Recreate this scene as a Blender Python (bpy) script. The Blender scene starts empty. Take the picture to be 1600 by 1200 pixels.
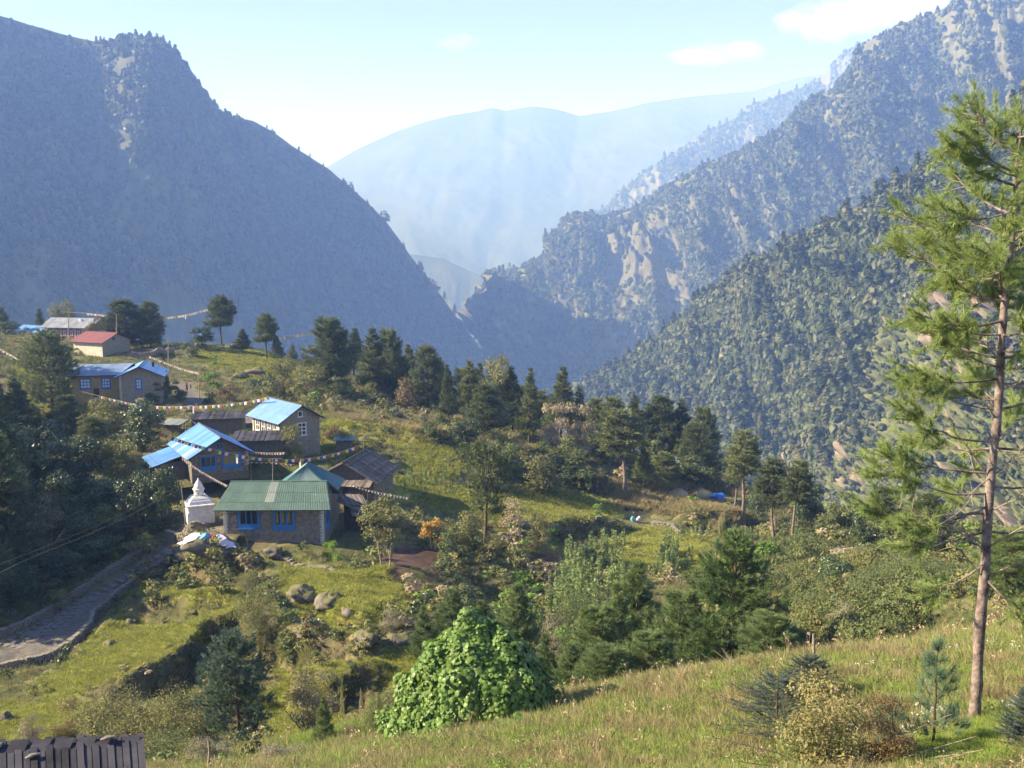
import bpy, math, random
import numpy as np
from mathutils import Vector, Matrix

S = bpy.context.scene
COL = S.collection
rng = np.random.default_rng(7)
random.seed(7)

# ------------------------------------------------------------------ camera, sky, sun, exposure
FPX, PITCH = 1570.0, math.radians(8.0)
cam = bpy.data.objects.new('camera', bpy.data.cameras.new('camera'))
COL.objects.link(cam)
cam.data.sensor_width = 36.0
cam.data.lens = 36.0 * FPX / 1600.0
cam.data.clip_start = 0.5
cam.data.clip_end = 90000.0
cam.rotation_euler = (math.radians(90) - PITCH, 0, 0)
S.camera = cam

SUN_EL = math.radians(31.0)
SUN_DIR = Vector((-math.cos(SUN_EL) * 0.99, -math.cos(SUN_EL) * 0.07, math.sin(SUN_EL))).normalized()
world = bpy.data.worlds.new('World'); S.world = world; world.use_nodes = True
wn = world.node_tree.nodes; wl = world.node_tree.links
bg = wn['Background']
sky = wn.new('ShaderNodeTexSky'); sky.sky_type = 'NISHITA'; sky.sun_disc = False
sky.sun_elevation = SUN_EL
sky.sun_rotation = math.atan2(SUN_DIR.x, SUN_DIR.y)
sky.altitude = 2600; sky.air_density = 1.0; sky.dust_density = 0.6; sky.ozone_density = 2.6
wb = wn.new('ShaderNodeVectorMath'); wb.operation = 'MULTIPLY'; wb.inputs[1].default_value = (0.98, 0.80, 0.92)   # the photograph's white balance
wl.new(sky.outputs[0], wb.inputs[0]); wl.new(wb.outputs[0], bg.inputs[0]); bg.inputs[1].default_value = 0.05

sun = bpy.data.objects.new('sun', bpy.data.lights.new('sun', 'SUN')); COL.objects.link(sun)
sun.data.energy = 5.0; sun.data.angle = math.radians(0.5); sun.data.color = (1.0, 0.935, 0.93)
sun.rotation_euler = SUN_DIR.to_track_quat('Z', 'Y').to_euler()

S.view_settings.view_transform = 'Standard'; S.view_settings.look = 'None'
S.view_settings.gamma = 1.0; S.view_settings.use_curve_mapping = False
S.view_settings.exposure = 1.7
S.render.engine = 'CYCLES'
cy = S.cycles
cy.max_bounces = 4; cy.diffuse_bounces = 3; cy.glossy_bounces = 2; cy.transmission_bounces = 2
cy.volume_bounces = 2; cy.transparent_max_bounces = 4; cy.use_denoising = True
cy.caustics_reflective = False; cy.caustics_refractive = False

HAZE_DENSITY = 2.4e-4
HAZE_COLOR = (0.255, 0.435, 1.0)

# ------------------------------------------------------------------ projection helpers
CP, SP = math.cos(PITCH), math.sin(PITCH)
def ray(px, py):
    u = (px - 800.0) / FPX; v = (600.0 - py) / FPX
    return np.array([u, CP + v * SP, -SP + v * CP])
def P(px, py, Y):
    d = ray(px, py); return d * (Y / d[1])
def pxscale(Y): return Y / FPX          # metres per photo pixel at distance Y

# ------------------------------------------------------------------ noise
def _hash(ix, iy, seed):
    h = (ix.astype(np.int64) * 374761393 + iy.astype(np.int64) * 668265263 + seed * 974634777) & 0xFFFFFFFF
    h = ((h ^ (h >> 13)) * 1274126177) & 0xFFFFFFFF
    h = ((h ^ (h >> 16)) * 2246822519) & 0xFFFFFFFF
    return ((h ^ (h >> 15)) & 0xFFFFFF) / float(0xFFFFFF)
def vn(x, y, seed=0):
    x = np.asarray(x, float); y = np.asarray(y, float)
    ix = np.floor(x); iy = np.floor(y); fx = x - ix; fy = y - iy
    fx = fx * fx * fx * (fx * (fx * 6 - 15) + 10); fy = fy * fy * fy * (fy * (fy * 6 - 15) + 10)
    a = _hash(ix, iy, seed); b = _hash(ix + 1, iy, seed); c = _hash(ix, iy + 1, seed); d = _hash(ix + 1, iy + 1, seed)
    return (a + (b - a) * fx + (c - a) * fy + (a - b - c + d) * fx * fy) * 2 - 1
def fbm(x, y, oc=4, seed=0, gain=0.5):
    s = 0; a = 1.0; n = 0
    for k in range(oc):
        s = s + a * vn(x * 2.03 ** k + 17.3 * k, y * 2.03 ** k - 9.1 * k, seed + k); n += a; a *= gain
    return s / n
def ridged(x, y, oc=4, seed=0):
    s = 0; a = 1.0; n = 0
    for k in range(oc):
        s = s + a * (1 - np.abs(vn(x * 2.03 ** k + 5.1 * k, y * 2.03 ** k + 3.7 * k, seed + k)) * 2); n += a; a *= 0.5
    return s / n
def sstep(a, b, x):
    t = np.clip((x - a) / (b - a), 0, 1); return t * t * (3 - 2 * t)

# ------------------------------------------------------------------ mesh helpers
def mesh_np(name, V, F, mat=None, smooth=False, attrs=None, col=None):
    """V (n,3); F list of arrays each (m,k) or one (m,k) array"""
    if not isinstance(F, (list, tuple)): F = [F]
    F = [np.asarray(f, dtype=np.int32) for f in F if len(f)]
    m = bpy.data.meshes.new(name)
    V = np.asarray(V, dtype=np.float32)
    m.vertices.add(len(V)); m.vertices.foreach_set('co', V.ravel())
    nl = sum(f.size for f in F); npoly = sum(len(f) for f in F)
    m.loops.add(nl); m.loops.foreach_set('vertex_index', np.concatenate([f.ravel() for f in F]) if F else [])
    m.polygons.add(npoly)
    tot = np.concatenate([np.full(len(f), f.shape[1], dtype=np.int32) for f in F]) if F else np.zeros(0, np.int32)
    st = np.concatenate([[0], np.cumsum(tot)[:-1]]).astype(np.int32) if npoly else tot
    m.polygons.foreach_set('loop_start', st); m.polygons.foreach_set('loop_total', tot)
    if smooth: m.polygons.foreach_set('use_smooth', np.ones(npoly, dtype=bool))
    for k, (kind, a) in (attrs or {}).items():
        at = m.attributes.new(k, kind, 'POINT')
        at.data.foreach_set('color' if kind == 'FLOAT_COLOR' else ('vector' if kind == 'FLOAT_VECTOR' else 'value'), np.asarray(a).ravel())
    m.update(calc_edges=True); m.validate(verbose=False)
    if mat: m.materials.append(mat)
    return m
class MB:
    """collects boxes, tubes, polygons into one mesh"""
    def __init__(s): s.v = []; s.f = []
    def add(s, vs, fs):
        o = len(s.v); s.v += [tuple(map(float, v)) for v in vs]; s.f += [tuple(i + o for i in f) for f in fs]; return s
    def box(s, x0, x1, y0, y1, z0, z1):
        return s.add([(x0,y0,z0),(x1,y0,z0),(x1,y1,z0),(x0,y1,z0),(x0,y0,z1),(x1,y0,z1),(x1,y1,z1),(x0,y1,z1)],
                     [(0,3,2,1),(4,5,6,7),(0,1,5,4),(1,2,6,5),(2,3,7,6),(3,0,4,7)])
    def prism(s, poly, y0, y1):           # poly in xz, extruded along y
        n = len(poly)
        return s.add([(x, y0, z) for x, z in poly] + [(x, y1, z) for x, z in poly],
                     [tuple(range(n)), tuple(reversed(range(n, 2 * n)))] + [(i, i + n, (i + 1) % n + n, (i + 1) % n) for i in range(n)])
    def tube(s, pts, rad, n=6):
        V, F = tube_np(pts, rad, n); return s.add(V, [tuple(f) for f in F])
    def slab(s, a, b, c, d, th):          # thick quad, th along its normal (downwards)
        a, b, c, d = [Vector(q) for q in (a, b, c, d)]
        n = (b - a).cross(d - a).normalized() * th
        return s.add([a, b, c, d, a - n, b - n, c - n, d - n], [(0,1,2,3),(7,6,5,4),(0,4,5,1),(1,5,6,2),(2,6,7,3),(3,7,4,0)])
    def lathe(s, prof, n=16, cx=0, cy=0, ang=0, sq=False):
        vs = []; fs = []
        for r, z in prof:
            for i in range(n):
                a = ang + 2 * math.pi * i / n; vs.append((cx + r * math.cos(a), cy + r * math.sin(a), z))
        for k in range(len(prof) - 1):
            for i in range(n):
                j = (i + 1) % n; fs.append((k*n+i, k*n+j, (k+1)*n+j, (k+1)*n+i))
        fs.append(tuple(reversed(range(n)))); fs.append(tuple((len(prof)-1)*n+i for i in range(n)))
        return s.add(vs, fs)
    def mesh(s, name, mat, smooth=False):
        m = bpy.data.meshes.new(name); m.from_pydata(s.v, [], s.f); m.materials.append(mat)
        if smooth: m.polygons.foreach_set('use_smooth', [True] * len(m.polygons))
        m.update(); return m
def tube_np(pts, rad, n=6):
    pts = np.asarray(pts, float); rad = np.broadcast_to(np.asarray(rad, float), (len(pts),))
    T = np.gradient(pts, axis=0); T /= np.linalg.norm(T, axis=1)[:, None] + 1e-9
    ref = np.array([0, 0, 1.0]) if abs(T[0][2]) < 0.9 else np.array([1.0, 0, 0])
    A = np.cross(T, ref); A /= np.linalg.norm(A, axis=1)[:, None] + 1e-9
    B = np.cross(T, A)
    an = np.arange(n) * 2 * np.pi / n
    V = pts[:, None] + rad[:, None, None] * (np.cos(an)[None, :, None] * A[:, None] + np.sin(an)[None, :, None] * B[:, None])
    V = V.reshape(-1, 3); k = len(pts)
    i = np.arange(n); j = (i + 1) % n
    F = np.concatenate([np.stack([r*n+i, r*n+j, (r+1)*n+j, (r+1)*n+i], 1) for r in range(k - 1)])
    return V, F
class NB:
    """collects numpy tri/quad chunks"""
    def __init__(s): s.V = []; s.F = {3: [], 4: []}; s.n = 0
    def add(s, V, F):
        V = np.asarray(V, float); F = np.asarray(F)
        if len(V) == 0: return
        s.V.append(V); s.F[F.shape[1]].append(F + s.n); s.n += len(V)
    def mesh(s, name, mat, smooth=False):
        V = np.concatenate(s.V); F = [np.concatenate(s.F[k]) for k in (3, 4) if s.F[k]]
        return mesh_np(name, V, F, mat, smooth)
def obj(name, mesh, parent=None, loc=None):
    o = bpy.data.objects.new(name, mesh); COL.objects.link(o)
    if parent is not None: o.parent = parent
    if loc is not None: o.location = loc
    return o
def tag(o, label=None, cat=None, group=None, kind=None):
    if label: o['label'] = label
    if cat: o['category'] = cat
    if group: o['group'] = group
    if kind: o['kind'] = kind
    return o
def thing(name, label, cat, loc=(0,0,0), rz=0.0, group=None):
    o = bpy.data.objects.new(name, None); COL.objects.link(o); o.empty_display_size = 0.2
    o.location = loc; o.rotation_euler = (0, 0, rz)
    return tag(o, label, cat, group)
CHILD = {}
def dup(root, loc, rz=0.0, scale=(1,1,1), label=None, group=None):
    """a copy of a thing with copies of its parts (and their sub-parts)"""
    r = root.copy(); COL.objects.link(r); r.location = loc; r.rotation_euler = (0, 0, rz); r.scale = scale
    if label: r['label'] = label
    if group: r['group'] = group
    if r.data is not None: return r
    for ch in CHILD[root.name]:
        c = ch.copy(); COL.objects.link(c); c.parent = r
    return r

# ------------------------------------------------------------------ materials
MATS = {}
def newmat(name):
    m = bpy.data.materials.new(name); m.use_nodes = True; nt = m.node_tree
    b = nt.nodes['Principled BSDF']; b.inputs['Specular IOR Level'].default_value = 0.25
    return m, nt, b
def ramp(nt, fac, stops):
    r = nt.nodes.new('ShaderNodeValToRGB'); e = r.color_ramp.elements
    while len(e) < len(stops): e.new(0.5)
    for i, (p, c) in enumerate(stops): e[i].position = p; e[i].color = (*c, 1)
    nt.links.new(fac, r.inputs[0]); return r.outputs[0]
def noise(nt, scale, detail=4, rough=0.6, coord='Object', vec=None):
    n = nt.nodes.new('ShaderNodeTexNoise'); n.inputs['Scale'].default_value = scale
    n.inputs['Detail'].default_value = detail; n.inputs['Roughness'].default_value = rough
    if vec is None:
        tc = nt.nodes.new('ShaderNodeTexCoord'); vec = tc.outputs[coord]
    nt.links.new(vec, n.inputs['Vector']); return n.outputs[0]
def bump(nt, b, h, strength=0.5, dist=0.05):
    bp = nt.nodes.new('ShaderNodeBump'); bp.inputs['Strength'].default_value = strength; bp.inputs['Distance'].default_value = dist
    nt.links.new(h, bp.inputs['Height']); nt.links.new(bp.outputs[0], b.inputs['Normal'])
def mat_plain(name, c1, c2=None, scale=3.0, rough=0.8, bmp=0.0, spec=0.25, metal=0.0, dist=0.03):
    if name in MATS: return MATS[name]
    m, nt, b = newmat(name)
    c2 = c2 or tuple(x * 0.75 for x in c1)
    n = noise(nt, scale, 5, 0.65)
    nt.links.new(ramp(nt, n, [(0.35, c2), (0.65, c1)]), b.inputs['Base Color'])
    b.inputs['Roughness'].default_value = rough; b.inputs['Specular IOR Level'].default_value = spec
    b.inputs['Metallic'].default_value = metal
    if bmp: bump(nt, b, noise(nt, scale * 3, 4), bmp, dist)
    MATS[name] = m; return m
def mat_leaf(name, c1, c2, trans=0.25, rough=0.55, spec=0.25, scale=0.6, c3=None, world=False):
    """foliage: colour varies by plant (object random) and by clump (noise)"""
    if name in MATS: return MATS[name]
    c1 = tuple(q * 1.65 for q in c1); c2 = tuple(q * 1.5 for q in c2)
    m, nt, b = newmat(name)
    oi = nt.nodes.new('ShaderNodeObjectInfo')
    n = noise(nt, scale, 3, 0.7, vec=oi.outputs['Location'] if world else None)
    ad = nt.nodes.new('ShaderNodeMath'); ad.operation = 'MULTIPLY_ADD'
    nt.links.new(oi.outputs['Random'], ad.inputs[0]); ad.inputs[1].default_value = 0.45
    sb = nt.nodes.new('ShaderNodeMath'); sb.operation = 'SUBTRACT'; nt.links.new(n, sb.inputs[0]); sb.inputs[1].default_value = 0.22
    nt.links.new(sb.outputs[0], ad.inputs[2])
    stops = [(0.15, c2), (0.75, c1)] if not c3 else [(0.1, c2), (0.5, c1), (0.85, c3)]
    c = ramp(nt, ad.outputs[0], stops)
    nt.links.new(c, b.inputs['Base Color']); b.inputs['Roughness'].default_value = rough
    b.inputs['Specular IOR Level'].default_value = spec
    tr = nt.nodes.new('ShaderNodeBsdfTranslucent'); nt.links.new(c, tr.inputs[0])
    mx = nt.nodes.new('ShaderNodeMixShader'); mx.inputs[0].default_value = trans
    nt.links.new(b.outputs[0], mx.inputs[1]); nt.links.new(tr.outputs[0], mx.inputs[2])
    nt.links.new(mx.outputs[0], nt.nodes['Material Output'].inputs[0])
    MATS[name] = m; return m
def mat_attr(name, scale=2.0, rough=0.9, bmp=0.6, dist=0.1, lo=0.6, hi=1.35, scale2=None):
    """albedo stored on the vertices (kind of ground), broken up by noise"""
    m, nt, b = newmat(name)
    at = nt.nodes.new('ShaderNodeAttribute'); at.attribute_name = 'Col'
    n = noise(nt, scale, 8, 0.7)
    mr = nt.nodes.new('ShaderNodeMapRange'); mr.inputs[1].default_value = 0.3; mr.inputs[2].default_value = 0.7
    mr.inputs[3].default_value = lo; mr.inputs[4].default_value = hi
    nt.links.new(n, mr.inputs[0])
    mx = nt.nodes.new('ShaderNodeVectorMath'); mx.operation = 'SCALE'
    nt.links.new(at.outputs['Color'], mx.inputs[0]); nt.links.new(mr.outputs[0], mx.inputs['Scale'])
    nt.links.new(mx.outputs[0], b.inputs['Base Color']); b.inputs['Roughness'].default_value = rough
    b.inputs['Specular IOR Level'].default_value = 0.1
    bump(nt, b, n if scale2 is None else noise(nt, scale2, 6, 0.7), bmp, dist)
    MATS[name] = m; return m

M_needle = mat_leaf('pine_needles', (0.110, 0.135, 0.058), (0.045, 0.066, 0.034), 0.2)
M_needle_far = mat_leaf('dark_pine_needles', (0.115, 0.135, 0.056), (0.052, 0.074, 0.036), 0.2)
M_blue_needle = mat_leaf('blue_pine_needles', (0.085, 0.125, 0.085), (0.045, 0.075, 0.055), 0.2)
M_big_needle = mat_leaf('long_pine_needles', (0.21, 0.26, 0.085), (0.12, 0.17, 0.055), 0.45)
M_young = mat_leaf('young_pine_needles', (0.125, 0.17, 0.06), (0.065, 0.10, 0.04), 0.25)
M_leaf = mat_leaf('broad_leaves', (0.10, 0.12, 0.042), (0.048, 0.066, 0.026), 0.25)
M_leaf_dark = mat_leaf('dark_glossy_leaves', (0.045, 0.068, 0.025), (0.022, 0.038, 0.016), 0.15, 0.4, 0.5)
M_leaf_olive = mat_leaf('olive_leaves', (0.15, 0.15, 0.055), (0.08, 0.085, 0.035), 0.25)
M_leaf_pale = mat_leaf('pale_downy_leaves', (0.26, 0.22, 0.14), (0.14, 0.12, 0.07), 0.2)
M_leaf_red = mat_leaf('reddish_leaves', (0.125, 0.10, 0.05), (0.075, 0.055, 0.03), 0.25)
M_leaf_bright = mat_leaf('fresh_green_leaves', (0.13, 0.20, 0.035), (0.075, 0.13, 0.025), 0.3)
M_leaf_orange = mat_leaf('orange_leaves', (0.42, 0.24, 0.05), (0.22, 0.15, 0.04), 0.3)
M_fir = mat_leaf('silver_fir_needles', (0.07, 0.10, 0.085), (0.035, 0.055, 0.045), 0.15)
M_vine = mat_leaf('squash_vine_leaves', (0.09, 0.155, 0.035), (0.038, 0.078, 0.02), 0.3, 0.45, 0.35, scale=1.8, c3=(0.17, 0.23, 0.055))
M_forest = mat_leaf('hillside_forest_leaves', (0.042, 0.056, 0.024), (0.020, 0.032, 0.016), 0.12, scale=0.012, c3=(0.12, 0.125, 0.055), world=True)
M_bark = mat_plain('grey_brown_bark', (0.16, 0.12, 0.09), (0.07, 0.05, 0.04), 8, 0.95, 0.6)
M_bark_pale = mat_plain('mottled_pale_bark', (0.30, 0.245, 0.225), (0.075, 0.052, 0.047), 4, 0.95, 0.8)
M_twig = mat_plain('dry_twig', (0.36, 0.30, 0.24), (0.2, 0.16, 0.12), 8, 0.95, 0.3)
M_rock = mat_plain('lichened_rock', (0.22, 0.195, 0.175), (0.075, 0.068, 0.055), 1.3, 0.95, 0.9, dist=0.1)
def moss(m):                            # grass and moss lie on the upward faces
    nt = m.node_tree; b = nt.nodes['Principled BSDF']; old = b.inputs['Base Color'].links[0].from_socket
    g = nt.nodes.new('ShaderNodeNewGeometry'); sx = nt.nodes.new('ShaderNodeSeparateXYZ'); nt.links.new(g.outputs['Normal'], sx.inputs[0])
    n = noise(nt, 2.2, 5); ad = nt.nodes.new('ShaderNodeMath'); ad.operation = 'ADD'; nt.links.new(sx.outputs[2], ad.inputs[0]); nt.links.new(n, ad.inputs[1])
    f = ramp(nt, ad.outputs[0], [(0.93, (0, 0, 0)), (1.0, (1, 1, 1))]); f.node.color_ramp.elements[0].position = 0.80
    ad2 = nt.nodes.new('ShaderNodeMath'); ad2.operation = 'MULTIPLY'; nt.links.new(ad.outputs[0], ad2.inputs[0]); ad2.inputs[1].default_value = 0.72; nt.links.new(ad2.outputs[0], f.node.inputs[0])
    mx = nt.nodes.new('ShaderNodeMix'); mx.data_type = 'RGBA'; nt.links.new(f, mx.inputs[0]); nt.links.new(old, mx.inputs[6]); mx.inputs[7].default_value = (0.13, 0.13, 0.045, 1)
    nt.links.new(mx.outputs[2], b.inputs['Base Color'])
moss(M_rock)
M_slab = mat_plain('worn_paving_stone', (0.22, 0.20, 0.185), (0.12, 0.11, 0.10), 2.5, 0.9, 0.5)
M_stone = mat_plain('grey_wall_stone', (0.30, 0.27, 0.23), (0.14, 0.125, 0.105), 2.2, 0.95, 0.6)
M_stone2 = mat_plain('mud_mortar_wall', (0.19, 0.17, 0.14), (0.11, 0.1, 0.085), 3, 0.95, 0.5)
M_white = mat_plain('whitewash', (0.75, 0.74, 0.72), (0.55, 0.54, 0.53), 2.0, 0.9, 0.2)
M_wood = mat_plain('weathered_wood', (0.19, 0.165, 0.145), (0.085, 0.075, 0.07), 3, 0.9, 0.5)
M_wood2 = mat_plain('dark_aged_wood', (0.10, 0.085, 0.075), (0.05, 0.042, 0.04), 3, 0.9, 0.5)
M_blueframe = mat_plain('blue_window_paint', (0.045, 0.20, 0.50), (0.03, 0.15, 0.40), 4, 0.6)
M_glass = mat_plain('window_glass', (0.03, 0.035, 0.03), (0.02, 0.022, 0.02), 1, 0.12, spec=0.6)
M_curtain = mat_plain('yellow_curtain', (0.30, 0.25, 0.08), (0.2, 0.16, 0.06), 5, 0.9)

# ------------------------------------------------------------------ mountains
def lerp_pts(pts, s):
    W = np.array([P(*p) for p in pts]); return interp_world(W, s)
def interp_world(W, s):
    k = np.linspace(0, 1, len(W))
    return np.stack([np.interp(s, k, W[:, i]) for i in range(3)], 1)
def mountain(name, crest, foot, ns, nt, amp, gul, colfn, back=0.6, nback=14, seed=0, bulge=0.0, crestamp=None, convex=None, rough=1.0, tpow=1.0, bumpd=8.0, nscale=0.03):
    """a slope from a crest line down to a foot line, its far side falling away behind; gullies run down the fall line"""
    Wc = np.array([P(*p) for p in crest]); Wf = np.array([P(*p) for p in foot])
    L = np.concatenate([[0], np.cumsum(np.linalg.norm(np.diff(Wc, axis=0), axis=1))]); k = L / L[-1]
    s = np.linspace(0, 1, ns)
    C = np.stack([np.interp(s, k, Wc[:, i]) for i in range(3)], 1)
    kf = np.linspace(0, 1, len(Wf)) if len(Wf) != len(Wc) else k
    F = np.stack([np.interp(s, kf, Wf[:, i]) for i in range(3)], 1)
    t = np.concatenate([-np.linspace(1, 0, nback, endpoint=False), np.linspace(0, 1, nt) ** tpow])
    D = F - C
    N = np.cross(np.gradient(C, axis=0), D); N /= np.linalg.norm(N, axis=1)[:, None] + 1e-9
    N *= np.sign(N[:, 2])[:, None]
    Nh = N.copy()
    H = D.copy(); H[:, 2] = 0; Hl = np.linalg.norm(H, axis=1)[:, None]; Hn = H / (Hl + 1e-9)
    dl = np.linalg.norm(D, axis=1)
    V = np.zeros((len(t), ns, 3)); A = s * L[-1]
    pxs = np.interp(s, k, [q[0] for q in crest]); pw = convex(pxs) if convex else np.ones(ns)
    for i, tt in enumerate(t):
        if tt >= 0:
            V[i] = C + D * tt; V[i][:, 2] = C[:, 2] + D[:, 2] * tt ** pw; V[i] = V[i] + Nh * (bulge * np.sin(np.pi * tt) * dl)[:, None]
        else: V[i] = C + Hn * tt * dl[:, None] * back + np.array([0, 0, 1.0]) * (tt * np.abs(D[:, 2]) * back)[:, None]
    tm = np.abs(t)[:, None] * dl[None]          # metres down the slope
    a = A[None] + 0 * tm
    w = fbm(a / gul * 0.6, tm / gul * 0.6, 3, seed + 50) * 0.6
    g = ridged(a / gul + w, tm / (gul * 3.2), 5, seed)
    fine = fbm(a / (gul * 0.22), tm / (gul * 0.3), 4, seed + 9)
    ca = crestamp if crestamp is not None else 0.10
    env = ca + (1 - ca) * sstep(0, 0.22, np.abs(t))[:, None]
    disp = amp * (g - 0.35) * env + amp * 0.35 * fine * env * rough
    V += Nh[None] * disp[..., None]
    rows = len(t)
    i0 = (np.arange(rows - 1)[:, None] * ns + np.arange(ns - 1)[None]).ravel()
    Fq = np.stack([i0, i0 + 1, i0 + ns + 1, i0 + ns], 1)
    e1 = np.gradient(V, axis=1); e2 = np.gradient(V, axis=0); nn = np.cross(e1, e2)
    nn /= np.linalg.norm(nn, axis=2)[..., None] + 1e-9; nn *= np.where(nn[..., 2:3] < 0, -1, 1)
    col, forest = colfn(a, tm, t[:, None] + 0 * a, g, fine, nn, V, s[None] + 0 * a)
    m = mesh_np(name, V.reshape(-1, 3), Fq, mat_attr(name + '_ground', nscale, 0.95, 0.5, bumpd, 0.7, 1.3), True,
                {'Col': ('FLOAT_COLOR', np.concatenate([col, np.ones(col.shape[:2] + (1,))], 2).reshape(-1, 4))})
    o = obj(name, m); o['kind'] = 'structure'
    return V, forest, nn, t, o
def mixc(a, b, f):
    a = np.asarray(a, float); b = np.asarray(b, float); return a + (b - a) * f[..., None]
C_FOR = (0.055, 0.07, 0.034); C_FOR2 = (0.10, 0.10, 0.05); C_GRS = (0.15, 0.155, 0.07); C_RCK = (0.13, 0.125, 0.09)

def scatter_on(V, prob, n, seed, jitter=0.5, visible=None):
    """random points on a grid surface, denser where prob is higher; area weighted"""
    r = np.random.default_rng(seed)
    e1 = V[:-1, 1:] - V[:-1, :-1]; e2 = V[1:, :-1] - V[:-1, :-1]
    ar = np.linalg.norm(np.cross(e1, e2), axis=2) * prob[:-1, :-1]
    p = ar.ravel() / ar.sum()
    idx = r.choice(len(p), size=n, p=p); i, j = np.divmod(idx, ar.shape[1])
    u = r.random(n)[:, None]; v = r.random(n)[:, None]
    return V[i, j] + e1[i, j] * u + e2[i, j] * v, r

def instancer(name, pts, idx, rot, scl, protos, label=None, cat=None, kind='stuff'):
    """one object whose geometry nodes set the given small meshes on its points"""
    m = bpy.data.meshes.new(name); m.vertices.add(len(pts)); m.vertices.foreach_set('co', np.asarray(pts, np.float32).ravel())
    for nme, ty, arr in (('pick', 'INT', idx), ('turn', 'FLOAT_VECTOR', rot), ('size', 'FLOAT_VECTOR', scl)):
        a = m.attributes.new(nme, ty, 'POINT'); a.data.foreach_set('vector' if ty == 'FLOAT_VECTOR' else 'value', np.asarray(arr).ravel())
    m.update()
    o = obj(name, m)
    c = bpy.data.collections.new(name + '_plants')
    for i, pm in enumerate(protos):
        q = bpy.data.objects.new('%s_%02d' % (name, i), pm); c.objects.link(q)
    ng = bpy.data.node_groups.new(name, 'GeometryNodeTree')
    ng.interface.new_socket('Geometry', in_out='INPUT', socket_type='NodeSocketGeometry')
    ng.interface.new_socket('Geometry', in_out='OUTPUT', socket_type='NodeSocketGeometry')
    N = ng.nodes; L = ng.links
    gi = N.new('NodeGroupInput'); go = N.new('NodeGroupOutput')
    ip = N.new('GeometryNodeInstanceOnPoints'); ci = N.new('GeometryNodeCollectionInfo')
    ci.inputs['Collection'].default_value = c; ci.inputs['Separate Children'].default_value = True; ci.inputs['Reset Children'].default_value = True
    ip.inputs['Pick Instance'].default_value = True
    def na(nm, ty):
        n = N.new('GeometryNodeInputNamedAttribute'); n.data_type = ty; n.inputs['Name'].default_value = nm; return n.outputs[0]
    L.new(gi.outputs[0], ip.inputs['Points']); L.new(ci.outputs[0], ip.inputs['Instance'])
    L.new(na('pick', 'INT'), ip.inputs['Instance Index'])
    er = N.new('FunctionNodeEulerToRotation'); L.new(na('turn', 'FLOAT_VECTOR'), er.inputs[0]); L.new(er.outputs[0], ip.inputs['Rotation'])
    L.new(na('size', 'FLOAT_VECTOR'), ip.inputs['Scale']); L.new(ip.outputs[0], go.inputs[0])
    md = o.modifiers.new('scatter', 'NODES'); md.node_group = ng
    return tag(o, label, cat, None, kind)

# crowns for the far woods: leaf clumps on lumpy domes or cones
def far_crown(seed, conic=False, n=95):
    r = np.random.default_rng(seed); V = []; F = []
    th = r.random(n) * 2 * np.pi; z = r.random(n) ** 0.8
    R = (1 - z) * 0.52 + 0.05 if conic else 0.56 * np.sqrt(np.clip(1 - (z * 1.05 - 0.25) ** 2 / 0.70, 0.03, 1)) * (1 + 0.35 * np.sin(th * 3 + seed) * np.cos(z * 7 + seed))
    R = R * (0.75 + 0.35 * r.random(n))
    C = np.stack([R * np.cos(th), R * np.sin(th), z * (1.25 if conic else 0.95)], 1)
    out = C - np.array([0, 0, 0.35]); out /= np.linalg.norm(out, axis=1)[:, None]
    nrm = out + r.normal(0, 0.26, (n, 3)); nrm /= np.linalg.norm(nrm, axis=1)[:, None]
    a = np.cross(nrm, r.normal(0, 1, (n, 3))); a /= np.linalg.norm(a, axis=1)[:, None]; b = np.cross(nrm, a)
    s = (0.16 + 0.12 * r.random(n))[:, None]
    V = np.stack([C - a * s, C - b * s * 0.8, C + a * s, C + b * s * 0.8], 1).reshape(-1, 3)
    F = np.arange(4 * n).reshape(-1, 4)
    # inner body so that crowns are not see-through
    rr = 0.36; m = 8
    zs = [0, 0.3, 0.62, 0.85]; rs = [0.3, 0.42, 0.3, 0.05] if not conic else [0.36, 0.3, 0.17, 0.04]
    Vb = np.array([[q * math.cos(2*math.pi*i/m), q * math.sin(2*math.pi*i/m), zz] for zz, q in zip(zs, rs) for i in range(m)])
    Fb = np.array([[k*m+i, k*m+(i+1)%m, (k+1)*m+(i+1)%m, (k+1)*m+i] for k in range(3) for i in range(m)])
    nb = NB(); nb.add(V, F); nb.add(Vb, Fb); return nb.mesh('far_crown', M_forest)
FAR = [far_crown(1), far_crown(2), far_crown(3), far_crown(4), far_crown(5, True), far_crown(6, True)]

def forest(name, V, prob, n, size, seed, label, conif=0.3, sink=0.12):
    pts, r = scatter_on(V, prob, n, seed)
    sz = size * (0.42 + 1.0 * r.random(n) ** 2.0)
    idx = np.where(r.random(n) < conif, 4 + r.integers(0, 2, n), r.integers(0, 4, n))
    rot = np.stack([r.normal(0, .06, n), r.normal(0, .06, n), r.random(n) * 6.28], 1)
    sc = np.stack([sz, sz, sz * (0.85 + 0.4 * r.random(n)) * np.where(idx > 3, 1.35, 0.95)], 1)
    pts[:, 2] -= sz * sink
    return instancer(name, pts, idx, rot, sc, FAR, label, 'forest')

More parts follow.
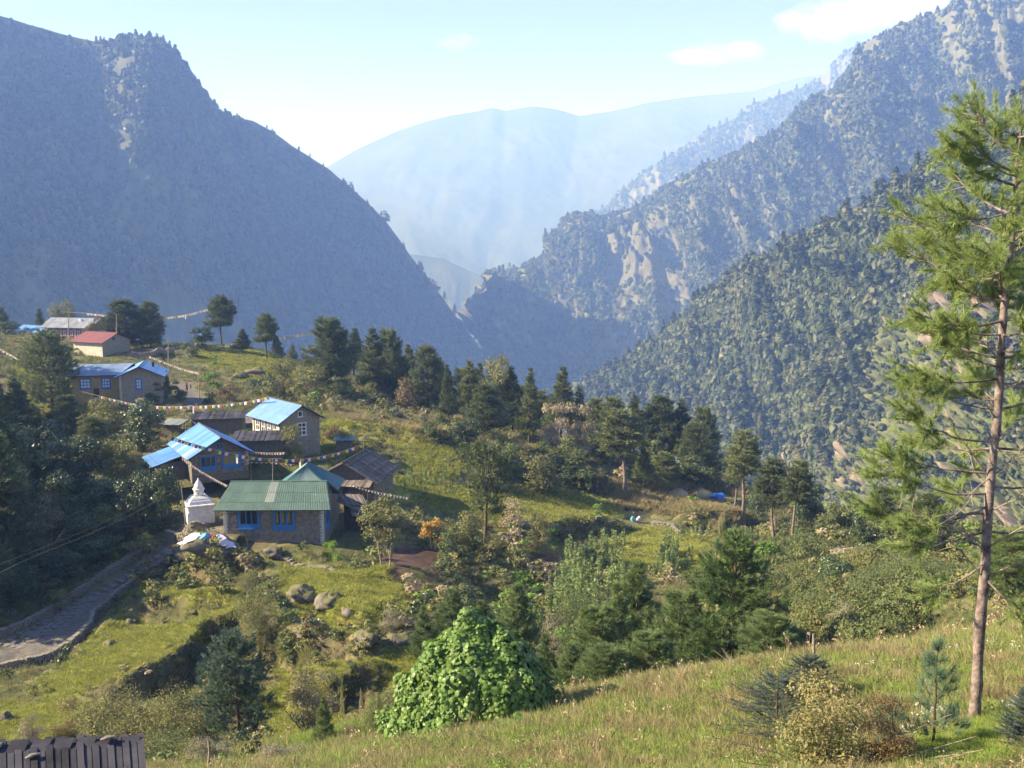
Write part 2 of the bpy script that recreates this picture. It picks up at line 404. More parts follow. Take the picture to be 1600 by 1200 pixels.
# --- far blue mountain across the end of the valley
def col_far(a, tm, t, g, fine, nn, V, s):
    f = sstep(-0.3, 0.5, fine + 0.4 * g); c = mixc(C_FOR, C_GRS, f * 0.18); return c, f
FARM = 7900
cr = [(380,330),(455,292),(512,260),(560,232),(620,205),(665,190),(705,180),(745,174),(770,168),(790,173),(830,166),(860,169),(882,174),(905,181),(960,173),(1010,161),(1070,152),(1125,147),(1180,142),(1215,130),(1250,121),(1290,116),(1360,110),(1480,105)]
cr = [(x, y, FARM + (x - 800) * 1.0) for x, y in cr]
ft = [(x + (750 - x) * 0.35, 500, 5200 + (x - 800) * 0.4) for x, y, Y in cr]
mountain('distant_mountain', cr, ft, 260, 130, 50, 1000, col_far, seed=3, crestamp=0.05, bumpd=40, nscale=0.004)
# terraced spur on the valley floor
cr = [(600,395,4700),(650,398,4650),(690,404,4600),(735,424,4500),(770,440,4400),(800,462,4300),(840,520,4200)]
ft = [(590,600,4000),(640,605,4000),(690,610,3950),(730,615,3900),(760,620,3850),(790,620,3800),(830,630,3750)]
def col_terr(a, tm, t, g, fine, nn, V, s):
    f = sstep(-0.2, 0.3, fine); return mixc((0.045, 0.058, 0.034), (0.065, 0.072, 0.042), f), f
mountain('terraced_valley_spur', cr, ft, 120, 60, 22, 260, col_terr, seed=13, crestamp=0.15, bumpd=15, nscale=0.01)

# --- right side, farthest ridge
cr = [(900,352,4700),(940,330,4750),(970,300,4800),(1000,274,4850),(1030,255,4900),(1060,235,4950),(1105,205,5000),(1150,184,5050),(1180,160,5100),(1215,150,5100),(1250,136,5100),(1285,119,5100),(1296,108,5050),(1305,92,5000),(1330,75,4900),(1352,66,4800),(1420,50,4700),(1560,-40,4600)]
ft = [(x - 60 + (1560 - x) * 0.1, 470 + (x - 900) * 0.05, Y - 1500) for x, y, Y in cr]
def col_wood(rockw, grassw):
    def fn(a, tm, t, g, fine, nn, V, s):
        st = fbm(a / 55.0, tm / 420.0, 4, 77); steep = sstep(0.72, 0.48, nn[..., 2])
        rock = sstep(0.12, 0.34, st * 0.9 + steep * 0.35 - rockw)
        gr = sstep(0.0, 0.3, fbm(a / 160., tm / 200., 4, 31) + grassw)
        c = mixc(C_FOR, C_FOR2, sstep(-.3, .4, fine)); c = mixc(c, C_GRS, gr * 0.8); c = mixc(c, C_RCK, rock)
        return c, np.clip(1.05 - rock * 1.1 - gr * 0.75, 0.02, 1)
    return fn
V3, f3, _, t3, _ = mountain('far_right_ridge', cr, ft, 260, 110, 110, 260, col_wood(0.22, -0.2), seed=21, crestamp=0.12, bumpd=10, nscale=0.02)
forest('far_ridge_forest', V3, f3 * (t3[:, None] > -0.06), 9000, 15, 5, 'hazy blue-green woodland covering the farthest ridge on the right side of the valley')

# --- right side, high mountain with cliffs
cr = [(1800,-200,2600),(1700,-110,2700),(1600,-50,2800),(1545,-22,2850),(1500,0,2900),(1450,20,2950),(1400,36,3000),(1375,52,3050),(1350,72,3080),(1335,100,3100),(1320,126,3120),(1300,140,3140),(1270,152,3160),(1240,176,3200),(1225,200,3220),(1195,215,3250),(1150,236,3300),(1115,248,3330),(1080,268,3370),(1045,290,3400),(1010,318,3420),(960,338,3430),(935,338,3430),(905,331,3420),(888,342,3430),(872,372,3450),(850,400,3480),(820,418,3520),(780,432,3560),(748,452,3600),(722,474,3640)]
ft = [(1720,420,1700),(1660,440,1700),(1620,450,1700),(1580,460,1720),(1550,470,1750),(1520,480,1780),(1480,500,1800),(1450,510,1820),(1430,520,1830),(1410,530,1840),(1390,540,1850),(1370,545,1860),(1340,550,1880),(1310,560,1900),(1285,565,1950),(1260,570,2000),(1225,575,2050),(1195,580,2100),(1160,590,2150),(1125,600,2200),(1090,610,2250),(1050,620,2300),(1010,630,2350),(975,640,2380),(940,645,2400),(910,650,2450),(885,650,2500),(855,640,2600),(820,630,2700),(790,620,2800),(765,600,2900)]
def col_c(a, tm, t, g, fine, nn, V, s):
    st = fbm(a / 48.0 + fbm(a / 90., tm / 200., 2, 4), tm / 330.0, 5, 77); steep = sstep(0.74, 0.5, nn[..., 2])
    low = sstep(0.50, 0.85, s)                   # the lower spurs are barer
    rock = sstep(0.30, 0.5, st + steep * 0.25 - 0.10 + low * 0.15)
    top = sstep(0.30, 0.0, t) * sstep(0.62, 0.30, s)
    gr = sstep(0.05, 0.4, fbm(a / 120., tm / 240., 4, 31) + 0.1 * low + 0.3 * top)
    c = mixc(C_FOR, C_FOR2, sstep(-.3, .4, fine)); c = mixc(c, C_GRS, gr * 0.75); c = mixc(c, C_RCK, rock)
    return c, np.clip(1.05 - rock * 1.0 - gr * 0.7, 0.04, 1)
cr = [(a, b, q * .76) for a, b, q in cr]; ft = [(a, b, q * .76) for a, b, q in ft]
V4, f4, _, t4, _ = mountain('high_right_mountain', cr, ft, 460, 230, 95, 150, col_c, seed=31, crestamp=0.10, bumpd=6, nscale=0.03, rough=1.3)
forest('high_mountain_forest', V4, np.where(t4[:, None] > -0.02, f4, .7) * (t4[:, None] > -0.3), 52000, 9, 6, 'broadleaf forest covering the tall cliff-streaked mountain on the right', 0.2)

# --- right side, nearer wooded shoulder
cr = [(1760,40,900),(1680,95,1000),(1600,145,1100),(1560,182,1150),(1500,230,1210),(1470,250,1240),(1440,266,1270),(1410,290,1300),(1380,310,1330),(1350,326,1360),(1320,340,1390),(1290,356,1420),(1260,368,1450),(1230,384,1480),(1200,400,1510),(1160,422,1550),(1120,448,1590),(1090,475,1620),(1060,500,1650),(1030,522,1690),(1000,545,1730),(970,566,1770),(935,590,1820),(905,612,1870)]
ft = [(1700,620,600),(1640,650,620),(1590,680,640),(1560,700,660),(1530,720,680),(1510,735,700),(1480,745,720),(1450,755,740),(1420,760,760),(1390,765,790),(1360,765,820),(1330,765,850),(1300,765,880),(1270,765,920),(1240,765,960),(1200,765,1000),(1160,765,1050),(1120,765,1100),(1090,765,1150),(1060,765,1200),(1030,760,1250),(1000,755,1300),(965,740,1400),(930,720,1500)]
def col_d(a, tm, t, g, fine, nn, V, s):
    gr = sstep(0.10, 0.5, fbm(a / 80., tm / 130., 4, 41) + 0.1 * sstep(.5, .9, t)); rock = sstep(0.48, 0.62, fbm(a / 30., tm / 60., 4, 43))
    c = mixc(C_FOR, C_FOR2, sstep(-.3, .4, fine)); c = mixc(c, (0.19, 0.19, 0.08), gr * 0.8); c = mixc(c, (0.33, 0.28, 0.22), rock)
    return c, np.clip(1.0 - gr * 0.72 - rock * 0.8, 0.03, 1)
cr = [(a, b, q * .66) for a, b, q in cr]; ft = [(a, b, q * .72) for a, b, q in ft]
V5, f5, _, t5, _ = mountain('wooded_shoulder', cr, ft, 300, 170, 38, 100, col_d, seed=41, crestamp=0.15, bumpd=3, nscale=0.06)
forest('shoulder_forest', V5, f5 * (t5[:, None] > -0.05), 24000, 7.4, 8, 'mixed green forest on the wooded shoulder right of the gorge', 0.35)

# --- right side, near grassy spur with rock faces
cr = [(1800,150,420),(1700,230,480),(1640,300,540),(1600,335,580),(1560,362,610),(1520,385,640),(1490,398,660),(1460,418,680),(1435,436,695),(1410,462,710),(1385,490,725),(1365,515,740),(1352,535,750),(1340,560,762),(1320,580,775),(1300,598,790),(1280,614,800),(1258,632,812),(1238,652,822),(1222,672,832),(1215,700,840),(1230,735,835),(1240,760,830)]
ft = [(1750,820,330),(1720,830,340),(1690,840,345),(1670,850,350),(1650,860,355),(1640,860,360),(1620,860,365),(1600,860,370),(1580,860,375),(1560,860,380),(1540,860,390),(1520,860,400),(1500,860,410),(1480,860,420),(1460,860,430),(1440,860,450),(1420,860,470),(1400,860,490),(1380,860,520),(1360,860,550),(1345,860,580),(1335,860,610),(1330,860,640)]
def col_e(a, tm, t, g, fine, nn, V, s):
    st = fbm(a / 16.0 + fbm(a / 30., tm / 50., 2, 4), tm / 46.0, 5, 57); steep = sstep(0.75, 0.5, nn[..., 2])
    cl = np.exp(-(((s - 0.52) / 0.05) ** 2 + ((t - 0.12) / 0.10) ** 2)) + np.exp(-(((s - 0.88) / 0.05) ** 2 + ((t - 0.06) / 0.10) ** 2)) + 0.6 * np.exp(-(((s - 0.42) / 0.05) ** 2 + ((t - 0.16) / 0.12) ** 2)) + 0.55 * np.exp(-(((s - 0.5) / 0.04) ** 2 + ((t - 0.35) / 0.16) ** 2))
    rock = sstep(0.22, 0.40, st * 0.75 + steep * 0.16 + cl * 0.5 - 0.06)
    gr = sstep(-0.35, 0.30, fbm(a / 50., tm / 60., 4, 51) + 0.1)
    c = mixc((0.085, 0.095, 0.045), (0.115, 0.13, 0.055), gr); c = mixc(c, mixc((0.12, 0.105, 0.09), (0.24, 0.19, 0.155), sstep(-.2, .4, fine)), rock)
    return c, np.clip(0.9 - gr * 0.62 - rock * 0.8, 0.05, 1)
V6, f6, _, t6, _ = mountain('grassy_cliff_spur', cr, ft, 420, 280, 15, 40, col_e, seed=58, crestamp=0.12, bumpd=1.2, nscale=0.16, rough=2.4, bulge=0.03)
forest('spur_scrub', V6, np.where(t6[:, None] > -0.04, f6 * .55, .8) * (t6[:, None] > -0.9), 15000, 3.3, 9, 'scattered scrub on the grassy cliff spur above the gorge', 0.15)

# --- left side, the big mountain in its own shade
cr = [(-420,-60,1350),(-250,-30,1450),(-120,0,1550),(0,26,1650),(50,40,1690),(100,53,1730),(150,63,1770),(185,62,1800),(215,61,1830),(245,70,1860),(265,84,1880),(285,108,1900),(305,135,1930),(325,158,1960),(340,176,1990),(362,182,2020),(395,188,2060),(425,204,2100),(455,226,2150),(482,243,2190),(510,262,2240),(545,290,2300),(572,314,2350),(600,343,2400),(622,370,2440),(640,398,2480),(662,424,2520),(690,462,2570),(712,492,2620),(730,515,2660),(748,540,2700),(764,562,2740),(785,596,2790)]
ft = [(x * 0.92 + 60 + 20, 700, 640 + 44 * i) for i, (x, y, Y) in enumerate(cr)]
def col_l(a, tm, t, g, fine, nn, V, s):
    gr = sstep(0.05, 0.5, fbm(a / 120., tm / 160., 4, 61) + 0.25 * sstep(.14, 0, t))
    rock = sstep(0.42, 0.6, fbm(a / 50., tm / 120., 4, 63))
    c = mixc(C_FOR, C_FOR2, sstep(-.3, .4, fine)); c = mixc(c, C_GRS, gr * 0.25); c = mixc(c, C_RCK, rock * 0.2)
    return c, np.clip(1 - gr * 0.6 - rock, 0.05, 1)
cr = [(a, b, q * 1.1) for a, b, q in cr]; ft = [(a, b, q * 1.3) for a, b, q in ft]
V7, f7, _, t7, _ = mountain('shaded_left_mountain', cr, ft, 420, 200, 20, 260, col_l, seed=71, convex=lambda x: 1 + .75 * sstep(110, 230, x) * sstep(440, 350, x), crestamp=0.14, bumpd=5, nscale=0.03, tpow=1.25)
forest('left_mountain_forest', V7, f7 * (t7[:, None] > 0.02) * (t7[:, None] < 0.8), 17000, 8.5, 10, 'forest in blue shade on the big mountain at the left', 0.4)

# --- valley floor
n = 160
gx = np.linspace(-1, 1, n) ** 3 * 40000; gy = np.linspace(-0.12, 1, n) ** 3 * 60000
X, Y = np.meshgrid(gx, gy); Z = -900 + 25 * fbm(X / 900, Y / 900, 3, 5)
i0 = (np.arange(n - 1)[:, None] * n + np.arange(n - 1)[None]).ravel()
cc = mixc(C_FOR, C_GRS, sstep(-.3, .4, fbm(X / 500, Y / 500, 4, 8)) * 0.5)
o = obj('valley_floor', mesh_np('valley_floor', np.stack([X, Y, Z], 2).reshape(-1, 3), np.stack([i0, i0+1, i0+n+1, i0+n], 1), mat_attr('valley_floor_ground', 0.02, 0.95, 0.4, 8), True,
    {'Col': ('FLOAT_COLOR', np.concatenate([cc, np.ones((n, n, 1))], 2).reshape(-1, 4))})); o['kind'] = 'structure'

# --- haze: one closed box of even pale air round the camera and everything
hz = MB().box(-12000, 12000, -2500, 12000, -960, 1480)
hm = bpy.data.materials.new('pale_haze'); hm.use_nodes = True; nt = hm.node_tree; nt.nodes.remove(nt.nodes['Principled BSDF'])
pv = nt.nodes.new('ShaderNodeVolumePrincipled'); pv.inputs['Color'].default_value = (*HAZE_COLOR, 1); pv.inputs['Density'].default_value = HAZE_DENSITY
pv.inputs['Absorption Color'].default_value = (1, 1, 1, 1); pv.inputs['Anisotropy'].default_value = 0.0
nt.links.new(pv.outputs[0], nt.nodes['Material Output'].inputs['Volume'])
o = obj('haze', hz.mesh('haze', hm)); o['kind'] = 'stuff'; o['label'] = 'pale blue haze filling the whole valley'

# ------------------------------------------------------------------ near ground: a smooth slope through measured points
CTRL = [(800,1200,20),(1200,1200,19),(1600,1200,18),(1520,1130,22),(400,1200,33),(700,1165,27),(850,1115,29),(1000,1078,31),(1150,1040,34),(1300,1022,38),(1450,1003,42),(1600,985,46),
 (550,1190,36),(372,1165,50),(450,1150,50),(520,1110,58),(250,1130,57),(200,1100,62),(200,1000,80),(100,1060,72),(60,1000,85),(0,1040,78),(0,1110,62),(0,1190,48),(450,1000,74),(450,900,91),(600,1000,70),(600,900,89),
 (250,860,103),(300,818,110),(350,833,102),(512,868,100),(350,770,124),(600,760,125),(700,700,150),(560,690,150),(440,712,137),(380,745,125),(600,650,180),(430,610,205),(250,625,175),(150,622,176),(150,560,225),(80,530,262),(10,525,262),(200,545,240),
 (300,540,252),(380,545,250),(450,562,245),(550,592,232),(620,620,225),(700,650,213),(800,675,205),(900,690,200),(1000,715,192),(1100,740,182),(1180,790,165),(1250,815,150),(1330,835,140),(1400,850,120),(1600,860,90),
 (1000,775,162),(900,790,148),(850,800,144),(900,835,132),(800,745,150),(1060,825,140),(1000,850,126),(900,860,120),(1000,900,106),(1100,900,100),(1200,880,102),(1300,900,86),(1500,900,66),(1400,960,56),(800,950,87),(700,950,84),(700,860,104),(800,880,108),
 (50,700,150),(0,780,122),(100,740,140),(30,640,185),(200,700,142),(0,900,102),(130,850,106),(200,800,118),(120,940,96),(0,960,90)]
CW = [tuple(P(*c)) for c in CTRL]
CW += [(8,50,-24),(14,62,-27),(-4,46,-22),(22,56,-22),(35,52,-16),(-8,60,-28),(0,4,-3.5),(30,8,-4),(-14,10,-7),(-30,20,-13.5),(45,20,-7),(60,50,-12),(-60,60,-30),(-90,90,-32),(-110,140,-27),(-150,200,-22),(-160,270,-24),
 (75,110,-34),(110,140,-60),(120,90,-45),(140,200,-95),(-150,330,-60),(-60,330,-80),(0,300,-80),(60,280,-90),(100,250,-95),(-200,450,-190),(0,450,-210),(150,400,-200),(300,450,-280),(300,100,-90),(200,20,-30),(-200,100,-10),(-200,20,-5),(-30,270,-45),(20,240,-55)]
CW = np.array(CW)
def tps_fit(xy, z, lam):
    n = len(xy); d = np.linalg.norm(xy[:, None] - xy[None], axis=2)
    K = d ** 2 * np.log(d + 1e-9) + lam * np.eye(n) * 50; Pm = np.c_[np.ones(n), xy]
    A = np.block([[K, Pm], [Pm.T, np.zeros((3, 3))]]); return np.linalg.solve(A, np.r_[z, 0, 0, 0])
CX = CW[:, :2] / 100.0
TW = tps_fit(CX, CW[:, 2], 0.00012)
def base_h(x, y):
    q = np.stack([np.ravel(x), np.ravel(y)], 1) / 100.0; out = np.empty(len(q))
    for a in range(0, len(q), 40000):
        b = q[a:a+40000]; d = np.linalg.norm(b[:, None] - CX[None], axis=2)
        out[a:a+40000] = (d ** 2 * np.log(d + 1e-9)) @ TW[:len(CX)] + TW[len(CX)] + b @ TW[-2:]
    return out.reshape(np.shape(x))
# grid, denser near the camera
NU, NV = 620, 560
us = np.linspace(-1.0, 1.0, NU); ys = 3.0 * (450 / 3.0) ** np.linspace(0, 1, NV)
GY = np.repeat(ys[:, None], NU, 1); GX = us[None] * (GY * 0.80 + 6)
BH = base_h(GX, GY)
def grid_h(x, y, H):
    x = np.asarray(x, float); y = np.clip(np.asarray(y, float), 3.0, 449.0)
    fv = np.log(y / 3.0) / math.log(450 / 3.0) * (NV - 1); fu = (x / (y * 0.80 + 6) + 1) / 2 * (NU - 1)
    fu = np.clip(fu, 0, NU - 1.001); fv = np.clip(fv, 0, NV - 1.001)
    i = fv.astype(int); j = fu.astype(int); a = fv - i; b = fu - j
    return H[i, j]*(1-a)*(1-b) + H[i+1, j]*a*(1-b) + H[i, j+1]*(1-a)*b + H[i+1, j+1]*a*b
_ty = 6.0 * (440 / 6.0) ** np.linspace(0, 1, 3000)
def hit(px, py, H=None):
    """where the sight line through a photo point meets the ground"""
    H = BH if H is None else H
    d = ray(px, py); X = _ty * d[0] / d[1]; Z = _ty * d[2] / d[1]
    k = np.nonzero(Z < grid_h(X, _ty, H))[0]
    k = k[0] if len(k) else 2600
    return np.array([X[k], _ty[k], Z[k]])
# terrace steps: ground left of the line (drawn left to right) is raised, right of it lowered
RISERS = [([(150,1108),(185,1088),(240,1062),(300,1034),(325,1000),(365,985),(420,1000),(480,1022),(560,1030),(640,1035)], 2.2, 0.5, 7),
 ([(185,958),(240,952),(300,950),(375,955)], 1.6, 0.4, 5),
 ([(430,1062),(520,1088),(565,1070),(640,1056)], 1.8, 0.5, 6),
 ([(440,965),(500,955),(560,985),(620,975)], 1.0, 0.5, 5),
 ([(800,838),(850,828),(900,822),(960,825),(1000,820)], 2.2, 0.35, 9),
 ([(1040,812),(1080,815),(1130,818),(1190,815)], 3.0, 0.45, 9),
 ([(500,668),(545,674),(600,682),(665,700)], 1.8, 0.4, 7),
 ([(700,742),(760,760),(820,768)], 0.8, 0.4, 6),
 ([(812,902),(850,908),(885,902)], 1.0, 0.3, 5),
 ([(560,905),(620,908),(690,915)], 1.0, 0.4, 5),
 ([(380,880),(450,885),(520,892)], 0.9, 0.4, 5),
 ([(1035,872),(1070,868),(1100,872)], 1.1, 0.3, 5),
 ([(905,880),(950,884),(990,890)], 0.9, 0.3, 5),
 ([(930,846),(980,850),(1010,846)], 0.8, 0.3, 5),
 ([(205,560),(240,560),(275,556)], 1.4, 0.3, 6),
 ([(280,850),(300,885),(350,900),(400,885)], 2.6, .8, 6),
 ([(0,1075),(60,1058),(110,1025),(150,985),(200,935),(255,885)], -0.9, 0.35, 4)]
BH0 = BH.copy()
for line, h, w, fall in RISERS:
    W = np.array([hit(*q, H=BH0)[:2] for q in line])
    mnx, mny = W.min(0) - 25; mxx, mxy = W.max(0) + 25
    sel = (GX > mnx) & (GX < mxx) & (GY > mny) & (GY < mxy)
    X = GX[sel] + 0.5 * fbm(GX[sel] / 3, GY[sel] / 3, 3, 91); Y = GY[sel] + 0.5 * fbm(GX[sel] / 3 + 9, GY[sel] / 3, 3, 92)
    L = np.concatenate([[0], np.cumsum(np.linalg.norm(np.diff(W, axis=0), axis=1))])
    best = np.full(X.shape, 1e9); sd = np.zeros(X.shape); al = np.zeros(X.shape)
    for k in range(len(W) - 1):
        a = W[k]; e = W[k + 1] - a; le = np.linalg.norm(e) + 1e-9
        t = ((X - a[0]) * e[0] + (Y - a[1]) * e[1]) / le ** 2; tc = np.clip(t, 0, 1)
        dx = X - (a[0] + e[0] * tc); dy = Y - (a[1] + e[1] * tc); dd = np.hypot(dx, dy)
        cr_ = (e[0] * (Y - a[1]) - e[1] * (X - a[0])) / le
        m = dd < best; best[m] = dd[m]; sd[m] = np.sign(cr_[m]) * dd[m]; al[m] = L[k] + tc[m] * le
    endt = sstep(0, 0.16 * L[-1] + 1.0, al) * sstep(0, 0.16 * L[-1] + 1.0, L[-1] - al)
    prof = np.clip(sd / w, -1, 1) * np.exp(-np.maximum(best - w, 0) / fall)
    BH[sel] += 0.65 * h * prof * endt
# small lumps
BH += 0.22 * fbm(GX / 2.2, GY / 2.2, 4, 3) * sstep(15, 60, GY) + 0.10 * fbm(GX / 1.1, GY / 1.1, 4, 13) + 0.7 * fbm(GX / 11, GY / 11, 3, 6) * sstep(20, 60, GY)

def inside(X, Y, poly):
    r = np.zeros(X.shape, bool); n = len(poly); j = n - 1
    for i in range(n):
        xi, yi = poly[i]; xj, yj = poly[j]
        c = ((yi > Y) != (yj > Y)) & (X < (xj - xi) * (Y - yi) / (yj - yi + 1e-12) + xi); r ^= c; j = i
    return r
JX = GX + 1.1 * fbm(GX / 2.0, GY / 2.0, 3, 21) * sstep(10, 80, GY); JY = GY + 1.6 * fbm(GX / 2.0 + 7, GY / 2.0, 3, 22) * sstep(10, 80, GY)
def mask(polys, soft=2):
    m = np.zeros(GX.shape)
    for p in polys:
        W = [hit(x, y)[:2] for x, y in p]; m = np.maximum(m, inside(JX, JY, W).astype(float))
    for _ in range(soft):
        m[1:-1, 1:-1] = (m[1:-1, 1:-1] * 2 + m[:-2, 1:-1] + m[2:, 1:-1] + m[1:-1, :-2] + m[1:-1, 2:]) / 6
    return m
LUSH = mask([[(60,1105),(240,1055),(310,1015),(330,985),(375,975),(375,958),(190,964),(150,1000),(60,1070)],
 [(190,945),(200,930),(370,920),(380,946)],
 [(575,672),(650,690),(705,704),(725,742),(650,752),(620,700)],
 [(612,745),(720,765),(865,762),(990,790),(980,815),(880,820),(800,832),(700,800),(620,785)],
 [(0,1100),(120,1110),(80,1200),(0,1200)],
 [(440,892),(600,885),(650,950),(560,1010),(440,945)],
 [(420,1022),(560,1036),(640,1000),(650,1050),(560,1066),(520,1080)],
 [(380,1090),(440,1070),(520,1095),(560,1140),(450,1180)],
 [(945,830),(1030,822),(1030,850),(980,900),(940,890)],
 [(20,570),(130,598),(140,645),(60,650)],[(120,622),(190,628),(150,640)],
 [(505,645),(500,712),(560,712),(570,690)],[(985,840),(1110,835),(1100,900),(1000,890)],
 [(1400,1200),(1440,1160),(1600,1120),(1600,1200)],[(300,535),(420,550),(480,590),(400,600),(300,560)]])
DRY = mask([[(500,605),(700,645),(800,690),(760,700),(660,690),(520,655)],[(955,768),(1140,772),(1145,812),(1050,808),(960,800)],
 [(240,1200),(600,1160),(850,1112),(1000,1075),(1150,1038),(1300,1020),(1450,1000),(1600,982),(1600,1150),(1400,1200)],[(1000,760),(1150,765),(1150,800),(1000,800)]])
SOIL = mask([[(595,860),(640,850),(705,862),(705,905),(590,905)],[(815,868),(872,866),(875,902),(822,906)],[(570,908),(680,908),(700,925),(600,925)]], 1)
PATHP = [(0,1042),(0,1014),(45,996),(98,958),(142,926),(200,885),(250,856),(300,846),(345,835),(352,850),(300,858),(268,868),(225,902),(180,930),(155,958),(145,985),(108,1012),(65,1034)]
PATH = mask([PATHP, [(290,836),(352,812),(352,838),(300,846)], [(270,600),(300,596),(330,640),(290,648)]], 1)
DARKZ = mask([[(0,600),(60,650),(230,650),(245,740),(280,800),(240,850),(120,930),(0,980)]], 4)

n1 = fbm(GX / 6, GY / 6, 5, 71); n2 = fbm(GX / 1.7, GY / 1.7, 4, 72); n3 = fbm(GX / 16, GY / 16, 3, 73)
slope = np.hypot(np.gradient(BH, axis=0) / np.gradient(GY, axis=0), np.gradient(BH, axis=1) / np.gradient(GX, axis=1))
col = mixc((0.105, 0.115, 0.045), (0.20, 0.18, 0.085), sstep(-.35, .45, n1))
col = mixc(col, (0.055, 0.07, 0.028), sstep(0.1, 0.5, n2) * 0.6)
col = mixc(col, (0.18, 0.13, 0.09), sstep(.15, .5, n3) * 0.5)
col = mixc(col, mixc((0.20, 0.225, 0.055), (0.28, 0.27, 0.09), sstep(-.4, .4, n2 + n1)), LUSH)
col = mixc(col, mixc((0.20, 0.16, 0.09), (0.15, 0.155, 0.06), sstep(-.3, .4, n2)), DRY)
col = mixc(col, mixc((0.11, 0.072, 0.055), (0.07, 0.045, 0.035), sstep(-.3, .3, n2)), SOIL)
st_ = sstep(0.85, 1.5, slope) * sstep(12, 40, GY)
col = mixc(col, mixc((0.115, 0.095, 0.055), (0.055, 0.055, 0.028), sstep(-.3, .3, n2)), st_)
col = mixc(col, (0.16, 0.145, 0.125), PATH)
i0 = (np.arange(NV - 1)[:, None] * NU + np.arange(NU - 1)[None]).ravel()
M_ground = mat_attr('hillside_ground', 1.6, 0.95, 0.7, 0.12, 0.6, 1.35, 5.0)
o = obj('ground', mesh_np('ground', np.stack([GX, GY, BH], 2).reshape(-1, 3), np.stack([i0, i0+1, i0+NU+1, i0+NU], 1), M_ground, True,
    {'Col': ('FLOAT_COLOR', np.concatenate([col, np.ones((NV, NU, 1))], 2).reshape(-1, 4))})); o['kind'] = 'structure'
GV = np.stack([GX, GY, BH], 2)
def gz(x, y): return float(grid_h(x, y, BH))

# ------------------------------------------------------------------ plant builders
STUFFM = set()
def stuffm(m): STUFFM.add(m.name); return m
def unit(a): return a / (np.linalg.norm(a, axis=-1, keepdims=True) + 1e-9)
def tufts(C, D, nn, L, w, spread, r, droop=0.0):
    """bundles of needles: nn thin triangles at each centre C along direction D"""
    n = len(C); C = np.repeat(C, nn, 0); D = np.repeat(D, nn, 0)
    d = unit(D + r.normal(0, spread, (n * nn, 3))); d[:, 2] -= droop; d = unit(d)
    sd = unit(np.cross(d, r.normal(0, 1, d.shape))) * (np.asarray(w) * 0.5)
    ln = (L * (0.7 + 0.5 * r.random(n * nn)))[:, None]
    b = C + D * (r.random(n * nn)[:, None] - 0.6) * L * 0.5
    V = np.stack([b - sd, b + sd, b + d * ln], 1).reshape(-1, 3)
    return V, np.arange(len(V)).reshape(-1, 3)
def leaves(C, r, size, up=0.4, out=None, asp=0.6, fold=False):
    n = len(C); nr = r.normal(0, 1, (n, 3)); nr[:, 2] += up
    if out is not None: nr = nr * 0.6 + out
    nr = unit(nr); a = unit(np.cross(nr, r.normal(0, 1, (n, 3)))); b = np.cross(nr, a)
    s = (size * (0.6 + 0.7 * r.random(n)))[:, None]
    V = np.stack([C - a * s, C - b * s * asp, C + a * s, C + b * s * asp], 1).reshape(-1, 3)
    return V, np.arange(4 * n).reshape(-1, 4)
def pine(seed, H=12.0, cb=0.2, R=3.0, prof=None, nwh=14, per=5, tl=0.42, tw=0.075, nn=9, dens=2.6, up=0.35, mat=None, trunk_r=0.18, lean=0.0, spread=0.62, barkm=None):
    r = np.random.default_rng(seed); prof = prof or (lambda u: (1 - u) ** 0.7 * 0.95 + 0.05)
    tz = np.linspace(0, 1, 9); wob = np.cumsum(r.normal(0, 0.006 * H, (9, 2)), 0) + np.stack([lean * tz * H, 0 * tz], 1)
    wob -= wob[0]
    T = np.c_[wob, tz * H]
    trunk = NB(); trunk.add(*tube_np(np.vstack([T[0] - [0, 0, 0.9], T]), np.r_[trunk_r * 1.3, trunk_r * (1 - 0.9 * tz) + 0.012], 7))
    TC = []; TD = []; br = NB()
    for k in range(nwh):
        u = (k + 0.6 * r.random()) / nwh; z = (cb + (1 - cb) * u) * H
        for q in range(per + r.integers(-1, 2)):
            az = r.random() * 6.283; L = R * prof(u) * (0.62 + 0.55 * r.random()); el = up * (0.3 + 1.3 * u) + r.normal(0, 0.12) - 0.12
            c = np.array([np.interp(z, T[:, 2], T[:, 0]), np.interp(z, T[:, 2], T[:, 1]), z])
            h = np.array([math.cos(az), math.sin(az), 0])
            s = np.linspace(0, 1, 5)[:, None]
            pts = c + h * L * s * math.cos(el) + np.array([0, 0, 1]) * (L * s * math.sin(el) + 0.16 * L * (s ** 2 - 0.6 * s))
            br.add(*tube_np(pts, np.linspace(0.035, 0.008, 5) * (trunk_r / 0.18) * (0.5 + L / R), 4))
            m = max(3, int(L * dens * 2.2)); t = 0.22 + 0.8 * r.random(m) ** 0.75
            pc = c + h * (L * t)[:, None] * math.cos(el) + np.array([0, 0, 1.0]) * (L * t * math.sin(el) + 0.16 * L * (t ** 2 - 0.6 * t))[:, None]
            lat = np.array([-h[1], h[0], 0]); side = r.normal(0, 1, m) * 0.27 * L * (1.1 - 0.55 * t)
            pc = pc + lat * side[:, None] + np.array([0, 0, 1.0]) * (r.normal(0.02, 0.085, m) * L)[:, None]
            TC.append(pc); TD.append(unit(h * 0.75 + lat * np.sign(side)[:, None] * 0.35 + np.array([0, 0, 0.75]) + r.normal(0, .18, (m, 3))))
    TC.append(T[-1][None] + [0, 0, 0.05 * H * 0.1]); TD.append(np.array([[0, 0, 1.0]]))
    cr = NB(); cr.add(*tufts(np.vstack(TC), np.vstack(TD), nn, tl, tw, spread, r))
    return [('trunk', trunk.mesh('trunk', barkm or M_bark)), ('branches', stuffm(br.mesh('branches', barkm or M_bark))), ('crown', cr.mesh('crown', mat or M_needle))]
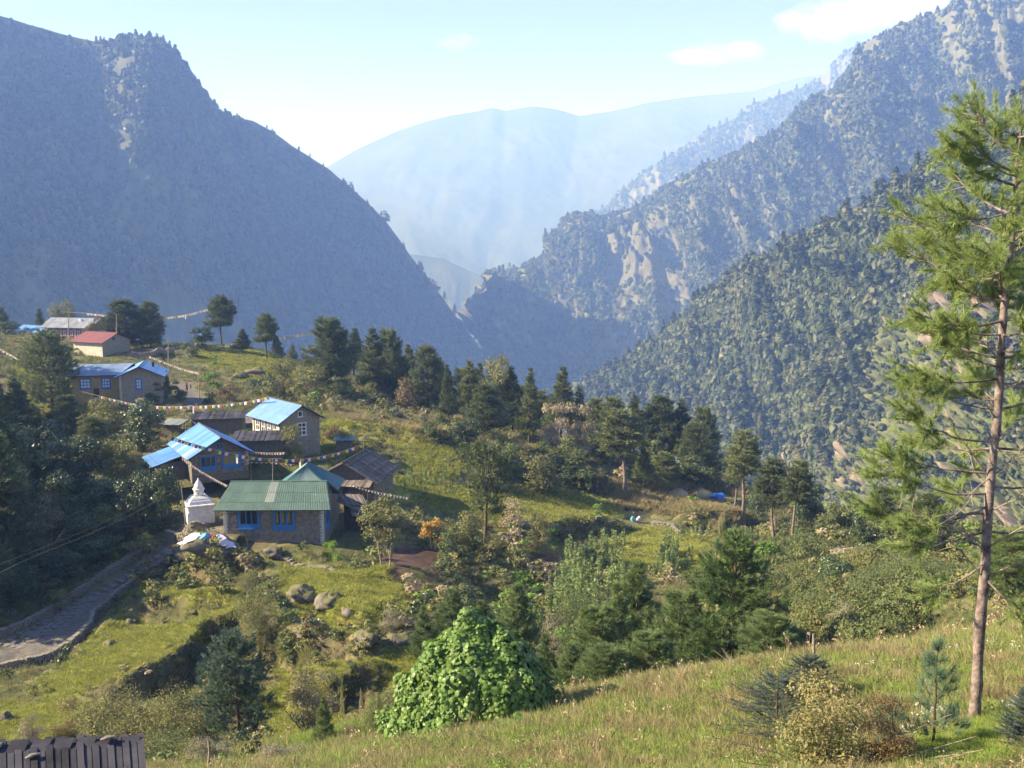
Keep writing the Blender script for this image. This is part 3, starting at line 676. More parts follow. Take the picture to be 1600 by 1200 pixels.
def broad(seed, H=5.0, R=2.2, cb=0.25, n=3200, ls=0.11, mat=None, stems=1, lumps=12, flat=0.8, gap=0.35, trunk_r=0.09, asp=0.6, barkm=None, sparse=0.0, up=0.5):
    r = np.random.default_rng(seed); trunk = NB(); br = NB(); C = []
    lc = []; lr = []
    for k in range(lumps):
        az = r.random() * 6.283; zz = cb + (1 - cb) * r.random(); e = math.sqrt(max(0.05, 1 - ((zz - (cb + 1) / 2) / ((1 - cb) / 2 + .12)) ** 2))
        q = R * e * (0.15 + 0.58 * r.random() ** 0.6)
        lc.append([q * math.cos(az), q * math.sin(az), zz * H * 0.93]); lr.append(R * (0.34 + 0.22 * r.random()))
    lc = np.array(lc); lr = np.array(lr)
    for s in range(stems):
        az = r.random() * 6.28; o = 0.12 * stems * np.array([math.cos(az), math.sin(az)]) * (stems > 1)
        top = np.array([o[0] * 4, o[1] * 4, H * (cb + 0.45 * (1 - cb))]); mid = top * 0.5 + r.normal(0, 0.05 * H, 3) * [1, 1, 0]
        trunk.add(*tube_np(np.array([[o[0], o[1], -0.6], [o[0], o[1], 0.1], mid, top]), [trunk_r * 1.15, trunk_r, trunk_r * 0.75, trunk_r * 0.45], 6))
    for c in lc:
        b = np.array([0, 0, H * cb * (0.5 + 0.9 * r.random())]); m = (b + c) / 2 + r.normal(0, .04 * H, 3)
        br.add(*tube_np(np.array([b, m, c]), [trunk_r * 0.45, trunk_r * 0.3, trunk_r * 0.1], 4))
    w = lr ** 2; pick = r.choice(len(lc), n, p=w / w.sum())
    d = unit(r.normal(0, 1, (n, 3))); d[:, 2] = np.where(d[:, 2] < -0.2, -d[:, 2] * 0.6, d[:, 2])
    rad = lr[pick] * (1 - 0.55 * r.random(n) ** 2.2) * (1 + 0.25 * vn(d[:, 0] * 3 + pick * 7, d[:, 1] * 3 + d[:, 2] * 2, seed))
    C = lc[pick] + d * rad[:, None] * [1, 1, flat]
    C[:, 2] = np.maximum(C[:, 2], 0.02 * H)
    cr = NB(); cr.add(*leaves(C, r, ls, up, out=d * 0.8, asp=asp))
    tm_ = trunk.mesh('trunk', barkm or M_bark)
    if stems > 1: stuffm(tm_)
    return [('stems' if stems > 1 else 'trunk', tm_), ('branches', stuffm(br.mesh('branches', barkm or M_bark))), ('crown', cr.mesh('crown', mat or M_leaf))]
PROTO = {}
def proto(key, parts, H, R): PROTO[key] = (parts, H, R)
rd = lambda u: 0.35 + 0.65 * math.sin(math.pi * min(1, u * 0.75 + 0.28)) if u < .9 else 0.3
con = lambda u: (1 - u) ** 0.85 * 0.97 + 0.04
full = lambda u: math.sin(math.pi * (0.18 + 0.76 * u)) ** 0.7 * (1 - 0.25 * u)
umb = lambda u: 0.45 + 0.6 * u if u < 0.7 else 1.0 - (u - 0.7) * 1.8
proto('pine_a', pine(11, 12, 0.18, 2.9, con, 19, 8, 0.55, 0.095, 9, 3.4, 0.5, mat=M_needle_far), 12.3, 2.9)
proto('pine_b', pine(12, 12, 0.12, 3.3, full, 18, 9, 0.55, 0.095, 9, 3.4, 0.5, mat=M_needle_far), 12.3, 3.2)
proto('pine_c', pine(13, 12, 0.22, 2.6, con, 17, 7, 0.55, 0.095, 9, 3.4, 0.5, mat=M_needle_far, lean=0.02), 12.3, 2.6)
proto('pine_round', pine(14, 10, 0.40, 2.3, rd, 12, 9, 0.45, 0.09, 10, 4.0, 0.55, mat=M_needle_far), 10.3, 2.4)
proto('pine_tall', pine(15, 14, 0.50, 2.5, full, 13, 8, 0.5, 0.09, 10, 3.6, 0.5, mat=M_needle_far, trunk_r=0.2, barkm=M_bark_pale), 14.3, 2.6)
proto('pine_tall_b', pine(16, 14, 0.42, 2.3, rd, 14, 8, 0.5, 0.09, 10, 3.6, 0.5, mat=M_needle_far, trunk_r=0.2, lean=0.015, barkm=M_bark_pale), 14.3, 2.5)
proto('pine_flat', pine(17, 8, 0.42, 3.4, umb, 8, 8, 0.42, 0.07, 11, 3.4, 0.18, mat=M_needle, trunk_r=0.2), 8.2, 3.5)
proto('pine_bushy', pine(18, 10, 0.12, 3.2, full, 16, 8, 0.42, 0.07, 10, 3.8, 0.4, mat=M_needle), 10.3, 3.1)
proto('young_a', pine(21, 6, 0.03, 2.0, con, 18, 8, 0.30, 0.026, 22, 6.0, 0.75, mat=M_young, trunk_r=0.10, spread=0.55), 6.2, 1.9)
proto('young_b', pine(22, 6, 0.03, 2.3, full, 15, 8, 0.30, 0.026, 22, 5.5, 0.75, mat=M_young, trunk_r=0.10, spread=0.55), 6.2, 2.1)
proto('young_c', pine(23, 5, 0.02, 1.7, con, 13, 7, 0.30, 0.026, 22, 5.5, 0.85, mat=M_young, trunk_r=0.08, spread=0.55), 5.2, 1.7)
proto('pine_blue', pine(24, 6, 0.22, 2.2, full, 13, 8, 0.26, 0.03, 24, 5.5, 0.55, mat=M_blue_needle, trunk_r=0.12, spread=0.5), 6.2, 2.2)
proto('pine_big', pine(25, 9, 0.05, 3.7, lambda u: (1 - u) ** 0.62, 20, 8, 0.34, 0.03, 22, 5.2, 0.6, mat=mat_leaf('deep_green_pine_needles', (0.085, 0.13, 0.042), (0.04, 0.07, 0.028), 0.22), trunk_r=0.17, spread=0.5), 9.3, 3.6)
proto('conelet', pine(26, 4, 0.02, 0.9, con, 14, 7, 0.18, 0.05, 12, 7, 1.2, mat=M_young, trunk_r=0.05), 4.1, 0.9)
proto('broad_a', broad(31, 5, 2.3, 0.15, 3800, 0.13), 5, 2.4)
proto('broad_b', broad(32, 5, 2.2, 0.2, 3600, 0.13, lumps=9), 5, 2.3)
proto('broad_dark', broad(33, 6, 2.8, 0.12, 5200, 0.13, mat=M_leaf_dark, lumps=16), 6, 3)
proto('broad_olive', broad(34, 4, 2.1, 0.1, 3600, 0.10, mat=M_leaf_olive, lumps=12, stems=3, trunk_r=0.05), 4, 2.2)
proto('broad_pale', broad(35, 4.5, 2.2, 0.12, 3800, 0.11, mat=M_leaf_pale, lumps=12), 4.5, 2.3)
proto('broad_red', broad(36, 3, 1.8, 0.1, 2600, 0.09, mat=M_leaf_red, lumps=9, stems=4, trunk_r=0.04), 3, 1.9)
proto('broad_bright', broad(37, 3, 1.4, 0.1, 2000, 0.10, mat=M_leaf_bright, lumps=8, trunk_r=0.05), 3, 1.5)
proto('broad_orange', broad(38, 3.2, 1.3, 0.3, 1300, 0.10, mat=M_leaf_orange, lumps=7, stems=2, trunk_r=0.05), 3.2, 1.4)
proto('thin_tree', broad(39, 6.5, 2.2, 0.28, 3000, 0.10, mat=M_leaf_olive, stems=3, lumps=15, trunk_r=0.07, barkm=M_twig), 6.5, 2.4)
proto('near_pale', broad(40, 4.2, 1.9, 0.08, 6500, 0.065, mat=mat_leaf('small_brown_green_leaves', (0.17, 0.155, 0.10), (0.075, 0.075, 0.045), 0.2), stems=4, lumps=16, trunk_r=0.05, asp=0.4, barkm=M_twig), 4.2, 2)
proto('near_olive', broad(41, 3.2, 2.6, 0.05, 8500, 0.06, mat=M_leaf_olive, stems=5, lumps=22, trunk_r=0.04, asp=0.5, barkm=M_twig), 3.2, 2.7)
proto('near_green', broad(42, 4, 2.6, 0.05, 9000, 0.065, mat=M_leaf, stems=5, lumps=22, trunk_r=0.05, asp=0.5), 4, 2.7)
proto('near_red', broad(43, 2.4, 1.5, 0.05, 8000, 0.05, mat=mat_leaf('rusty_small_leaves', (0.15, 0.14, 0.055), (0.14, 0.075, 0.04), 0.25, scale=2.5), stems=7, lumps=14, trunk_r=0.02, asp=0.45, barkm=M_twig), 2.4, 1.6)
def addpart(nme, me, r):
    o = obj(nme, me, r)
    if me.name in STUFFM: o['kind'] = 'stuff'
    return o
ROOTS = {}
def plant(kind, px, py, top, name, label, cat, wpx=None, Y=None, group=None, rz=None):
    """stands the plant where the sight line through its foot meets the ground; its height reaches the photo's top line"""
    if Y is None: p = hit(px, py)
    else:
        q = P(px, py, Y); p = np.array([q[0], q[1], gz(q[0], q[1])])
    Yd = p[1]; tp = P(px, top, Yd); h = max(0.4, tp[2] - p[2])
    parts, H, R = PROTO[kind]; sz = h / H
    sx = sz if wpx is None else (wpx / 2 * pxscale(Yd) * 1.03) / R
    loc = (p[0], p[1], gz(p[0], p[1]) - 0.1); rz = random.random() * 6.28 if rz is None else rz
    r = thing(name, label, cat, loc, rz, group); r.scale = (sx, sx, sz)
    for nme, me in parts: addpart(nme, me, r)
    return r


# ------------------------------------------------------------------ trees and bushes, one by one
T = 'pine_tree'; B = 'bush'; tr = 'tree'; pi = 'pine tree'; bu = 'bush'; sh = 'shrub'
PL = [
 # village edge and skyline
 ('pine_bushy',82,645,514,T,'big bushy pine standing in front of the white lodge, left of the yellow house',pi,88),
 ('pine_b',197,556,468,T,'broad dense pine behind the red roofed house, left one of the touching pair',pi,72,240),
 ('pine_b',236,556,471,T,'broad dense pine behind the red roofed house, right one of the touching pair',pi,48,240),
 ('pine_c',60,520,480,'conifer_tree','small dark conifer peeping over the far blue roof',tr,26,285),
 ('broad_olive',95,520,474,'leafy_tree','rounded olive tree whose top shows above the grey roofed lodge',tr,44,290),
 ('broad_red',150,527,495,'leafy_tree','brownish round tree in front of the grey roofed lodge',tr,34,250),
 ('pine_a',4,545,478,T,'dark pine cut by the left picture edge above the far blue roof',pi,36,275),
 ('broad_dark',14,560,500,'leafy_tree','dark leafy tree low at the left picture edge beside the small white shed',tr,40,262),
 ('pine_round',347,542,461,T,'tall round-headed pine on the ridge holding the end of the upper flag line',pi,46),
 ('broad_dark',315,548,508,'leafy_tree','round dark tree on the ridge left of the tall round-headed pine',tr,40),
 ('pine_a',378,552,513,T,'small pine on the ridge right of the tall round-headed pine',pi,32),
 ('pine_round',417,562,489,T,'slender two-tiered pine alone on the ridge beside the second flag line',pi,36),
 ('pine_a',434,566,524,T,'small pointed pine tucked behind the slender two-tiered pine',pi,26),
 ('pine_c',457,566,536,'conifer_tree','tiny pointed conifer on the skyline between two pine groups',tr,18),
 ('broad_bright',334,608,576,B,'bright green round bush beside the red-clad walkers on the lane',bu,38),
 ('broad_red',357,628,598,B,'rusty brown bush above the flags left of the two-storey house',bu,52),
 ('broad_dark',300,560,540,B,'small dark bush on the skyline below the second flag line',bu,26),
 ('broad_dark',402,612,590,B,'dark low bush in front of the pale rock outcrop',bu,30),
 ('broad_olive',440,622,566,B,'olive bush crowding left below the big pine group',bu,62),
 ('broad_olive',482,632,572,B,'large olive bush in front of the leftmost of the big pines',bu,70),
 ('broad_a',535,632,588,B,'grey-green bush under the big pine group, right of the large olive bush',bu,56),
 ('broad_red',636,648,590,B,'rust-tinged bush under the pines above the dry slope',bu,56),
 ('broad_a',590,640,598,B,'green bush under the pines, left of the rust-tinged one',bu,52),
 ('pine_b',516,618,497,T,'tallest and leftmost pine of the big dark group above the two-storey house',pi,84),
 ('pine_a',553,612,512,T,'pine pressed against the right side of the tallest pine of the group',pi,50,236),
 ('pine_c',579,622,509,T,'pointed pine in the middle of the big dark group',pi,56),
 ('pine_b',609,628,515,T,'dense pine right of the pointed one in the big dark group',pi,58),
 ('pine_a',640,632,536,T,'dark pine stepping down the ridge, next to the dense one',pi,50,222),
 ('pine_b',668,648,541,T,'bushy pine at the right end of the big dark group',pi,62),
 ('pine_a',702,662,568,T,'lone pointed pine in the dip right of the big dark group',pi,36),
 ('pine_c',738,668,560,T,'dark pine left of the brownish round tree on the ridge',pi,50),
 ('broad_olive',774,676,560,'leafy_tree','brownish round-topped tree among the dark ridge pines',tr,56),
 ('pine_a',802,684,572,T,'dark pointed pine right of the brownish round-topped tree',pi,52),
 ('pine_a',826,692,573,T,'narrow pine with a bent tip behind the weathered field edge',pi,40),
 ('pine_b',760,690,600,T,'wide shadowed pine below the brownish round-topped tree',pi,66),
 ('pine_a',876,690,572,T,'cone shaped pine standing alone against the shaded gorge',pi,60),
 ('pine_c',905,692,600,T,'small pine leaning on the cone shaped one at the gorge edge',pi,36),
 ('pine_b',955,700,620,T,'pine just right of the pinkish trees on the far field edge',pi,60,196),
 ('pine_a',990,706,616,T,'pointed pine behind the tall bare-trunked pine of the middle',pi,52,190),
 ('pine_b',1030,712,618,T,'wide dark pine in the right ridge group',pi,66,190),
 ('pine_a',1066,716,622,T,'dark pine next to the right end of the ridge group',pi,56,190),
 ('pine_b',1098,724,636,T,'last dark pine of the ridge group before the open gorge',pi,56,188),
 ('broad_pale',866,712,627,'leafy_tree','pinkish-cream leaved tree below the cone shaped pine, left of its twin',tr,54),
 ('broad_pale',904,716,627,'leafy_tree','pinkish-cream leaved tree right of its twin below the cone shaped pine',tr,50),
 ('pine_tall',976,770,640,T,'tall bare-trunked pine with a full grey-green crown behind the brown grass',pi,88),
 ('pine_a',1008,766,698,T,'short dense pine right of the tall bare-trunked pine',pi,48),
 ('pine_b',1036,758,706,T,'short broad pine left of the person in red',pi,52),
 ('broad_a',1092,756,712,'leafy_tree','grey-green leafy tree behind the person in red',tr,76),
 ('broad_pale',1142,766,738,B,'cream-leaved bush behind the blue tarpaulin',bu,40),
 ('broad_dark',1118,750,706,'leafy_tree','dark leafy tree above the blue tarpaulin',tr,50),
 ('pine_tall',1160,812,676,T,'tall pine right of the blue tarpaulin, its crown high on a bare trunk',pi,68),
 ('pine_tall_b',1148,806,684,T,'slim pine half hidden behind the tall pine right of the tarpaulin',pi,44,155),
 ('pine_tall_b',1209,842,714,T,'pine above the conical haystack',pi,66),
 ('pine_tall',1238,846,720,T,'tall pine just right of the one above the haystack',pi,62),
 ('broad_dark',1262,842,748,'leafy_tree','dark leafy tree right of the two trunked pines',tr,54),
 ('broad_dark',1180,828,765,'leafy_tree','dark tree in the gap between the two pairs of trunked pines',tr,50,150),
 ('broad_a',1320,850,768,'leafy_tree','leafy tree under the near cliff, right of the trunked pines',tr,76),
 ('pine_b',1380,852,760,T,'soft green pine below the cliff beside the foreground pine branches',pi,70),
 ('broad_dark',1352,866,795,B,'dark bush by the dark stone shelter left of the foreground pine',bu,54),
 ('broad_dark',1410,870,800,B,'dark bush behind the lowest branches of the foreground pine',bu,60),
 ('pine_b',1450,880,770,T,'pine half hidden behind the branches of the foreground pine',pi,80),
 ('broad_a',1290,852,788,B,'grey-green bush beside the trunked pine right of the haystack',bu,48),
 # middle bushes
 ('broad_olive',840,770,716,B,'wide olive bush left of the tall bare-trunked pine, above the field',bu,84),
 ('broad_a',800,748,696,B,'grey-green bush right behind the lone field pine',bu,60),
 ('broad_a',905,764,706,'leafy_tree','green tree left of the tall bare-trunked pine',tr,80),
 ('broad_a',880,742,684,'leafy_tree','pale green round tree in front of the pinkish twins',tr,64),
 ('broad_red',930,770,738,B,'reddish bush at the right end of the long field',bu,40),
 ('broad_olive',862,770,740,B,'small tawny bush at the top edge of the long field',bu,40),
 ('pine_flat',757,862,688,T,'lone flat-topped pine in the middle of the fields with a dark bare trunk',pi,112,108),
 ('thin_tree',602,886,776,'leafy_tree','thin many-stemmed tree right of the green roofed house',tr,92),
 ('broad_orange',678,862,800,'small_tree','small tree with orange autumn leaves left of the lone pine trunk',tr,46),
 ('broad_olive',730,868,808,B,'grey-green bush around the foot of the lone field pine',bu,70),
 ('broad_a',712,880,826,B,'leafy bush between the orange tree and the lone pine trunk',bu,60),
 ('broad_pale',800,828,780,B,'greyish bush on the field edge right of the lone pine',bu,54),
 ('broad_olive',842,862,806,B,'yellow-green bush above the right ploughed patch',bu,50),
 ('broad_olive',770,880,838,B,'yellowish bush at the dark hollow right of the orange tree',bu,56),
 ('broad_olive',455,712,664,'small_tree','little olive tree in front of the two-storey house',tr,44,132),
 ('broad_bright',380,706,664,B,'pale green bush left of the two-storey house',bu,28),
 ('broad_bright',368,708,672,B,'yellow-green sapling left of the pale bush beside the two-storey house',bu,20),
 ('broad_red',520,690,664,B,'tawny bush right of the two-storey house',bu,38),
 ('broad_olive',545,702,672,B,'grassy bush behind the brown board-roofed shed',bu,50),
 ('broad_dark',620,662,640,B,'rounded bush on the dry slope',bu,44),
 ('broad_bright',524,880,836,B,'bright yellow-green creeper bush at the right foot of the green roofed house',bu,24),
 ('broad_bright',510,870,842,B,'bright little bush against the corner of the green roofed house',bu,20),
 ('conelet',222,626,584,'cypress','clipped cone shaped cypress in front of the yellow house, left of its twin',tr,20),
 ('conelet',262,622,578,'cypress','cone shaped cypress by the right corner of the yellow house',tr,20),
 ('broad_a',240,632,598,B,'green bush between the two cypresses by the yellow house',bu,34),
 ('broad_a',282,630,596,B,'green bush right of the cypresses by the lane',bu,30),
 ('broad_dark',168,622,600,B,'small dark bush under the window of the yellow house',bu,18),
 ('broad_dark',132,618,590,B,'dark bush against the left end of the yellow house',bu,30),
 # the dark bank on the left
 ('broad_dark',222,702,624,'leafy_tree','rounded tree below the yellow house beside the lower flag line',tr,76),
 ('broad_olive',165,676,626,'leafy_tree','brown-green tree on the shaded bank below the yellow house',tr,70),
 ('pine_b',105,690,618,T,'dark pine on the shaded bank under the big bushy pine',pi,60),
 ('pine_a',30,690,588,T,'tall dark pine at the left edge below the flag line',pi,74),
 ('pine_a',2,700,600,T,'dark pine cut off by the left edge under the flag line',pi,50),
 ('broad_dark',64,740,655,'leafy_tree','dark tree high on the shaded bank at the left',tr,90),
 ('broad_a',20,796,684,'leafy_tree','big leafy tree with a sunlit left flank at the left edge',tr,110),
 ('broad_dark',120,770,680,'leafy_tree','black-green tree in the middle of the shaded bank',tr,96),
 ('broad_olive',190,752,690,'leafy_tree','yellow-green tree left of the bright blue roof',tr,70),
 ('broad_dark',238,772,716,'leafy_tree','dark tree against the wall of the blue roofed lodge',tr,60),
 ('broad_dark',170,810,742,'leafy_tree','dark tree left of the white stupa above the stone lane',tr,90),
 ('broad_dark',240,818,728,'leafy_tree','dark shrubby tree immediately left of the white stupa',tr,66),
 ('near_pale',66,884,764,'leafy_tree','round grey-green tree catching the light above the stone lane',tr,82),
 ('broad_dark',6,892,800,'leafy_tree','dark tree cut by the left edge, beside the round grey-green tree',tr,60),
 ('broad_dark',128,866,800,'leafy_tree','dark tree above the stone lane between the round tree and the steps',tr,80),
 ('broad_dark',30,940,880,B,'dark bush on the bank left of the stone lane',bu,80),
 ('broad_dark',190,850,810,B,'dark bush above the stone steps',bu,60),
 # terraces below the houses
 ('near_olive',404,1024,926,B,'big olive bush at the right end of the sunny terrace',bu,84),
 ('near_olive',388,922,896,B,'low olive bush right under the blanket-covered boulder',bu,48),
 ('pine_blue',373,1172,990,T,'blue-grey round pine below the sunny terrace',pi,132),
 ('near_pale',492,1150,1036,sh,'grey-brown small-leaved shrub right of the blue-grey pine',sh,104),
 ('young_c',508,1162,1084,T,'tiny bright pine in front of the grey-brown shrub',pi,46),
 ('near_olive',190,1166,1086,B,'wide yellow-olive bush under the sunny terrace, left half of the hedge-like row',bu,150),
 ('near_olive',282,1166,1084,B,'wide yellow-olive bush under the sunny terrace, next to the blue-grey pine',bu,130),
 ('near_red',98,1164,1098,B,'reddish-tinged bush above the plank roof in the bottom corner',bu,70),
 ('near_pale',52,1172,1112,B,'grey twiggy bush left of the reddish-tinged bush',bu,60),
 ('near_green',250,1196,1146,B,'leafy bush right of the plank roof corner',bu,110),
 ('near_pale',330,1200,1150,B,'grey-green bush at the bottom under the blue-grey pine',bu,90),
 ('near_pale',440,1200,1158,B,'pale grey bush at the bottom, left of the tiny bright pine',bu,100),
 ('near_green',602,1150,1078,B,'green bush at the left foot of the vine-covered mound',bu,70),
 # young pines below the brow
 ('young_a',706,1040,916,T,'pale green young pine left above the vine-covered mound',pi,104,66),
 ('young_c',662,1030,944,T,'small young pine left of the one above the vine-covered mound',pi,60,66),
 ('near_pale',612,1000,948,B,'twiggy grey bush left of the pale young pines',bu,60),
 ('young_a',806,1042,908,T,'young pine directly behind the top of the vine-covered mound',pi,100,64),
 ('near_pale',862,1060,944,sh,'dark speckled shrub between the mound and the young pines',sh,80,52),
 ('young_a',996,1100,872,T,'young pine left of the biggest dark green pine',pi,140,56),
 ('young_b',930,1110,952,T,'rounded young pine on the slope right of the vine-covered mound',pi,130,46),
 ('young_b',1010,1120,990,T,'low round young pine at the foot of the biggest dark green pine',pi,110,43),
 ('young_a',890,1090,1000,T,'small young pine touching the right end of the vine-covered mound',pi,80,44),
 ('pine_big',1137,1110,826,T,'biggest dark green pine of the foreground slope with a pointed top',pi,224,50),
 ('young_b',1195,1100,960,T,'shadowy pine at the right foot of the biggest dark green pine',pi,120,46),
 ('broad_bright',1200,900,832,'feathery_shrub','feathery pale green shrub below the haystack',sh,64),
 ('near_green',1380,1040,900,'leafy_tree','glossy leaved tree left of the foreground pine trunk',tr,150,60),
 ('near_green',1460,1050,880,'leafy_tree','glossy leaved tree directly behind the foreground pine trunk',tr,150,62),
 ('near_pale',1320,1040,936,sh,'grey-green shrub left of the glossy leaved tree',sh,90,56),
 ('near_olive',1290,1010,900,B,'yellow-green bush on the slope right of the biggest dark green pine',bu,100,72),
 ('near_olive',1350,960,870,B,'tall yellow-olive bush above the glossy leaved tree',bu,110,80),
 ('near_olive',1255,960,880,B,'yellow-green bush right behind the tip of the dark green pine',bu,90,84),
 ('young_b',1570,1010,830,T,'young pine with long needles behind the foreground trunk at the right edge',pi,130,52),
 ('near_green',1545,1040,960,B,'green bush right of the foreground pine trunk',bu,110,48),
 ('near_pale',1290,1090,1030,sh,'little grey shrub behind the wooden stake',sh,60,36),
 ('near_red',1310,1198,1062,sh,'rusty-leaved shrub in the right foreground',sh,200),
 ('near_red',1385,1194,1096,sh,'smaller rusty shrub between the big rusty one and the pale rock',sh,110),
 ('near_green',1240,1198,1116,sh,'leafy grey-green shrub left of the rusty-leaved shrub',sh,90),
 ('near_red',1165,1052,1022,sh,'reddish brown bush on the brow in front of the biggest dark green pine',sh,76,32),
 ('broad_dark',40,850,750,'leafy_tree','dark tree behind the round grey-green tree at the left',tr,90,112),
 ('pine_b',150,740,650,T,'dark pine between the brown-green tree and the black-green tree on the bank',pi,70,136),
 ('broad_dark',96,820,730,'leafy_tree','dark tree on the bank just above the round grey-green tree',tr,90,112),
 ('broad_a',150,850,790,'leafy_tree','dusky leafy tree beside the cables on the shaded bank',tr,80,106),
 ('broad_dark',215,800,742,'leafy_tree','dark tree in the hollow below the bright blue roof',tr,70,110),
 ('broad_dark',60,915,865,B,'dark bush hanging over the left lane wall',bu,70),
 ('broad_dark',110,905,858,B,'dark bush behind the left lane wall under the cables',bu,70),
 ('broad_dark',160,880,836,B,'dark bush behind the left lane wall near the steps',bu,70),
 ('pine_a',50,800,700,T,'dark pine in the thick of the shaded bank',pi,70,124),
 ('young_a',960,1095,905,T,'tall young pine between the speckled shrub and the biggest dark green pine',pi,120,54),
 ('young_b',1060,1110,930,T,'bushy young pine filling the left side of the biggest dark green pine',pi,130,51),
 ('young_b',950,1110,1010,T,'bright low pine at the brow left of the biggest dark green pine',pi,110,42),
 ('young_c',850,1075,985,T,'small bright pine just behind the right slope of the vine mound',pi,80,47),
 ('young_a',750,1030,935,T,'slim young pine left of the mound top',pi,80,68),
 ('young_b',1240,1090,985,T,'dark low pine right below the biggest dark green pine',pi,100,50),
 ('near_green',905,1010,930,B,'leafy bush above the young pines under the crop stalks',bu,90,74),
 ('near_olive',1080,960,900,B,'yellow-green bush left of the tip of the biggest pine',bu,80,88),
 ('near_green',1420,1000,890,'leafy_tree','dense green tree between the two glossy leaved ones',tr,130,72),
 ('near_olive',1500,960,880,B,'olive bush behind the foreground pine trunk',bu,110,76),
 ('near_pale',1330,900,850,B,'grey-green bush beneath the dark stone shelter',bu,80),
 ('near_green',1410,930,872,B,'green bush right below the dark stone shelter',bu,90),
 ('broad_dark',256,816,724,'leafy_tree','dark tree whose crown shades the white stupa from the left',tr,60,107),
 ('pine_a',690,662,556,T,'narrow dark pine tucked behind the lone pointed pine of the dip',pi,40,222),
 ('pine_b',722,672,575,T,'bushy pine filling the dip between the two ridge groups',pi,52,214),
 ('pine_a',748,664,566,T,'dark pine just left of the brownish round-topped tree',pi,44,220),
 ('pine_c',790,690,584,T,'dark pine behind the wide shadowed pine',pi,48,216),
 ('pine_b',815,700,602,T,'low bushy pine below the dark pointed one of the ridge',pi,60,208),
 ('pine_b',930,712,622,T,'dark pine behind the pinkish-cream twins, at their right',pi,56,200),
 ('pine_a',1012,712,628,T,'slim dark pine between the bare-trunked pine and the wide dark one',pi,44,194),
 ('broad_a',860,742,690,'leafy_tree','grey-green tree under the ridge pines left of the pale round tree',tr,60),
 ('broad_dark',760,730,690,B,'dark bush behind the crown of the lone field pine',bu,56),
 ('broad_a',1240,905,840,'leafy_tree','grey-green tree at the upper left of the yellow-green thicket',tr,70),
 ('broad_dark',1300,935,868,'leafy_tree','dark leafy tree in the middle of the yellow-green thicket',tr,76),
 ('broad_olive',1345,915,858,B,'olive bush in the upper part of the yellow-green thicket',bu,60),
 ('near_green',1270,985,925,'leafy_tree','dense green tree at the lower edge of the thicket by the biggest pine',tr,90),
 ('young_c',1225,975,915,T,'little pine between the biggest dark green pine and the thicket',pi,54),
 ('broad_a',1395,975,905,'leafy_tree','grey-green tree at the right side of the thicket',tr,80),
 ('broad_dark',948,722,662,'leafy_tree','dark leafy tree left of the tall bare-trunked pine crown',tr,60),
 ('broad_a',1030,745,690,'leafy_tree','leafy tree under the wide dark pine of the right ridge group',tr,60),
 ('pine_b',1085,735,660,T,'dark pine filling the right end of the ridge belt',pi,60,180),
 ('broad_a',680,690,648,B,'grey-green bush on the dry slope under the ridge pines',bu,60),
 ('broad_dark',732,700,652,B,'dark bush at the lower right of the dry slope',bu,56),
 ('broad_olive',790,722,672,B,'olive bush below the shadowed ridge pines',bu,60),
 ('pine_b',845,706,610,T,'dark pine filling the gap left of the cone shaped pine',pi,60,205),
 ('pine_b',785,700,590,T,'dark pine behind the field edge in the middle of the belt',pi,60,208),
 ('pine_b',590,630,540,T,'dark pine in front of the pointed ones of the big group',pi,66,222),
 ('pine_b',625,640,560,T,'dark low pine at the front of the big group above the rust-tinged bush',pi,60,216),
]
for q in PL:
    kind, px, py, top, name, label, cat = q[:7]
    w = q[7] if len(q) > 7 else None; Y = q[8] if len(q) > 8 else None
    plant(kind, px, py, top, name, label, cat, w, Y)
# trees outside the left edge whose shade falls on the lane and the bank
for i, (x, y, h) in enumerate([(-55, 91, 15), (-52, 98, 16), (-58, 104, 17), (-62, 112, 17), (-66, 120, 17), (-70, 128, 16), (-62, 92, 18), (-76, 138, 15), (-68, 100, 19), (-84, 150, 14), (-50, 88, 12), (-64, 116, 14)]):
    parts, H, R = PROTO[('pine_b', 'pine_a')[i % 2]]
    r = thing('pine_tree', 'tall pine on the wooded bank beyond the left edge of the picture', 'pine tree', (x, y, gz(x, y) - .2), i, 'pines on the bank beyond the left edge')
    r.scale = (h / H * 1.3, h / H * 1.3, h / H)
    for nme, me in parts: addpart(nme, me, r)
# skyline trees on the left mountain
SKY = [(28,40,33),(40,46,36),(52,52,41),(83,63,51),(94,62,53),(107,70,58),(121,67,61),(157,72,55),(163,72,57),(174,70,62),(190,73,62),(204,70,61),(218,73,60),(236,78,68),(268,95,85),(379,194,183),(388,194,186),(417,204,195),(428,210,201),(484,246,238),(505,264,254),(541,296,283),(547,300,285),(552,304,288),(574,322,311),(596,342,330),(601,348,330),(655,418,406),(659,424,408),(676,446,436),(683,456,440),(694,468,455),(710,492,474)]
for i, (x, b, t) in enumerate(SKY):
    Yc = float(np.interp(x, [0, 215, 362, 482, 600, 785], [1650, 1830, 2020, 2190, 2400, 2790]))
    p = P(x, b + 1, Yc); h = P(x, t, Yc)[2] - p[2]
    parts, H, R = PROTO[('pine_a', 'pine_tall', 'broad_a', 'pine_c')[i % 4]]
    r = thing('ridge_tree', 'tiny tree standing out on the crest of the shaded left mountain', 'tree', (p[0], p[1], p[2]), i, 'tiny trees on the crest of the left mountain')
    r.scale = (h / H,) * 3
    m = NB(); 
    for nme, me in parts[::2]: obj(nme, me, r)

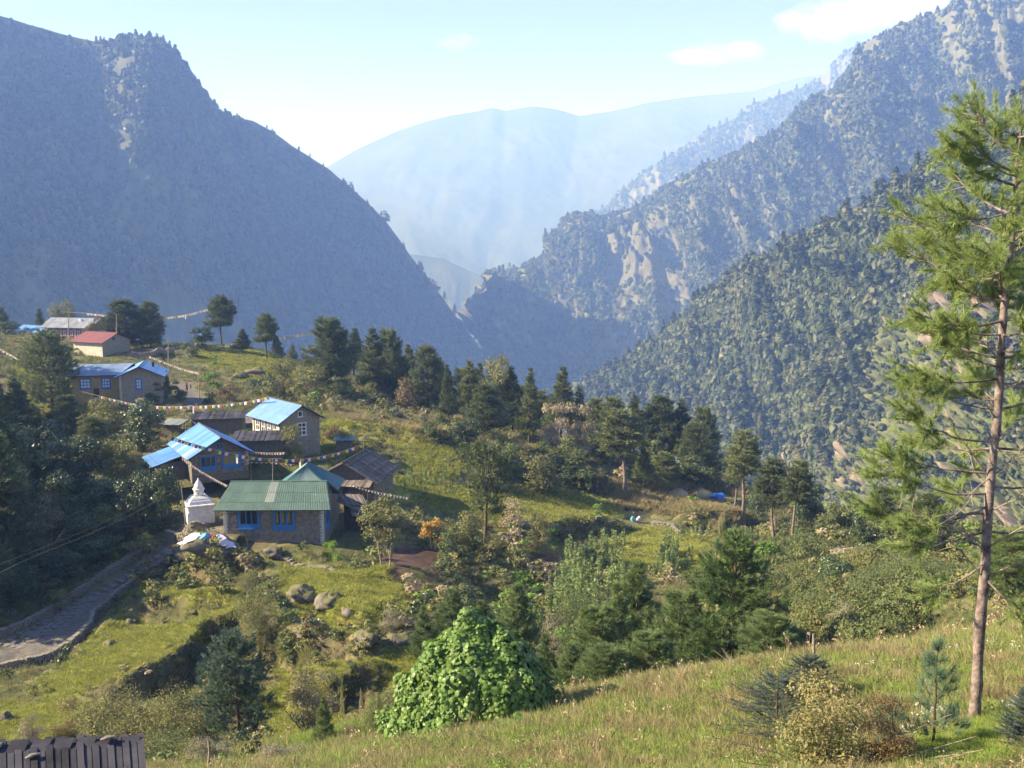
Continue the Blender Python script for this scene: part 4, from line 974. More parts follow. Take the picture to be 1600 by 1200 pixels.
# ------------------------------------------------------------------ houses
def mat_sheet(name, c1, c2, rough=0.45, spec=0.5, rust=None, var=0.25, metal=0.0):
    if name in MATS: return MATS[name]
    m, nt, b = newmat(name); oi = nt.nodes.new('ShaderNodeObjectInfo')
    n = noise(nt, 0.9, 6, 0.65)
    c = ramp(nt, n, [(0.3, c2), (0.62, c1)])
    if rust:
        n2 = noise(nt, 2.3, 6, 0.75); r2 = ramp(nt, n2, [(0.55, (0, 0, 0)), (0.66, (1, 1, 1))])
        mx = nt.nodes.new('ShaderNodeMix'); mx.data_type = 'RGBA'; nt.links.new(r2, mx.inputs[0]); nt.links.new(c, mx.inputs[6]); mx.inputs[7].default_value = (*rust, 1); c = mx.outputs[2]
    mr = nt.nodes.new('ShaderNodeMapRange'); nt.links.new(oi.outputs['Random'], mr.inputs[0]); mr.inputs[3].default_value = 1 - var; mr.inputs[4].default_value = 1 + var * 0.6
    sc = nt.nodes.new('ShaderNodeVectorMath'); sc.operation = 'SCALE'; nt.links.new(c, sc.inputs[0]); nt.links.new(mr.outputs[0], sc.inputs['Scale'])
    nt.links.new(sc.outputs[0], b.inputs['Base Color']); b.inputs['Roughness'].default_value = rough; b.inputs['Specular IOR Level'].default_value = spec; b.inputs['Metallic'].default_value = metal
    bump(nt, b, noise(nt, 6, 4), 0.15, 0.02)
    MATS[name] = m; return m
R_blue = mat_sheet('pale_blue_painted_sheet', (0.17, 0.31, 0.56), (0.13, 0.265, 0.50), var=0.15)
R_blue2 = mat_sheet('bright_blue_painted_sheet', (0.09, 0.25, 0.58), (0.12, 0.28, 0.55), var=0.25)
R_blue3 = mat_sheet('weathered_blue_sheet', (0.26, 0.34, 0.45), (0.18, 0.28, 0.44), rust=(0.22, 0.24, 0.26))
R_green = mat_sheet('green_pressed_tile_sheet', (0.085, 0.145, 0.118), (0.065, 0.115, 0.095), 0.6, 0.3, rust=(0.14, 0.175, 0.15), var=0.12)
R_teal = mat_sheet('teal_painted_sheet', (0.05, 0.135, 0.145), (0.04, 0.115, 0.125), var=0.12)
R_red = mat_sheet('red_painted_sheet', (0.24, 0.085, 0.075), (0.19, 0.07, 0.06), var=0.12)
R_grey = mat_sheet('grey_weathered_sheet', (0.27, 0.30, 0.33), (0.17, 0.18, 0.19), rust=(0.24, 0.18, 0.13))
R_pale = mat_sheet('translucent_pale_sheet', (0.24, 0.27, 0.23), (0.18, 0.21, 0.18), var=0.1)
R_board = mat_sheet('silvery_roof_board', (0.21, 0.185, 0.17), (0.10, 0.088, 0.082), 0.9, 0.1, var=0.4)
R_darkboard = mat_sheet('dark_roof_board', (0.07, 0.07, 0.085), (0.03, 0.03, 0.04), 0.85, 0.15, var=0.45)
M_quoin = mat_plain('painted_white_corner_stone', (0.62, 0.60, 0.56), (0.45, 0.43, 0.40), 3, 0.9, 0.2)
M_ochre = mat_plain('ochre_plaster', (0.44, 0.33, 0.14), (0.34, 0.25, 0.11), 1.2, 0.9, 0.2)
M_cream = mat_plain('cream_plaster', (0.62, 0.55, 0.45), (0.48, 0.42, 0.34), 1.0, 0.9, 0.2)
M_greywall = mat_plain('grey_coursed_stone', (0.33, 0.295, 0.23), (0.23, 0.205, 0.165), 2.2, 0.95, 0.8)
M_pinkwall = mat_plain('pinkish_plaster', (0.60, 0.47, 0.43), (0.46, 0.35, 0.33), 1.0, 0.9, 0.2)
M_winwhite = mat_plain('white_window_paint', (0.72, 0.72, 0.74), None, 4, 0.6)
M_redpaint = mat_plain('dark_red_window_paint', (0.26, 0.05, 0.05), None, 4, 0.6)
M_ridge = {}
def sheets(roof, A, B, C, D, nc, nr, mat, corr=5, amp=0.022, odd=None, nm='roofing_sheet', lap=0.06):
    """sheets laid between ridge A-B and eave D-C, rows overlapping downwards"""
    A, B, C, D = [np.array(q, float) for q in (A, B, C, D)]; n = unit(np.cross(B - A, D - A)); n = n if n[2] > 0 else -n
    for i in range(nc):
        for j in range(nr):
            u0, u1 = i / nc, (i + 1) / nc; v0, v1 = j / nr, (j + 1) / nr + (lap if j < nr - 1 else 0)
            us_ = np.linspace(u0, u1 + 0.01 / max(1, nc) , corr * 2 + 1)
            jit = random.uniform(-.012, .012); V = []
            for v in (v0, v1):
                for k, u in enumerate(us_):
                    p = (A + (B - A) * u) * (1 - v) + (D + (C - D) * u) * v
                    V.append(p + n * (0.03 + (amp if k % 2 else 0) + 0.025 * (nr - j) + 0.006 * (i % 2) + jit * (v - v0)))
            m = len(us_); V += [q - n * 0.012 for q in V]
            F = [(k, k + 1, m + k + 1, m + k) for k in range(m - 1)] + [(2*m+k+1, 2*m+k, 3*m+k, 3*m+k+1) for k in range(m - 1)] + [(m+k, m+k+1, 3*m+k+1, 3*m+k) for k in range(m - 1)] + [(0, m, 3*m, 2*m), (m-1, 3*m-1, 4*m-1, 2*m-1)]
            mm = odd[(i, j)][0] if odd and (i, j) in odd else mat
            o = obj(nm, MB().add(V, F).mesh(nm, mm), roof)
            if odd and (i, j) in odd: o['label'] = odd[(i, j)][1]
def boards(roof, A, B, C, D, n, mat, nm='board', across=False, gap=0.012):
    """boards running from ridge A-B down to eave D-C (or along the ridge when across)"""
    A, B, C, D = [np.array(q, float) for q in (A, B, C, D)]; nn_ = unit(np.cross(B - A, D - A)); nn_ = nn_ if nn_[2] > 0 else -nn_
    q = lambda u, v: (A + (B - A) * u) * (1 - v) + (D + (C - D) * u) * v
    for i in range(n):
        a, b = i / n + gap / n * 4, (i + 1) / n; l0 = random.uniform(-.02, .02); l1 = random.uniform(-.015, .04); z = random.uniform(.02, .06) + (i % 2) * 0.03
        c4 = [q(a, l0), q(b, l0), q(b, 1 + l1), q(a, 1 + l1)] if not across else [q(l0, a), q(1 + l1, a), q(1 + l1, b), q(l0, b)]
        c4 = [p + nn_ * z for p in c4]
        e = Vector(c4[1] - c4[0]).cross(Vector(c4[3] - c4[0]))
        if e.z < 0: c4 = [c4[0], c4[3], c4[2], c4[1]]
        obj(nm, MB().slab(*c4, 0.035).mesh(nm, mat), roof)
def onface(face, W, D):
    return {'front': lambda u, v, o: (u, -o, v), 'right': lambda u, v, o: (W + o, u, v), 'left': lambda u, v, o: (-o, u, v), 'back': lambda u, v, o: (u, D + o, v)}[face]
def fbox(f, u0, u1, v0, v1, o0, o1, mb=None):
    mb = mb or MB(); ps = [f(u, v, o) for o in (o0, o1) for u, v in ((u0, v0), (u1, v0), (u1, v1), (u0, v1))]
    return mb.add(ps, [(0,1,2,3),(7,6,5,4),(0,4,5,1),(1,5,6,2),(2,6,7,3),(3,7,4,0)])
def window(root, f, u, v, w, h, cols, rows, fmat, gmat, fw=0.1, panel=0.0, mull=0.06, name='window', cur=None):
    mb = MB(); fbox(f, u, u+w, v, v+fw, -.05, .07, mb); fbox(f, u, u+w, v+h-fw, v+h, -.05, .075, mb)
    fbox(f, u, u+fw, v+fw, v+h-fw, -.05, .065, mb); fbox(f, u+w-fw, u+w, v+fw, v+h-fw, -.05, .065, mb)
    v0 = v + fw
    if panel: fbox(f, u+fw, u+w-fw, v0, v0+panel, -.05, .05, mb); v0 += panel
    iw, ih = w - 2*fw, v + h - fw - v0
    for c in range(1, cols): fbox(f, u+fw+iw*c/cols-mull/2, u+fw+iw*c/cols+mull/2, v0, v0+ih, -.05, .055, mb)
    for r in range(1, rows): fbox(f, u+fw, u+w-fw, v0+ih*r/rows-mull/2, v0+ih*r/rows+mull/2, -.05, .048, mb)
    o = obj(name, mb.mesh(name, fmat), root)
    pm = MB()
    for c in range(cols):
        pm = MB(); a, b = u+fw+iw*c/cols+mull/2, u+fw+iw*(c+1)/cols-mull/2
        fbox(f, a, b, v0, v0+ih, -.03, .015, pm); obj('pane', pm.mesh('pane', gmat), o)
        if cur: obj('curtain', fbox(f, a + .02, a + (b - a) * .55, v0 + ih * .1, v0 + ih * .95, .016, .03).mesh('curtain', cur), o)
    obj('sill', fbox(f, u-.08, u+w+.08, v-.07, v-.003, -.05, .14).mesh('sill', fmat), o)
    return o
def stonework(root, f, u0, u1, v0, v1, holes, sh=0.14, sw=0.36, vbot=None, mat=None, quo=(), seed=1, top=None):
    """coursed rubble set proud of the wall face, white corner stones as parts of their own"""
    r = random.Random(seed); mb = MB(); v = v0; row = 0
    while v < v1:
        h = sh * r.uniform(.75, 1.3); u = u0 - 0.01; qn = 0.42 if row % 2 else 0.26
        a, b = u0, u1
        if row % 1 == 0:
            if 'l' in quo and v > v0 + 1.2:
                obj('corner_stone', fbox(f, u0 - .03, u0 + qn, v + .01, v + h - .012, -.02, .06).mesh('corner_stone', M_quoin), root); a = u0 + qn + .02
            if 'r' in quo and v > v0 + 0.6:
                obj('corner_stone', fbox(f, u1 - qn, u1 + .03, v + .01, v + h - .012, -.02, .06).mesh('corner_stone', M_quoin), root); b = u1 - qn - .02
        u = a
        while u < b - 0.05:
            w = min(sw * r.uniform(.5, 1.6), b - u)
            bad = any(x0 - .02 < u + w and u < x1 + .02 and y0 - .02 < v + h and v < y1 + .02 for x0, x1, y0, y1 in holes)
            if not bad and (top is None or v + h < top(u + w / 2)):
                j = lambda: r.uniform(-.008, .008); o1 = r.uniform(.015, .055)
                ps = [f(uu + j(), vv + j(), o) for o in (-.02, o1) for uu, vv in ((u, v), (u + w - .018, v), (u + w - .018, v + h - .018), (u, v + h - .018))]
                mb.add(ps, [(0,1,2,3),(7,6,5,4),(0,4,5,1),(1,5,6,2),(2,6,7,3),(3,7,4,0)])
            u += w
        v += h; row += 1
    o = obj('stonework', mb.mesh('stonework', mat or M_stone), root); o['kind'] = 'stuff'; return o
def walls(root, W, D, zb, eave, ridge, axis, mat, name='wall'):
    mb = MB().box(0, W, 0, D, zb, eave)
    if axis == 'y': mb.prism([(0, eave + .002), (W, eave + .002), (W / 2, ridge)], 0.004, D - 0.004)
    else:
        mb2 = MB().prism([(0, eave + .002), (D, eave + .002), (D / 2, ridge)], 0.004, W - 0.004)
        mb.add([(y, x, z) for x, y, z in mb2.v], mb2.f)
    return obj(name, mb.mesh(name, mat), root)
def gable_roof(root, W, D, eave, ridge, axis, ov, ove, mat, nc, nr, odd=None, board=False, deck=M_wood2, nbd=0):
    """ov past the gables, ove past the eaves"""
    H2 = (W if axis == 'y' else D) / 2; sl = (ridge - eave) / H2; ez = eave - sl * ove
    q = (lambda s, l, z: (s, l, z)) if axis == 'y' else (lambda s, l, z: (l, s, z)); Ln = D if axis == 'y' else W
    cap = MB(); cap.tube([q(H2, -ov, ridge + .10), q(H2, Ln + ov, ridge + .10)], 0.09, 6)
    for sgn in (-1, 1):
        e = H2 + sgn * (H2 + ove); a, b, c, d = q(H2 + sgn * .01, -ov, ridge), q(H2 + sgn * .01, Ln + ov, ridge), q(e, Ln + ov, ez), q(e, -ov, ez)
        n = Vector(b) - Vector(a); n = n.cross(Vector(d) - Vector(a))
        cap.slab(*((a, b, c, d) if n.z > 0 else (a, d, c, b)), 0.07)
    roof = obj('roof', cap.mesh('roof', deck), root)
    for sgn in (-1, 1):
        e = H2 + sgn * (H2 + ove)
        if board: boards(roof, q(H2, -ov, ridge), q(H2, Ln + ov, ridge), q(e, Ln + ov, ez), q(e, -ov, ez), nbd or int(Ln / .3), mat)
        else: sheets(roof, q(H2, -ov, ridge), q(H2, Ln + ov, ridge), q(e, Ln + ov, ez), q(e, -ov, ez), nc, nr, mat, odd=odd if sgn == -1 else None)
    obj('ridge_cap', MB().prism([(-.16, -.06), (0, .03), (.16, -.06), (.14, -.08), (0, 0), (-.14, -.08)], -ov, Ln + ov).mesh('ridge_cap', mat) if False else MB().add([q(H2 - .17, -ov - .02, ridge + .05), q(H2, -ov - .02, ridge + .16), q(H2 + .17, -ov - .02, ridge + .05), q(H2 - .17, Ln + ov + .02, ridge + .05), q(H2, Ln + ov + .02, ridge + .16), q(H2 + .17, Ln + ov + .02, ridge + .05)], [(0,1,4,3),(1,2,5,4)]).mesh('ridge_cap', mat), roof)
    return roof

# --- green roofed house
c = P(352, 868, 100); zr = P(512, 868, 100)[2]
G = thing('stone_house', 'stone house with a green metal roof and two blue framed windows, nearest of the houses', 'house', (c[0], 100, zr), 0.02)
W, D, EV, RG = 10.2, 5.6, 5.35, 7.0
walls(G, W, D, -1.2, EV, RG, 'x', M_stone2)
F = onface('front', W, D)
h1, h2 = (1.45, 3.65, 2.85, 4.95), (5.0, 7.25, 2.72, 4.88)
stonework(G, F, 0, W, 0.0, 5.3, [h1, h2], quo='lr', seed=3)
window(G, F, h1[0], h1[2], 2.2, 2.1, 3, 1, M_blueframe, M_glass, .22, .28, .12)
window(G, F, h2[0], h2[2], 2.25, 2.16, 3, 1, M_blueframe, M_glass, .24, .30, .16, cur=M_curtain)
F = onface('right', W, D); stonework(G, F, 0, D, 0.0, 5.3, [(1.2, 3.6, 2.2, 4.6)], seed=4)
window(G, F, 1.2, 2.2, 2.4, 2.4, 3, 1, M_blueframe, M_glass, .22, .4, .12)
F = onface('left', W, D); stonework(G, F, 0, D, 0.0, 5.3, [], seed=5)
roofG = obj('roof', MB().slab((.2, D/2, RG), (-.85, -.75, 4.95), (W+.85, -.75, 4.95), (W-.1, D/2, RG), .08).slab((.2, D/2 + .01, RG), (W-.1, D/2 + .01, RG), (W+.85, D+.75, 4.95), (-.85, D+.75, 4.95), .08).mesh('roof', M_wood2), G)
odd = {(5, 0): (R_pale, 'pale translucent sheet in the green roof'), (5, 1): (R_pale, 'pale translucent sheet in the green roof')}
sheets(roofG, (.2, D/2, RG), (W-.1, D/2, RG), (W+.85, -.78, 4.93), (-.85, -.78, 4.93), 12, 3, R_green, corr=4, odd=odd)
sheets(roofG, (W-.1, D/2, RG), (.2, D/2, RG), (-.85, D+.78, 4.93), (W+.85, D+.78, 4.93), 12, 3, R_green, corr=4)
obj('ridge_cap', MB().tube([(.1, D/2, RG + .12), (W, D/2, RG + .12)], .1, 8).mesh('ridge_cap', R_green), roofG)
obj('gable_board', MB().slab((W+.02, -.2, 5.25), (W+.02, D+.2, 5.25), (W-.08, D/2, RG - .1), (W-.09, D/2-.05, RG - .1), .05).mesh('gable_board', R_teal), roofG)
# rear wing with a hipped teal roof
x0, x1, y0, y1, xa, ze, za = 3.6, 10.6, 5.9, 12.5, 6.9, 5.0, 7.5
obj('wall', MB().box(x0 + .6, x1 - .6, y0 + .4, y1 - .5, -1.2, ze).mesh('wall', M_stone2), G)
wr = obj('wing_roof', MB().add([(x0, y0, ze), (x1, y0, ze), (x1, y1, ze), (x0, y1, ze), (xa, y0 + 2.4, za), (xa, y1 - 2.4, za)], [(0,1,4),(1,2,5,4),(2,3,5),(3,0,4,5),(0,3,2,1)]).mesh('wing_roof', R_teal), G)
sheets(wr, (xa, y0+2.4, za), (xa, y1-2.4, za), (x0, y1, ze), (x0, y0, ze), 6, 2, R_teal)
sheets(wr, (xa, y0+2.4, za), (xa, y1-2.4, za), (x1, y1, ze), (x1, y0, ze), 6, 2, R_teal)
sheets(wr, (xa-.02, y0+2.38, za), (xa+.02, y0+2.38, za), (x1, y0, ze), (x0, y0, ze), 6, 2, R_teal)

# --- two-storey house with the pale blue roof
c = P(440, 713, 135)
H2 = thing('two_storey_house', 'narrow two-storey stone house with a light blue roof and white gable window', 'house', (c[0], 135, c[2]), math.radians(41))
W, D, EV, RG = 6.0, 8.2, 5.0, 6.75
walls(H2, W, D, -1, EV, RG, 'y', M_greywall)
F = onface('front', W, D)
stonework(H2, F, 0, W, 0, 4.9, [(2.5, 3.95, 2.5, 4.35)], .13, .4, seed=7, mat=M_greywall)
window(H2, F, 2.5, 2.5, 1.45, 1.85, 2, 3, M_winwhite, M_glass, .17, 0, .16)
window(H2, F, 2.65, 5.15, .75, .8, 1, 1, M_winwhite, M_glass, .12)
obj('wall', MB().box(-.06, -.004, .02, D - .02, -.8, EV - .1).mesh('wall', M_cream), H2)['label'] = 'sunlit cream plastered long wall'
F2 = lambda u, v, o: (-.06 - o, u, v)
for u in (0.9, 2.6, 4.3, 6.0):
    window(H2, F2, u, 2.4, 1.15, 1.9, 2, 2, M_winwhite, M_glass, .14, .3, .1)
for u in (.02, 2.25, 3.95, 5.65, 7.6): obj('timber_post', fbox(F2, u, u + .12, -.5, 4.85, -.01, .09).mesh('timber_post', M_wood2), H2)
obj('door', fbox(F2, 6.3, 7.3, 0, 2.0, -.01, .05).mesh('door', M_wood2), H2)
gable_roof(H2, W, D, EV, RG, 'y', .75, .75, R_blue, 10, 2)

# --- lodge with bright blue roof
c = P(300, 744, 119)
H3 = thing('blue_roofed_lodge', 'lodge with a patched bright blue roof, blue windows and white corner stones beside the stupa', 'house', (c[0], 119, c[2]), math.radians(30))
W, D, EV, RG = 6.9, 9.8, 2.55, 4.5
walls(H3, W, D, -1, EV, RG, 'y', M_stone2)
F = onface('front', W, D)
stonework(H3, F, 0, W, 0, 2.5, [(1.0, 3.0, .5, 2.3), (3.7, 6.0, .5, 2.3)], quo='r', seed=8)
window(H3, F, 1.0, .5, 2.0, 1.8, 3, 1, M_blueframe, M_glass, .16, .35, .12)
window(H3, F, 3.7, .5, 2.3, 1.8, 3, 1, M_blueframe, M_curtain, .16, .35, .12)
window(H3, F, 2.95, 2.95, 1.0, .8, 2, 1, M_blueframe, M_glass, .1)
gable_roof(H3, W, D, EV, RG, 'y', .9, .7, R_blue2, 11, 2, odd={(k, 1): (R_blue3, 'faded bluish grey roofing sheet') for k in (1, 2, 5, 8)})
obj('side_wing', MB().box(-3.4, -.01, 3.2, 8.8, -1, 1.3).mesh('side_wing', M_stone2), H3)
wr = obj('lower_roof', MB().slab((-.05, 2.6, 2.15), (-.05, 9.4, 2.15), (-4.1, 9.4, 1.0), (-4.1, 2.6, 1.0), .06).mesh('lower_roof', M_wood2), H3)
sheets(wr, (-.05, 2.6, 2.15), (-.05, 9.4, 2.15), (-4.1, 9.4, 1.0), (-4.1, 2.6, 1.0), 7, 2, R_blue2)

# --- brown board-roofed shed
c = P(499, 782, 120)
H4 = thing('board_roofed_shed', 'dark shed with a silvery board roof right behind the green roofed house', 'shed', (c[0], 120, c[2]), math.radians(-12))
W, D, EV, RG = 7.0, 7.2, 3.1, 5.0
walls(H4, W, D, -1.4, EV, RG, 'y', M_stone2)
stonework(H4, onface('right', W, D), 0, D, -.5, 3.05, [], seed=9)
stonework(H4, onface('front', W, D), 0, W, -.5, 2.2, [(2.6, 3.8, 0, 1.9)], seed=10)
obj('door', fbox(onface('front', W, D), 2.6, 3.8, 0, 1.9, -.02, .04).mesh('door', M_wood2), H4)
gable_roof(H4, W, D, EV, RG, 'y', .8, .8, R_board, 0, 0, board=True, nbd=26)
for i in range(4):
    x = W / 2 + .7 + i * 1.1; sl = (RG - EV) / (W / 2); z = RG - sl * (x - W / 2) + .14
    obj('batten', MB().slab((x, -.75, z), (x + .13, -.75, z - .13 * sl), (x + .13, D + .75, z - .13 * sl), (x, D + .75, z), .06).mesh('batten', M_wood2), H4)
lr = obj('lean_to_roof', MB().slab((.2, 0, 2.75), (.2, -1.5, 2.3), (W + .1, -1.5, 2.3), (W + .1, 0, 2.75), .05).mesh('lean_to_roof', M_wood2), H4)
boards(lr, (.2, 0, 2.8), (W + .1, 0, 2.8), (W + .1, -1.6, 2.33), (.2, -1.6, 2.33), 18, R_board)
for x in (.5, 3.4, 6.7): obj('post', MB().box(x, x + .12, -1.4, -1.28, -1.2, 2.3).mesh('post', M_wood2), H4)

# --- open plank store right of the green house
c = P(528, 862, 103)
H5 = thing('plank_store', 'open store with broken plank roof between the green roofed house and board-roofed shed', 'shed', (c[0], 103.5, c[2]), 0.0)
obj('wall', MB().box(0.1, 3.4, 3.2, 3.4, -.5, 4.2).mesh('wall', M_wood2), H5)
for x, y in ((.2, .1), (2.6, .1), (.2, 3), (3.2, 3)): obj('post', MB().box(x, x + .14, y, y + .14, -.8, 3.9).mesh('post', M_wood2), H5)
r5 = obj('roof', MB().slab((-.5, 3.6, 5.1), (-.5, 2.0, 4.9), (2.6, .2, 3.9), (3.3, 2.6, 4.2), .05).mesh('roof', M_wood2), H5)
boards(r5, (-.7, 3.8, 5.2), (2.1, 3.6, 5.15), (3.0, 1.6, 4.35), (.6, 1.9, 4.5), 11, R_board)
boards(r5, (1.0, 1.5, 4.3), (2.6, 1.5, 4.3), (2.8, .0, 3.75), (1.5, .0, 3.7), 7, R_board)
wp = obj('wood_pile', MB().box(1.0, 3.2, -.5, .6, -.5, .6).mesh('wood_pile', M_wood2), H5)
for i in range(26): obj('log', MB().tube([(1.0 + random.random()*.2, -.55 + .2*(i % 6), .65 + .14*(i // 6)), (3.2 + random.random()*.3, -.6 + .2*(i % 6), .66 + .14*(i // 6))], .07, 6).mesh('log', M_twig), wp)

# --- yellow house
c = P(188, 624, 170)
H6 = thing('yellow_house', 'ochre plastered house with a faded blue L-shaped roof and white windows', 'house', (c[0], 170, c[2]), math.radians(14))
W, D, EV, RG = 6.7, 8.0, 4.1, 5.6
walls(H6, W, D, -1, EV, RG, 'y', M_greywall)
F = onface('front', W, D)
window(H6, F, 2.55, 1.6, 1.1, 1.9, 2, 3, M_blueframe, M_winwhite, .2, 0, .08)
obj('corner_band', fbox(F, -.02, .28, -.5, 4.0, -.01, .04).mesh('corner_band', M_pinkwall), H6)
obj('plaster', MB().box(-.05, -.004, .02, 3, -.8, EV - .05).mesh('plaster', M_pinkwall), H6)
gable_roof(H6, W, D, EV, RG, 'y', .9, .8, R_blue, 10, 2)
obj('wall', MB().box(-8.0, -.06, 2.6, 8.2, -1, 4.0).mesh('wall', M_ochre), H6)
F = lambda u, v, o: (u, 2.6 - o, v)
window(H6, F, -3.3, 1.6, 1.6, 1.9, 3, 3, M_blueframe, M_winwhite, .2, 0, .1)
window(H6, F, -6.8, 1.6, 1.9, 1.9, 3, 3, M_blueframe, M_winwhite, .2, 0, .1)
obj('door', fbox(F, -4.6, -3.7, 0, 1.7, -.01, .04).mesh('door', M_wood2), H6)
wr = obj('wing_roof', MB().slab((-8.8, 5.4, 5.5), (-8.8, 1.8, 3.95), (-.2, 1.8, 3.95), (1.9, 5.4, 5.5), .07).slab((-8.8, 5.41, 5.5), (1.9, 5.41, 5.5), (1.9, 9.0, 3.95), (-8.8, 9.0, 3.95), .07).mesh('wing_roof', M_wood2), H6)
sheets(wr, (-8.8, 5.4, 5.5), (1.9, 5.4, 5.5), (-.2, 1.8, 3.95), (-8.8, 1.8, 3.95), 11, 2, R_blue3)
sheets(wr, (-8.8, 5.4, 5.5), (1.9, 5.4, 5.5), (1.9, 9.0, 3.95), (-8.8, 9.0, 3.95), 11, 2, R_blue3)
obj('chimney', MB().box(4.9, 5.3, 4.6, 5.0, 4.9, 5.75).mesh('chimney', M_wood2), H6)

# --- red roofed house
c = P(161, 557, 226)
H7 = thing('red_roofed_house', 'plain stone house with a dull red metal roof', 'house', (c[0], 226, c[2]), math.radians(66))
W, D, EV, RG = 8.3, 8.8, 3.3, 5.0
walls(H7, W, D, -1, EV, RG, 'y', M_greywall)
obj('plaster', MB().box(-.05, -.004, .02, D - .02, -.8, EV - .05).mesh('plaster', M_cream), H7)
gable_roof(H7, W, D, EV, RG, 'y', .6, .7, R_red, 9, 1)
obj('gable_window', fbox(onface('front', W, D), 3.0, 3.8, 3.4, 4.1, -.01, .05).mesh('gable_window', M_wood2), H7)

# --- long lodge with the grey roof
c = P(142, 536, 268)
H8 = thing('long_lodge', 'long white lodge with patched grey metal roof and dark red windows, highest house', 'house', (c[0], 268, c[2]), math.radians(79))
W, D, EV, RG = 8.0, 13.5, 4.4, 6.3
walls(H8, W, D, -1, EV, RG, 'y', M_greywall)
obj('plaster', MB().box(-.06, -.004, .02, D - .02, -.8, EV - .05).mesh('plaster', M_pinkwall), H8)
F2 = lambda u, v, o: (-.06 - o, u, v)
for i in range(6): window(H8, F2, .7 + i * 2.1, 1.6, 1.35, 2.0, 2, 2, M_redpaint, M_winwhite, .2, 0, .12)
gable_roof(H8, W, D, EV, RG, 'y', .9, .9, R_grey, 14, 2)
obj('chimney', MB().box(2.2, 2.8, 4.0, 5.0, 5.2, 6.3).mesh('chimney', M_winwhite), H8)

# --- far blue roofed house and its white outhouse
c = P(66, 542, 272)
H9 = thing('far_blue_roofed_house', 'half hidden house at the left edge with a deep blue roof', 'house', (c[0], 272, c[2]), math.radians(62))
walls(H9, 6.5, 11, -1, 3.6, 5.3, 'y', M_pinkwall)
gable_roof(H9, 6.5, 11, 3.6, 5.3, 'y', .8, .8, R_blue2, 11, 2)
c = P(14, 543, 262)
H10 = thing('white_outhouse', 'tiny white outhouse with a worn pale roof below the far blue roof', 'shed', (c[0], 262, c[2]), math.radians(12))
walls(H10, 6.4, 4, -1, 3.0, 4.2, 'y', M_pinkwall)
gable_roof(H10, 6.4, 4, 3.0, 4.2, 'y', .4, .5, R_grey, 5, 1)
window(H10, onface('front', 6.4, 4), 1.3, .8, 1.2, 1.7, 2, 1, M_redpaint, M_glass, .12)
window(H10, onface('front', 6.4, 4), 3.9, .8, 1.2, 1.7, 2, 1, M_redpaint, M_glass, .12)

# --- low dark sheds of the hamlet
def low_shed(px, py, Y, rot, W, D, h1, h2, label, mat, n, wall=M_stone2, name='low_shed'):
    c = P(px, py, Y); r = thing(name, label, 'shed', (c[0], Y, c[2]), math.radians(rot))
    obj('wall', MB().box(0, W, 0, D, -1, min(h1, h2) - .05).mesh('wall', wall), r)
    rf = obj('roof', MB().slab((-.4, D + .4, h2), (-.4, -.5, h1), (W + .4, -.5, h1), (W + .4, D + .4, h2), .06).mesh('roof', M_wood2), r)
    boards(rf, (-.4, D + .4, h2), (W + .4, D + .4, h2), (W + .4, -.5, h1), (-.4, -.5, h1), n, mat); return r
low_shed(300, 682, 147, 8, 7.4, 3.5, 2.6, 3.0, 'long low shed with dark board roof left of the two-storey house', R_darkboard, 24)
low_shed(366, 706, 131, 6, 6.4, 3.2, 1.5, 2.1, 'low dark-roofed shed in the yard at the foot of the two-storey house', R_darkboard, 20)
low_shed(352, 680, 152, 22, 5.2, 4.5, 1.7, 2.5, 'shed with pale weathered roof against the left wall of the two-storey house', R_board, 18)
low_shed(254, 676, 150, -8, 2.6, 2.4, 1.3, 1.6, 'small pale-topped hut beside the dark bank below the yellow house', R_pale, 8)
low_shed(1372, 872, 112, 5, 4.2, 2, 1.2, 1.5, 'dark low stone shelter among bushes left of the foreground pine', R_darkboard, 12)
low_shed(525, 700, 139, 5, 2.2, 1.6, 1.1, 1.3, 'little dark blue-roofed hut right of the two-storey house', R_teal, 6)
# --- plank roof in the bottom corner
c = P(-60, 1330, 24)
H11 = thing('plank_roof_hut', 'old plank roof in deep shade filling the bottom left corner', 'hut', (c[0], c[1], c[2]), 0)
a, b = P(-90, 1162, 26.5) - c, P(224, 1149, 27.5) - c; d_, c_ = P(-90, 1330, 22.6) - c, P(236, 1300, 23.4) - c
rf = obj('roof', MB().slab(tuple(d_), tuple(c_), tuple(b), tuple(a), .12).mesh('roof', M_wood2), H11)
boards(rf, a, b, c_, d_, 26, R_darkboard, gap=.03)
boards(rf, a + [0, -.2, .08], b + [0, -.2, .08], b + [0, -.75, -.18], a + [0, -.75, -.18], 9, R_darkboard, gap=.05)
obj('wall', MB().box(a[0] + .3, b[0] - .3, d_[1] + .4, b[1] - .3, -3.5, -.2).mesh('wall', M_stone2), H11)
for i in range(5):
    t = random.random(); p = a + (b - a) * (.1 + .85 * t) + [0, -.35 - random.random() * .8, 0]; p[2] = a[2] + (b[2]-a[2])*t + (p[1] - a[1]) * (a[2] - d_[2]) / (a[1] - d_[1]) + .12
    rk = bpy.data.meshes.new('roof_stone')
    V_, F_ = tube_np(np.array([[0, 0, -.05], [.16, .02, 0], [.34, 0, -.03]]), [.05, .12, .05], 7)
    o = obj('roof_stone', mesh_np('roof_stone', V_, F_, M_stone, False), rf); o.location = p; o.rotation_euler = (0, 0, random.random() * 3); o.scale = (1.1, .9, .5)

